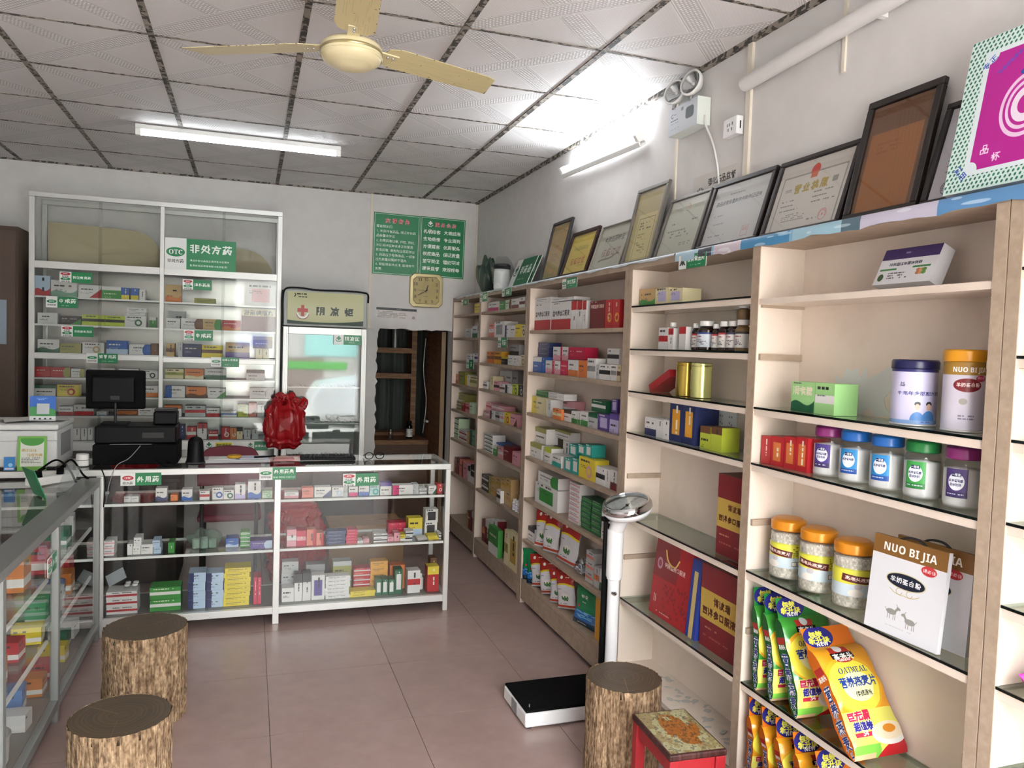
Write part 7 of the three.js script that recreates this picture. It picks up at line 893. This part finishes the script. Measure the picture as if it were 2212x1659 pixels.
// goods inside the left counter
{
  let n = 0; const J = [[-2.74, 3.36 + .12, .0998, 0xc8c8c6, 'white tub'], [-2.74, 3.66, .0998, 0xc4c6c2, 'white tub'], [-2.82, 3.56, .3605, 0xd0d0cc, 'white tub']];
  for (const [x, z, y, col, nm] of J) { const t = thing('ointment_tub', ['nearer', 'second', 'upper'][n++] + ' open white tub inside the left counter', 'tub', 'tubs in the left counter', [x, y, z]); mesh('tub', lathe([[0, .002], [.07, .002], [.074, .01], [.078, .1], [.083, .105], [.083, .11], [.074, .108], [.068, .02], [0, .016]], 32), std(col, .5), t); mesh('contents', lathe([[0, .06], [.07, .06], [0, .075]], 24), std(0x9a8a5c, .8), t); }
  const cols = [['#d6c22e', 'yellow'], ['#2a7a5c', 'green'], ['#dadada', 'white'], ['#5a86c0', 'blue'], ['#c8752c', 'orange'], ['#b3333c', 'red']]; let k = 0;
  for (const [y, zs] of [[.0998, [2.2, 2.36, 2.52, 2.7, 2.88, 3.06, 3.2, 3.86, 4.0]], [.3605, [2.15, 2.3, 2.46, 2.6, 2.8, 2.98, 3.16, 3.42, 3.74]], [.6205, [2.2, 2.4, 2.62, 2.86, 3.1]]]) zs.forEach((z, i) => {
    const [cl, nm] = cols[(k++ * 5 + 2) % 6], h = rr(.06, .14), w = rr(.07, .12), d = rr(.06, .12), s = plain(cl), r = A4.add(90, 70, (c, W, H2) => { rect(c, -2, -2, W + 4, H2 + 4, cl); rect(c, -2, H2 * .6, W + 4, H2 * .25, '#e0e0dc'); dashes(c, 8, 12, W * .7, H2 * .2, 1, '#2a2a30'); });
    const m = mesh('ointment_box', atlasBox(d, h, w, [r, s, s, s, r, s]), goodsMat); m.position.set(-2.74 + rr(-.02, .02), y + h / 2, z); m.rotation.y = rr(-.1, .1); tag(m, `${nm} box, ${ORD[i + 1]} along the ${y < .2 ? 'lowest' : y < .5 ? 'middle' : 'upper'} shelf of the left counter`, 'medicine box', 'boxes in the left counter');
  });
}
// ---------- log stools, red stool, weighing scale ----------
const ringMap = canvas(512, 512, (c, w) => { rect(c, 0, 0, w, w, '#4e4030'); for (let r = 250; r > 4; r -= rr(5, 11)) { c.strokeStyle = rnd() < .5 ? '#43362a' : '#5a4a36'; c.lineWidth = rr(2, 5); c.beginPath(); for (let a = 0; a <= 6.3; a += .1) { const q = r * (1 + .02 * Math.sin(a * 3) + .012 * Math.sin(a * 7)); c[a ? 'lineTo' : 'moveTo'](w / 2 + Math.cos(a) * q, w / 2 + Math.sin(a) * q); } c.stroke(); } for (const [a, r0, r1, l] of [[.2, 20, 245, 3], [2.4, 60, 240, 1.5], [4.4, 100, 235, 1.2]]) { c.strokeStyle = '#8a7452'; c.lineWidth = l; c.beginPath(); c.moveTo(w / 2 + Math.cos(a) * r0, w / 2 + Math.sin(a) * r0); c.lineTo(w / 2 + Math.cos(a + .06) * r1, w / 2 + Math.sin(a + .06) * r1); c.stroke(); } });
M.bark = std(0xffffff, .85, 0, { map: barkMap, bumpMap: barkBump, bumpScale: .012 }); M.rings = std(0xffffff, .42, 0, { map: ringMap });
function logStool(label, x, z, r, h, sd) {
  const t = thing('log_stool', label, 'stool', 'log stools', [x, 0, z], sd), n = 96, m = 14, g = new THREE.CylinderGeometry(r, r, h, n, m, true), p = g.attributes.position, u = g.attributes.uv;
  for (let i = 0; i < p.count; i++) { const a = Math.atan2(p.getZ(i), p.getX(i)), y = p.getY(i) / h, k = 1 + .012 * Math.sin(a * 29 + y * 5 + sd) + .01 * Math.sin(a * 47 - y * 9) + .008 * Math.sin(a * 13 + sd * 3) + .006 * Math.sin(a * 71 + y * 21); p.setX(i, p.getX(i) * k); p.setZ(i, p.getZ(i) * k); u.setXY(i, u.getX(i) * 2, u.getY(i) * .8); }
  g.translate(0, h / 2, 0); g.computeVertexNormals(); mesh('bark', g, M.bark, t);
  const d = lathe([[0, h - .03], [r * .985, h - .03], [r * .985, h - .004], [r * .97, h], [0, h]], 64), q = d.attributes.position, w = d.attributes.uv; for (let i = 0; i < q.count; i++) w.setXY(i, .5 + q.getX(i) / r / 2.05, .5 + q.getZ(i) / r / 2.05); mesh('top', d, M.rings, t);
  mesh('base', lathe([[0, 0], [r * .97, 0], [r * .97, .02], [0, .02]], 40), M.brownBoard, t);
}
logStool('bark-covered log stool standing against the counter front', -2.28, 2.985, .165, .39, .4);
logStool('bark-covered log stool in the lower left corner', -2.258, 3.82, .155, .39, 2.2);
logStool('bark-covered log stool between the scale and the red stool', -.503, 3.992, .142, .4, 4.1);
logStool('log stool of which only the top edge shows below the oatmeal bags', -.345, 4.81, .125, .385, 1.3);
{ // red stool with a worn top
  const t = thing('red_stool', 'low red-painted wooden stool with a worn rusty top', 'stool', null, [-.522, 0, 4.415], -.06), rd = std(0x9a1a22, .5), h = .4, a = .1, b = .142;
  const worn = canvas(256, 256, (c, w) => { rect(c, 0, 0, w, w, '#8d7c50'); const d = c.getImageData(0, 0, w, w); for (let y = 0; y < w; y++) for (let x = 0; x < w; x++) { const n = nA[(y * 2) * 512 + x * 2], f = nB[(y * 2) * 512 + x * 2], e = Math.hypot(x - 140, (y - 130) * .8), k = (y * w + x) * 4; let v = [150, 134, 92]; if (e + (n - .5) * 120 < 70) v = [160, 96, 34]; else if (n > .55) v = [172, 166, 128]; if (f > .6) v = v.map((q) => q * .6); if (x < 10 || y < 8 || x > 246 || y > 248) v = [58, 22, 18]; for (let j = 0; j < 3; j++) d.data[k + j] = clamp(v[j] + (f - .5) * 70); } c.putImageData(d, 0, 0); });
  mesh('seat', rbx(-a, a, h - .022, h, -b, b, .006), std(0xffffff, .5, 0, { map: worn }), t); { const g = t.children[0].geometry, p = g.attributes.position, u = g.attributes.uv; for (let i = 0; i < p.count; i++) u.setXY(i, p.getX(i) / (2 * a) + .5, p.getZ(i) / (2 * b) + .5); }
  for (const x of [-1, 1]) for (const z of [-1, 1]) mesh('leg', rbx(x * (a - .02) - .017, x * (a - .02) + .017, 0, h - .0225, z * (b - .02) - .017, z * (b - .02) + .017, .003), rd, t);
  for (const z of [-1, 1]) { mesh('apron', rbx(-a + .037, a - .037, h - .07, h - .0225, z * (b - .02) - .009, z * (b - .02) + .009, .002), rd, t); mesh('stretcher', rbx(-a + .037, a - .037, .1, .13, z * (b - .02) - .008, z * (b - .02) + .008, .002), rd, t); }
  for (const x of [-1, 1]) { mesh('apron', rbx(x * (a - .02) - .009, x * (a - .02) + .009, h - .07, h - .0225, -b + .037, b - .037, .002), rd, t); mesh('stretcher', rbx(x * (a - .02) - .008, x * (a - .02) + .008, .16, .19, -b + .037, b - .037, .002), rd, t); }
}
{ // weighing scale with dial
  const t = thing('weighing_scale', 'white column weighing scale with black platform and tilted round dial', 'scale', null, [-.014, 0, 0]), W = M.whiteGloss;
  mesh('platform', rbx(-.715, -.268, .006, .07, 3.245, 3.545, .01), W, t); mesh('mat', rbx(-.712, -.271, .0702, .082, 3.248, 3.542, .006), M.blackMatte, t); mesh('corner_panel', bx(-.7162, -.7148, .012, .066, 3.36, 3.43), M.grey, t); mesh('foot', merge([cyl(V(-.69, 0, 3.27), V(-.69, .006, 3.27), .015), cyl(V(-.69, 0, 3.52), V(-.69, .006, 3.52), .015), cyl(V(-.3, 0, 3.27), V(-.3, .006, 3.27), .015), cyl(V(-.3, 0, 3.52), V(-.3, .006, 3.52), .015)]), M.black, t); mesh('pin', cyl(V(-.69, .082, 3.52), V(-.69, .1, 3.52), .003), M.chrome, t);
  const cx = -.25, cz = 3.405; mesh('column_base', bx(-.267, -.203, .006, .1, 3.35, 3.46), W, t); mesh('column', cyl(V(cx, .1, cz), V(cx, .62, cz), .028, .028, 28), W, t); mesh('sleeve', cyl(V(cx, .6, cz), V(cx, .82, cz), .038, .038, 30), W, t); mesh('collar', lathe([[.028, .585], [.034, .588], [.034, .6], [.028, .603]], 28).translate(cx, 0, cz), W, t);
  const n = V(-.25, .95, .1).normalize(), hd = new THREE.Group(); hd.name = 'dial_head'; hd.position.set(-.225, .93, 3.464); hd.quaternion.setFromUnitVectors(V(0, 1, 0), n); t.add(hd);
  mesh('housing', lathe([[0, -.042], [.06, -.04], [.1, -.028], [.112, -.01], [.112, .0], [0, .0]], 48), W, hd); mesh('chrome_ring', lathe([[.109, 0], [.115, .004], [.113, .022], [.106, .034], [.098, .036], [.095, .03], [.1, .02]], 56), M.chrome, hd);
  const face = canvas(512, 512, (c, w) => { rect(c, 0, 0, w, w, '#c9cfd2'); for (let k = 0; k < 100; k++) { const a = k / 100 * Math.PI * 2; c.strokeStyle = '#333a40'; c.lineWidth = k % 10 ? 1.5 : 4; c.beginPath(); c.moveTo(256 + Math.cos(a) * 236, 256 + Math.sin(a) * 236); c.lineTo(256 + Math.cos(a) * (k % 10 ? 222 : 206), 256 + Math.sin(a) * (k % 10 ? 222 : 206)); c.stroke(); } for (let k = 0; k < 12; k++) { const a = k / 6 * Math.PI; txt(c, String(k * 10), 256 + Math.cos(a) * 180, 266 + Math.sin(a) * 180, 28, '#333a40', '', 'sans-serif', 'center'); } c.strokeStyle = '#7c868c'; c.lineWidth = 3; c.beginPath(); c.arc(256, 256, 140, 0, 7); c.stroke(); });
  mesh('dial_face', new THREE.CircleGeometry(.1, 48).rotateX(-Math.PI / 2).translate(0, .01, 0), std(0xffffff, .5, 0, { map: face }), hd); mesh('needle', bx(-.085, .02, .013, .0145, -.0022, .0022).rotateY(.5), M.black, hd); mesh('hub', new THREE.CylinderGeometry(.007, .007, .008, 16).translate(0, .014, 0), M.black, hd); mesh('dial_glass', new THREE.CylinderGeometry(.097, .097, .002, 48).translate(0, .026, 0), M.glass, hd);
  mesh('neck', cyl(V(cx, .81, cz), V(-.24, .893, 3.445), .034, .038, 24), W, t);
  mesh('height_rod', rbx(-.298, -.28, .09, .862, 3.372, 3.39, .003), M.black, t); mesh('height_rod_inner', rbx(-.278, -.268, .09, .84, 3.368, 3.382, .002), M.blackMatte, t); mesh('rod_head', rbx(-.31, -.27, .852, .874, 3.362, 3.394, .008), M.black, t); mesh('bracket', rbx(-.29, -.24, .555, .575, 3.374, 3.382, .002), M.black, t); mesh('bracket_screw', merge([cyl(V(-.262, .53, 3.43), V(-.262, .53, 3.445), .01)]), M.chrome, t); mesh('rod_foot', bx(-.3, -.265, .0825, .092, 3.36, 3.395), M.black, t);
}
// peeled plaster flakes and dust on the open base of the fourth bay
{
  const l = []; for (let k = 0; k < 26; k++) { const s = new THREE.Shape(), z = rr(3.5, 4.2), x = rr(-.17, -.04), n = 6; for (let i = 0; i < n; i++) { const a = i / n * 6.28, q = rr(.006, .03); s[i ? 'lineTo' : 'moveTo'](Math.cos(a) * q, Math.sin(a) * q * .7); } s.closePath(); l.push(new THREE.ExtrudeGeometry(s, { depth: .0012, bevelEnabled: false }).rotateX(-Math.PI / 2).rotateY(rr(0, 6)).translate(x, .1605 + k * .00006, z)); }
  const m = mesh('paint_flakes', merge(l), std(0xbfbcb6, .8)); tag(m, 'peeled flakes of pale paint on the fourth bay floor', 'debris'); m.userData.kind = 'stuff';
}
// ---------- ceiling fan, emergency lamp, socket box, pipe ----------
{
  const t = thing('ceiling_fan', 'cream three-blade ceiling fan with chipped paint and gold ring', 'fan', null, [-1.572, 2.57, 3.93]), cream = std(0xd8cca4, .35), bladeMap = canvas(512, 128, (c, w, h) => { rect(c, 0, 0, w, h, '#cbbd90'); for (let k = 0; k < 60; k++) ell(c, rnd() * w, rnd() < .5 ? rr(0, 8) : rr(h - 8, h), rr(1, 5), rr(1, 4), '#4c3a28'); for (let k = 0; k < 16; k++) ell(c, rnd() * w, rnd() * h, rr(1, 3), rr(1, 3), '#6a523a'); for (let k = 0; k < 40; k++) rect(c, rnd() * w, rnd() * h, rr(20, 120), 1.5, 'rgba(150,132,92,.35)'); rect(c, w - 14, 0, 14, h, '#8c7a58'); });
  mesh('motor_housing', lathe([[0, .07], [.05, .07], [.09, .055], [.1, .042], [.1, .014], [.095, .002], [.086, -.004], [.082, -.008], [.07, -.013], [.066, -.016], [.046, -.02], [.04, -.026], [.02, -.029], [0, -.03]], 56), cream, t);
  mesh('gold_ring', lathe([[.1, .024], [.1022, .026], [.1022, .032], [.1, .034]], 56), M.gold, t); mesh('ridge', lathe([[.1, .008], [.1018, .01], [.1018, .014], [.1, .016]], 56), cream, t);
  mesh('down_rod', cyl(V(0, .07, 0), V(0, .3, 0), .011), cream, t); mesh('canopy', lathe([[.012, .25], [.05, .27], [.07, .32], [.07, .327], [0, .327]], 36), cream, t);
  for (const deg of [-118.4, 109.2, -4]) {
    const b = new THREE.Group(); b.name = 'blade'; b.rotation.y = deg * Math.PI / 180; t.add(b);
    const s = new THREE.Shape(); s.moveTo(.12, -.045); s.lineTo(.16, -.063); s.lineTo(.52, -.06); s.lineTo(.555, -.05); s.lineTo(.585, .06); s.lineTo(.16, .066); s.lineTo(.12, .04); s.closePath();
    const g = new THREE.ExtrudeGeometry(s, { depth: .002, bevelEnabled: false, curveSegments: 4 }).rotateX(-Math.PI / 2).rotateX(-.16).rotateY(-Math.PI / 2), p = g.attributes.position, u = g.attributes.uv; for (let i = 0; i < p.count; i++) u.setXY(i, (p.getZ(i) - .1) / .49, p.getX(i) / .14 + .5);
    mesh('blade_sheet', g.translate(0, .048, 0), std(0xffffff, .4, 0, { map: bladeMap }), b); mesh('blade_bracket', rbx(-.02, .02, .047, .053, .075, .17, .002), cream, b); for (const z of [.135, .155]) mesh('rivet', new THREE.SphereGeometry(.005, 10, 8).translate(.0, .046, z), M.screw, b);
  }
}
{
  const t = thing('emergency_light', 'white twin-head emergency light box on the right wall', 'lamp', null, [0, 2.69, 3.51]);
  const r = A2.add(300, 180, (c, w, h) => { rect(c, -2, -2, w + 4, h + 4, '#c3cad2'); c.fillStyle = '#2b3a40'; c.beginPath(); c.roundRect(w * .6, h * .22, w * .28, h * .42, 22); c.fill(); c.strokeStyle = '#333'; c.lineWidth = 5; c.beginPath(); c.arc(w * .14, h * .3, 12, .6, 5.4); c.stroke(); dashes(c, w * .2, h * .26, w * .12, 12, 1, '#333'); dashes(c, w * .08, h * .46, w * .4, 14, 1, '#3a4450', .95); dashes(c, w * .08, h * .58, w * .42, 8, 1, '#6a727a'); dashes(c, w * .08, h * .78, w * .36, 7, 1, '#7a828a'); rect(c, w * .44, h * .12, w * .08, h * .12, '#6d7478'); }), e = swatchSign();
  mesh('box', atlasBox(.065, .12, .24, [e, r, e, e, e, e]).translate(-.036, 0, 0), signMat, t);
  for (const [z, a] of [[-.085, .35], [.055, .3]]) { const h = new THREE.Group(); h.name = 'lamp_head'; h.position.set(-.055, .13, z); h.rotation.set(0, a, Math.PI / 2 - .18, 'YXZ'); t.add(h);
    mesh('shell', lathe([[0, -.035], [.03, -.03], [.052, -.005], [.058, .012], [.058, .02], [.05, .02]], 36), M.white, h); mesh('reflector', lathe([[0, -.02], [.02, -.015], [.048, .012]], 32), M.chrome, h); mesh('lens', lathe([[0, .024], [.03, .022], [.05, .018]], 32), M.clearPlastic, h); mesh('bulb', new THREE.SphereGeometry(.008, 12, 10), M.white, h); mesh('swivel', cyl(V(-.075, 0, 0), V(-.05, 0, 0), .009), M.grey, h); }
  mesh('cable', tube([[-.03, -.02, .122], [-.035, -.06, .135], [-.02, -.14, .17], [-.01, -.24, .2], [-.006, -.33, .215]], .0045, 40), M.white, t);
  const s = thing('wall_socket', 'white surface-mounted socket box beside the emergency light', 'socket', null, [0, 2.57, 3.83]); mesh('box', rbx(-.035, 0, -.037, .037, -.05, .045, .004), M.whiteGloss, s); for (const [y, z] of [[.008, -.02], [.008, -.006], [-.012, -.012], [.01, .015], [-.012, .012]]) mesh('pin_hole', bx(-.0358, -.0348, y - .006, y + .006, z - .0018, z + .0018), M.black, s); mesh('switch', bx(-.02, -.015, -.015, .015, .0445, .047), M.dark, s);
  const p = thing('white_pipe', 'white plastic pipe running along the upper right wall', 'pipe'); mesh('pipe', cyl(V(-.036, 2.712, 3.92), V(-.036, 2.85, 7.4), .029, .029, 24), std(0xdcdad8, .4), p); mesh('open_end', cyl(V(-.036, 2.7118, 3.915), V(-.036, 2.712, 3.9205), .025), M.grey, p); for (const z of [4.6, 5.8]) mesh('clip', bx(-.03, -.001, 2.712 + (z - 3.92) * .0397 - .028, 2.712 + (z - 3.92) * .0397 + .028, z - .01, z + .01), M.white, p);
  tag(mesh('tape_remnant', bx(-.0012, 0, 2.395, 2.45, 4.935, 4.955), std(0xb09a6a, .7)), 'brownish strip of old tape on the right wall above the permit', 'tape');
}
// ---------- back room, dark left corner, street ----------
{
  const t = thing('wooden_rack', 'brown wooden rack in the dark room behind the doorway', 'rack', null, [-.56, 0, -1.0]); for (const x of [-.42, .2]) mesh('upright', uvm(bx(x, x + .05, 0, 1.9, -.2, .05), .6), M.wood, t); for (const y of [.72, 1.3, 1.55]) mesh('board', uvm(bx(-.37, .2, y, y + .05, -.2, .05), .6), M.wood, t); mesh('counter_top', uvm(bx(-.5, .3, .7, .74, -.2, .45), .6), M.wood, t); mesh('front_panel', uvm(bx(-.5, .3, 0, .7, .4, .43), .6), M.brownBoard, t);
  const d = thing('door_leaf', 'open brown wooden door leaf at the right of the doorway', 'door', null, [-.215, 0, -.16]); mesh('leaf', uvm(bx(-.035, 0, .01, 1.76, -.62, 0), .6), M.wood, d); mesh('edge', bx(-.037, 0, .01, 1.76, 0, .004), std(0x8a7458, .7), d); mesh('handle', rbx(-.06, -.035, .9, .92, -.55, -.45, .004), M.screw, d);
  bottle('brown glass bottle with white label on the back room counter', -.42, -.42, 0, .03, .17, brownGlass, M.black, '#cfcfcf', '#333', 'back room things', 'glass_bottle').position.set(-.42, .7406, -.68);
  const c = thing('drinking_glass', 'clear drinking glass on the back room counter', 'glass', null, [-.6, .7406, -.66]); mesh('wall', lathe([[0, .001], [.025, .001], [.03, .09], [.0285, .09], [.024, .006], [0, .006]], 24), M.clearPlastic, c);
  const tb = mesh('metal_tube', cyl(V(-.52, 1.601, -1.0), V(-.52, 1.83, -1.0), .03), M.aluDark); tag(tb, 'grey metal cylinder standing on the back room rack', 'cylinder');
  { const g = new THREE.PlaneGeometry(1.1, 2.3, 90, 1), q = g.attributes.position; for (let i = 0; i < q.count; i++) q.setZ(i, .025 * Math.sin(q.getX(i) * 48) + .012 * Math.sin(q.getX(i) * 91 + 1)); g.computeVertexNormals(); tag(mesh('curtain', g.translate(-.62, 1.249, -1.3), std(0x4c524d, .9, 0, { side: THREE.DoubleSide })), 'grey-green curtain hanging in folds in the back room', 'curtain'); }
  tag(mesh('hanging_wire', tube([[-.3, 1.7, -.6], [-.31, 1.4, -.62], [-.28, 1.1, -.6], [-.3, .8, -.62]], .003, 30), M.white), 'white wire hanging in the back room', 'wire');
}
{
  const t = thing('brown_backdrop', 'dark brown wardrobe added to darken the left corner', 'backdrop', null, [-3.75, 0, .3]); mesh('body', uvm(bx(-.34, .37, 0, 2.35, -.27, .18), .8), std(0x4c3c31, .7), t); mesh('door', bx(-.33, .01, .05, 2.32, .181, .2), std(0x54443a, .65), t); mesh('door', bx(.02, .36, .05, 2.32, .181, .2), std(0x54443a, .65), t); mesh('handle', rbx(-.02, -.008, 1.0, 1.15, .2, .215, .003), M.screw, t);  // brown box added where the left corner lies in shade
  const c = mesh('wall_calendar', bx(-.06, .06, 0, .3, 0, .004), std(0x8a96a4, .7)); c.position.set(-3.5, 1.55, .502); tag(c, 'pale sheet hung on the wardrobe at the left edge', 'paper');
  const s = thing('added_dark_rack', 'unseen dark shelf unit added along the left wall to darken it', 'shelf', null, [-3.85, 0, 1.4]); for (const z of [-.7, .7]) mesh('side', bx(-.2, .2, 0, 1.5, z - .015, z + .015), M.dark, s); for (const y of [.4, .8, 1.2, 1.48]) mesh('board', bx(-.2, .2, y, y + .02, -.685, .685), M.dark, s);  // out of view; added to keep the left side dim
}
{ // street: the parked car and the shop opposite that the cooler door mirrors
  const t = thing('parked_car', 'white car parked in the street outside', 'car', null, [1.5, -.05, 10.6]), s = new THREE.Shape(); [[-2.1, .3], [-2.15, .55], [-2.0, .78], [-1.1, .92], [-.3, 1.42], [1.2, 1.45], [1.95, 1.0], [2.2, .9], [2.2, .3]].forEach((p, i) => s[i ? 'lineTo' : 'moveTo'](...p)); s.closePath();
  mesh('body', new THREE.ExtrudeGeometry(s, { depth: 1.5, bevelEnabled: true, bevelSize: .08, bevelThickness: .1, bevelSegments: 4 }).translate(0, 0, -.75), std(0xe8eaec, .2), t);
  for (const z of [-.86, .86]) { const w = new THREE.Shape(); [[-.85, .98], [-.25, 1.36], [.45, 1.38], [.45, .98]].forEach((p, i) => w[i ? 'lineTo' : 'moveTo'](...p)); w.closePath(); mesh('side_window', new THREE.ExtrudeGeometry(w, { depth: .01, bevelEnabled: false }).translate(0, 0, z - .005), M.blackGlass, t); }
  for (const x of [-1.35, 1.35]) for (const z of [-.72, .72]) { mesh('wheel', cyl(V(x, .32, z - .1), V(x, .32, z + .1), .32, .32, 28), M.blackMatte, t); }
  const b = thing('shop_building', 'pale shop front across the street with green and teal signs', 'building', null, [0, -.05, 15.5]); mesh('wall', bx(-9, 9, 0, 5, 0, .4), std(0xa8a49e, .85), b); mesh('green_sign', bx(-1.2, .6, .95, 1.15, -.05, 0), std(0x46953a, .5), b); mesh('teal_sign', bx(-.5, 1.2, 1.3, 1.9, -.06, 0), std(0x86b4ae, .5), b); mesh('blue_sign', bx(-2.2, -1.0, 1.5, 1.8, -.06, 0), std(0x4a62ac, .5), b); for (const x of [-3, -1.45, .9, 3.4]) mesh('pillar', bx(x, x + .3, 0, 5, -.25, 0), std(0xd8d6d0, .7), b); for (const x of [-2.6, -1.1, 1.3]) mesh('shutter', bx(x, x + 1.1, 0, 1.25, -.02, 0), std(0x7c6a64, .7), b);
}
scene.traverse((o) => { if (o.isRectAreaLight) o.castShadow = true; });
renderer.render(scene, camera);
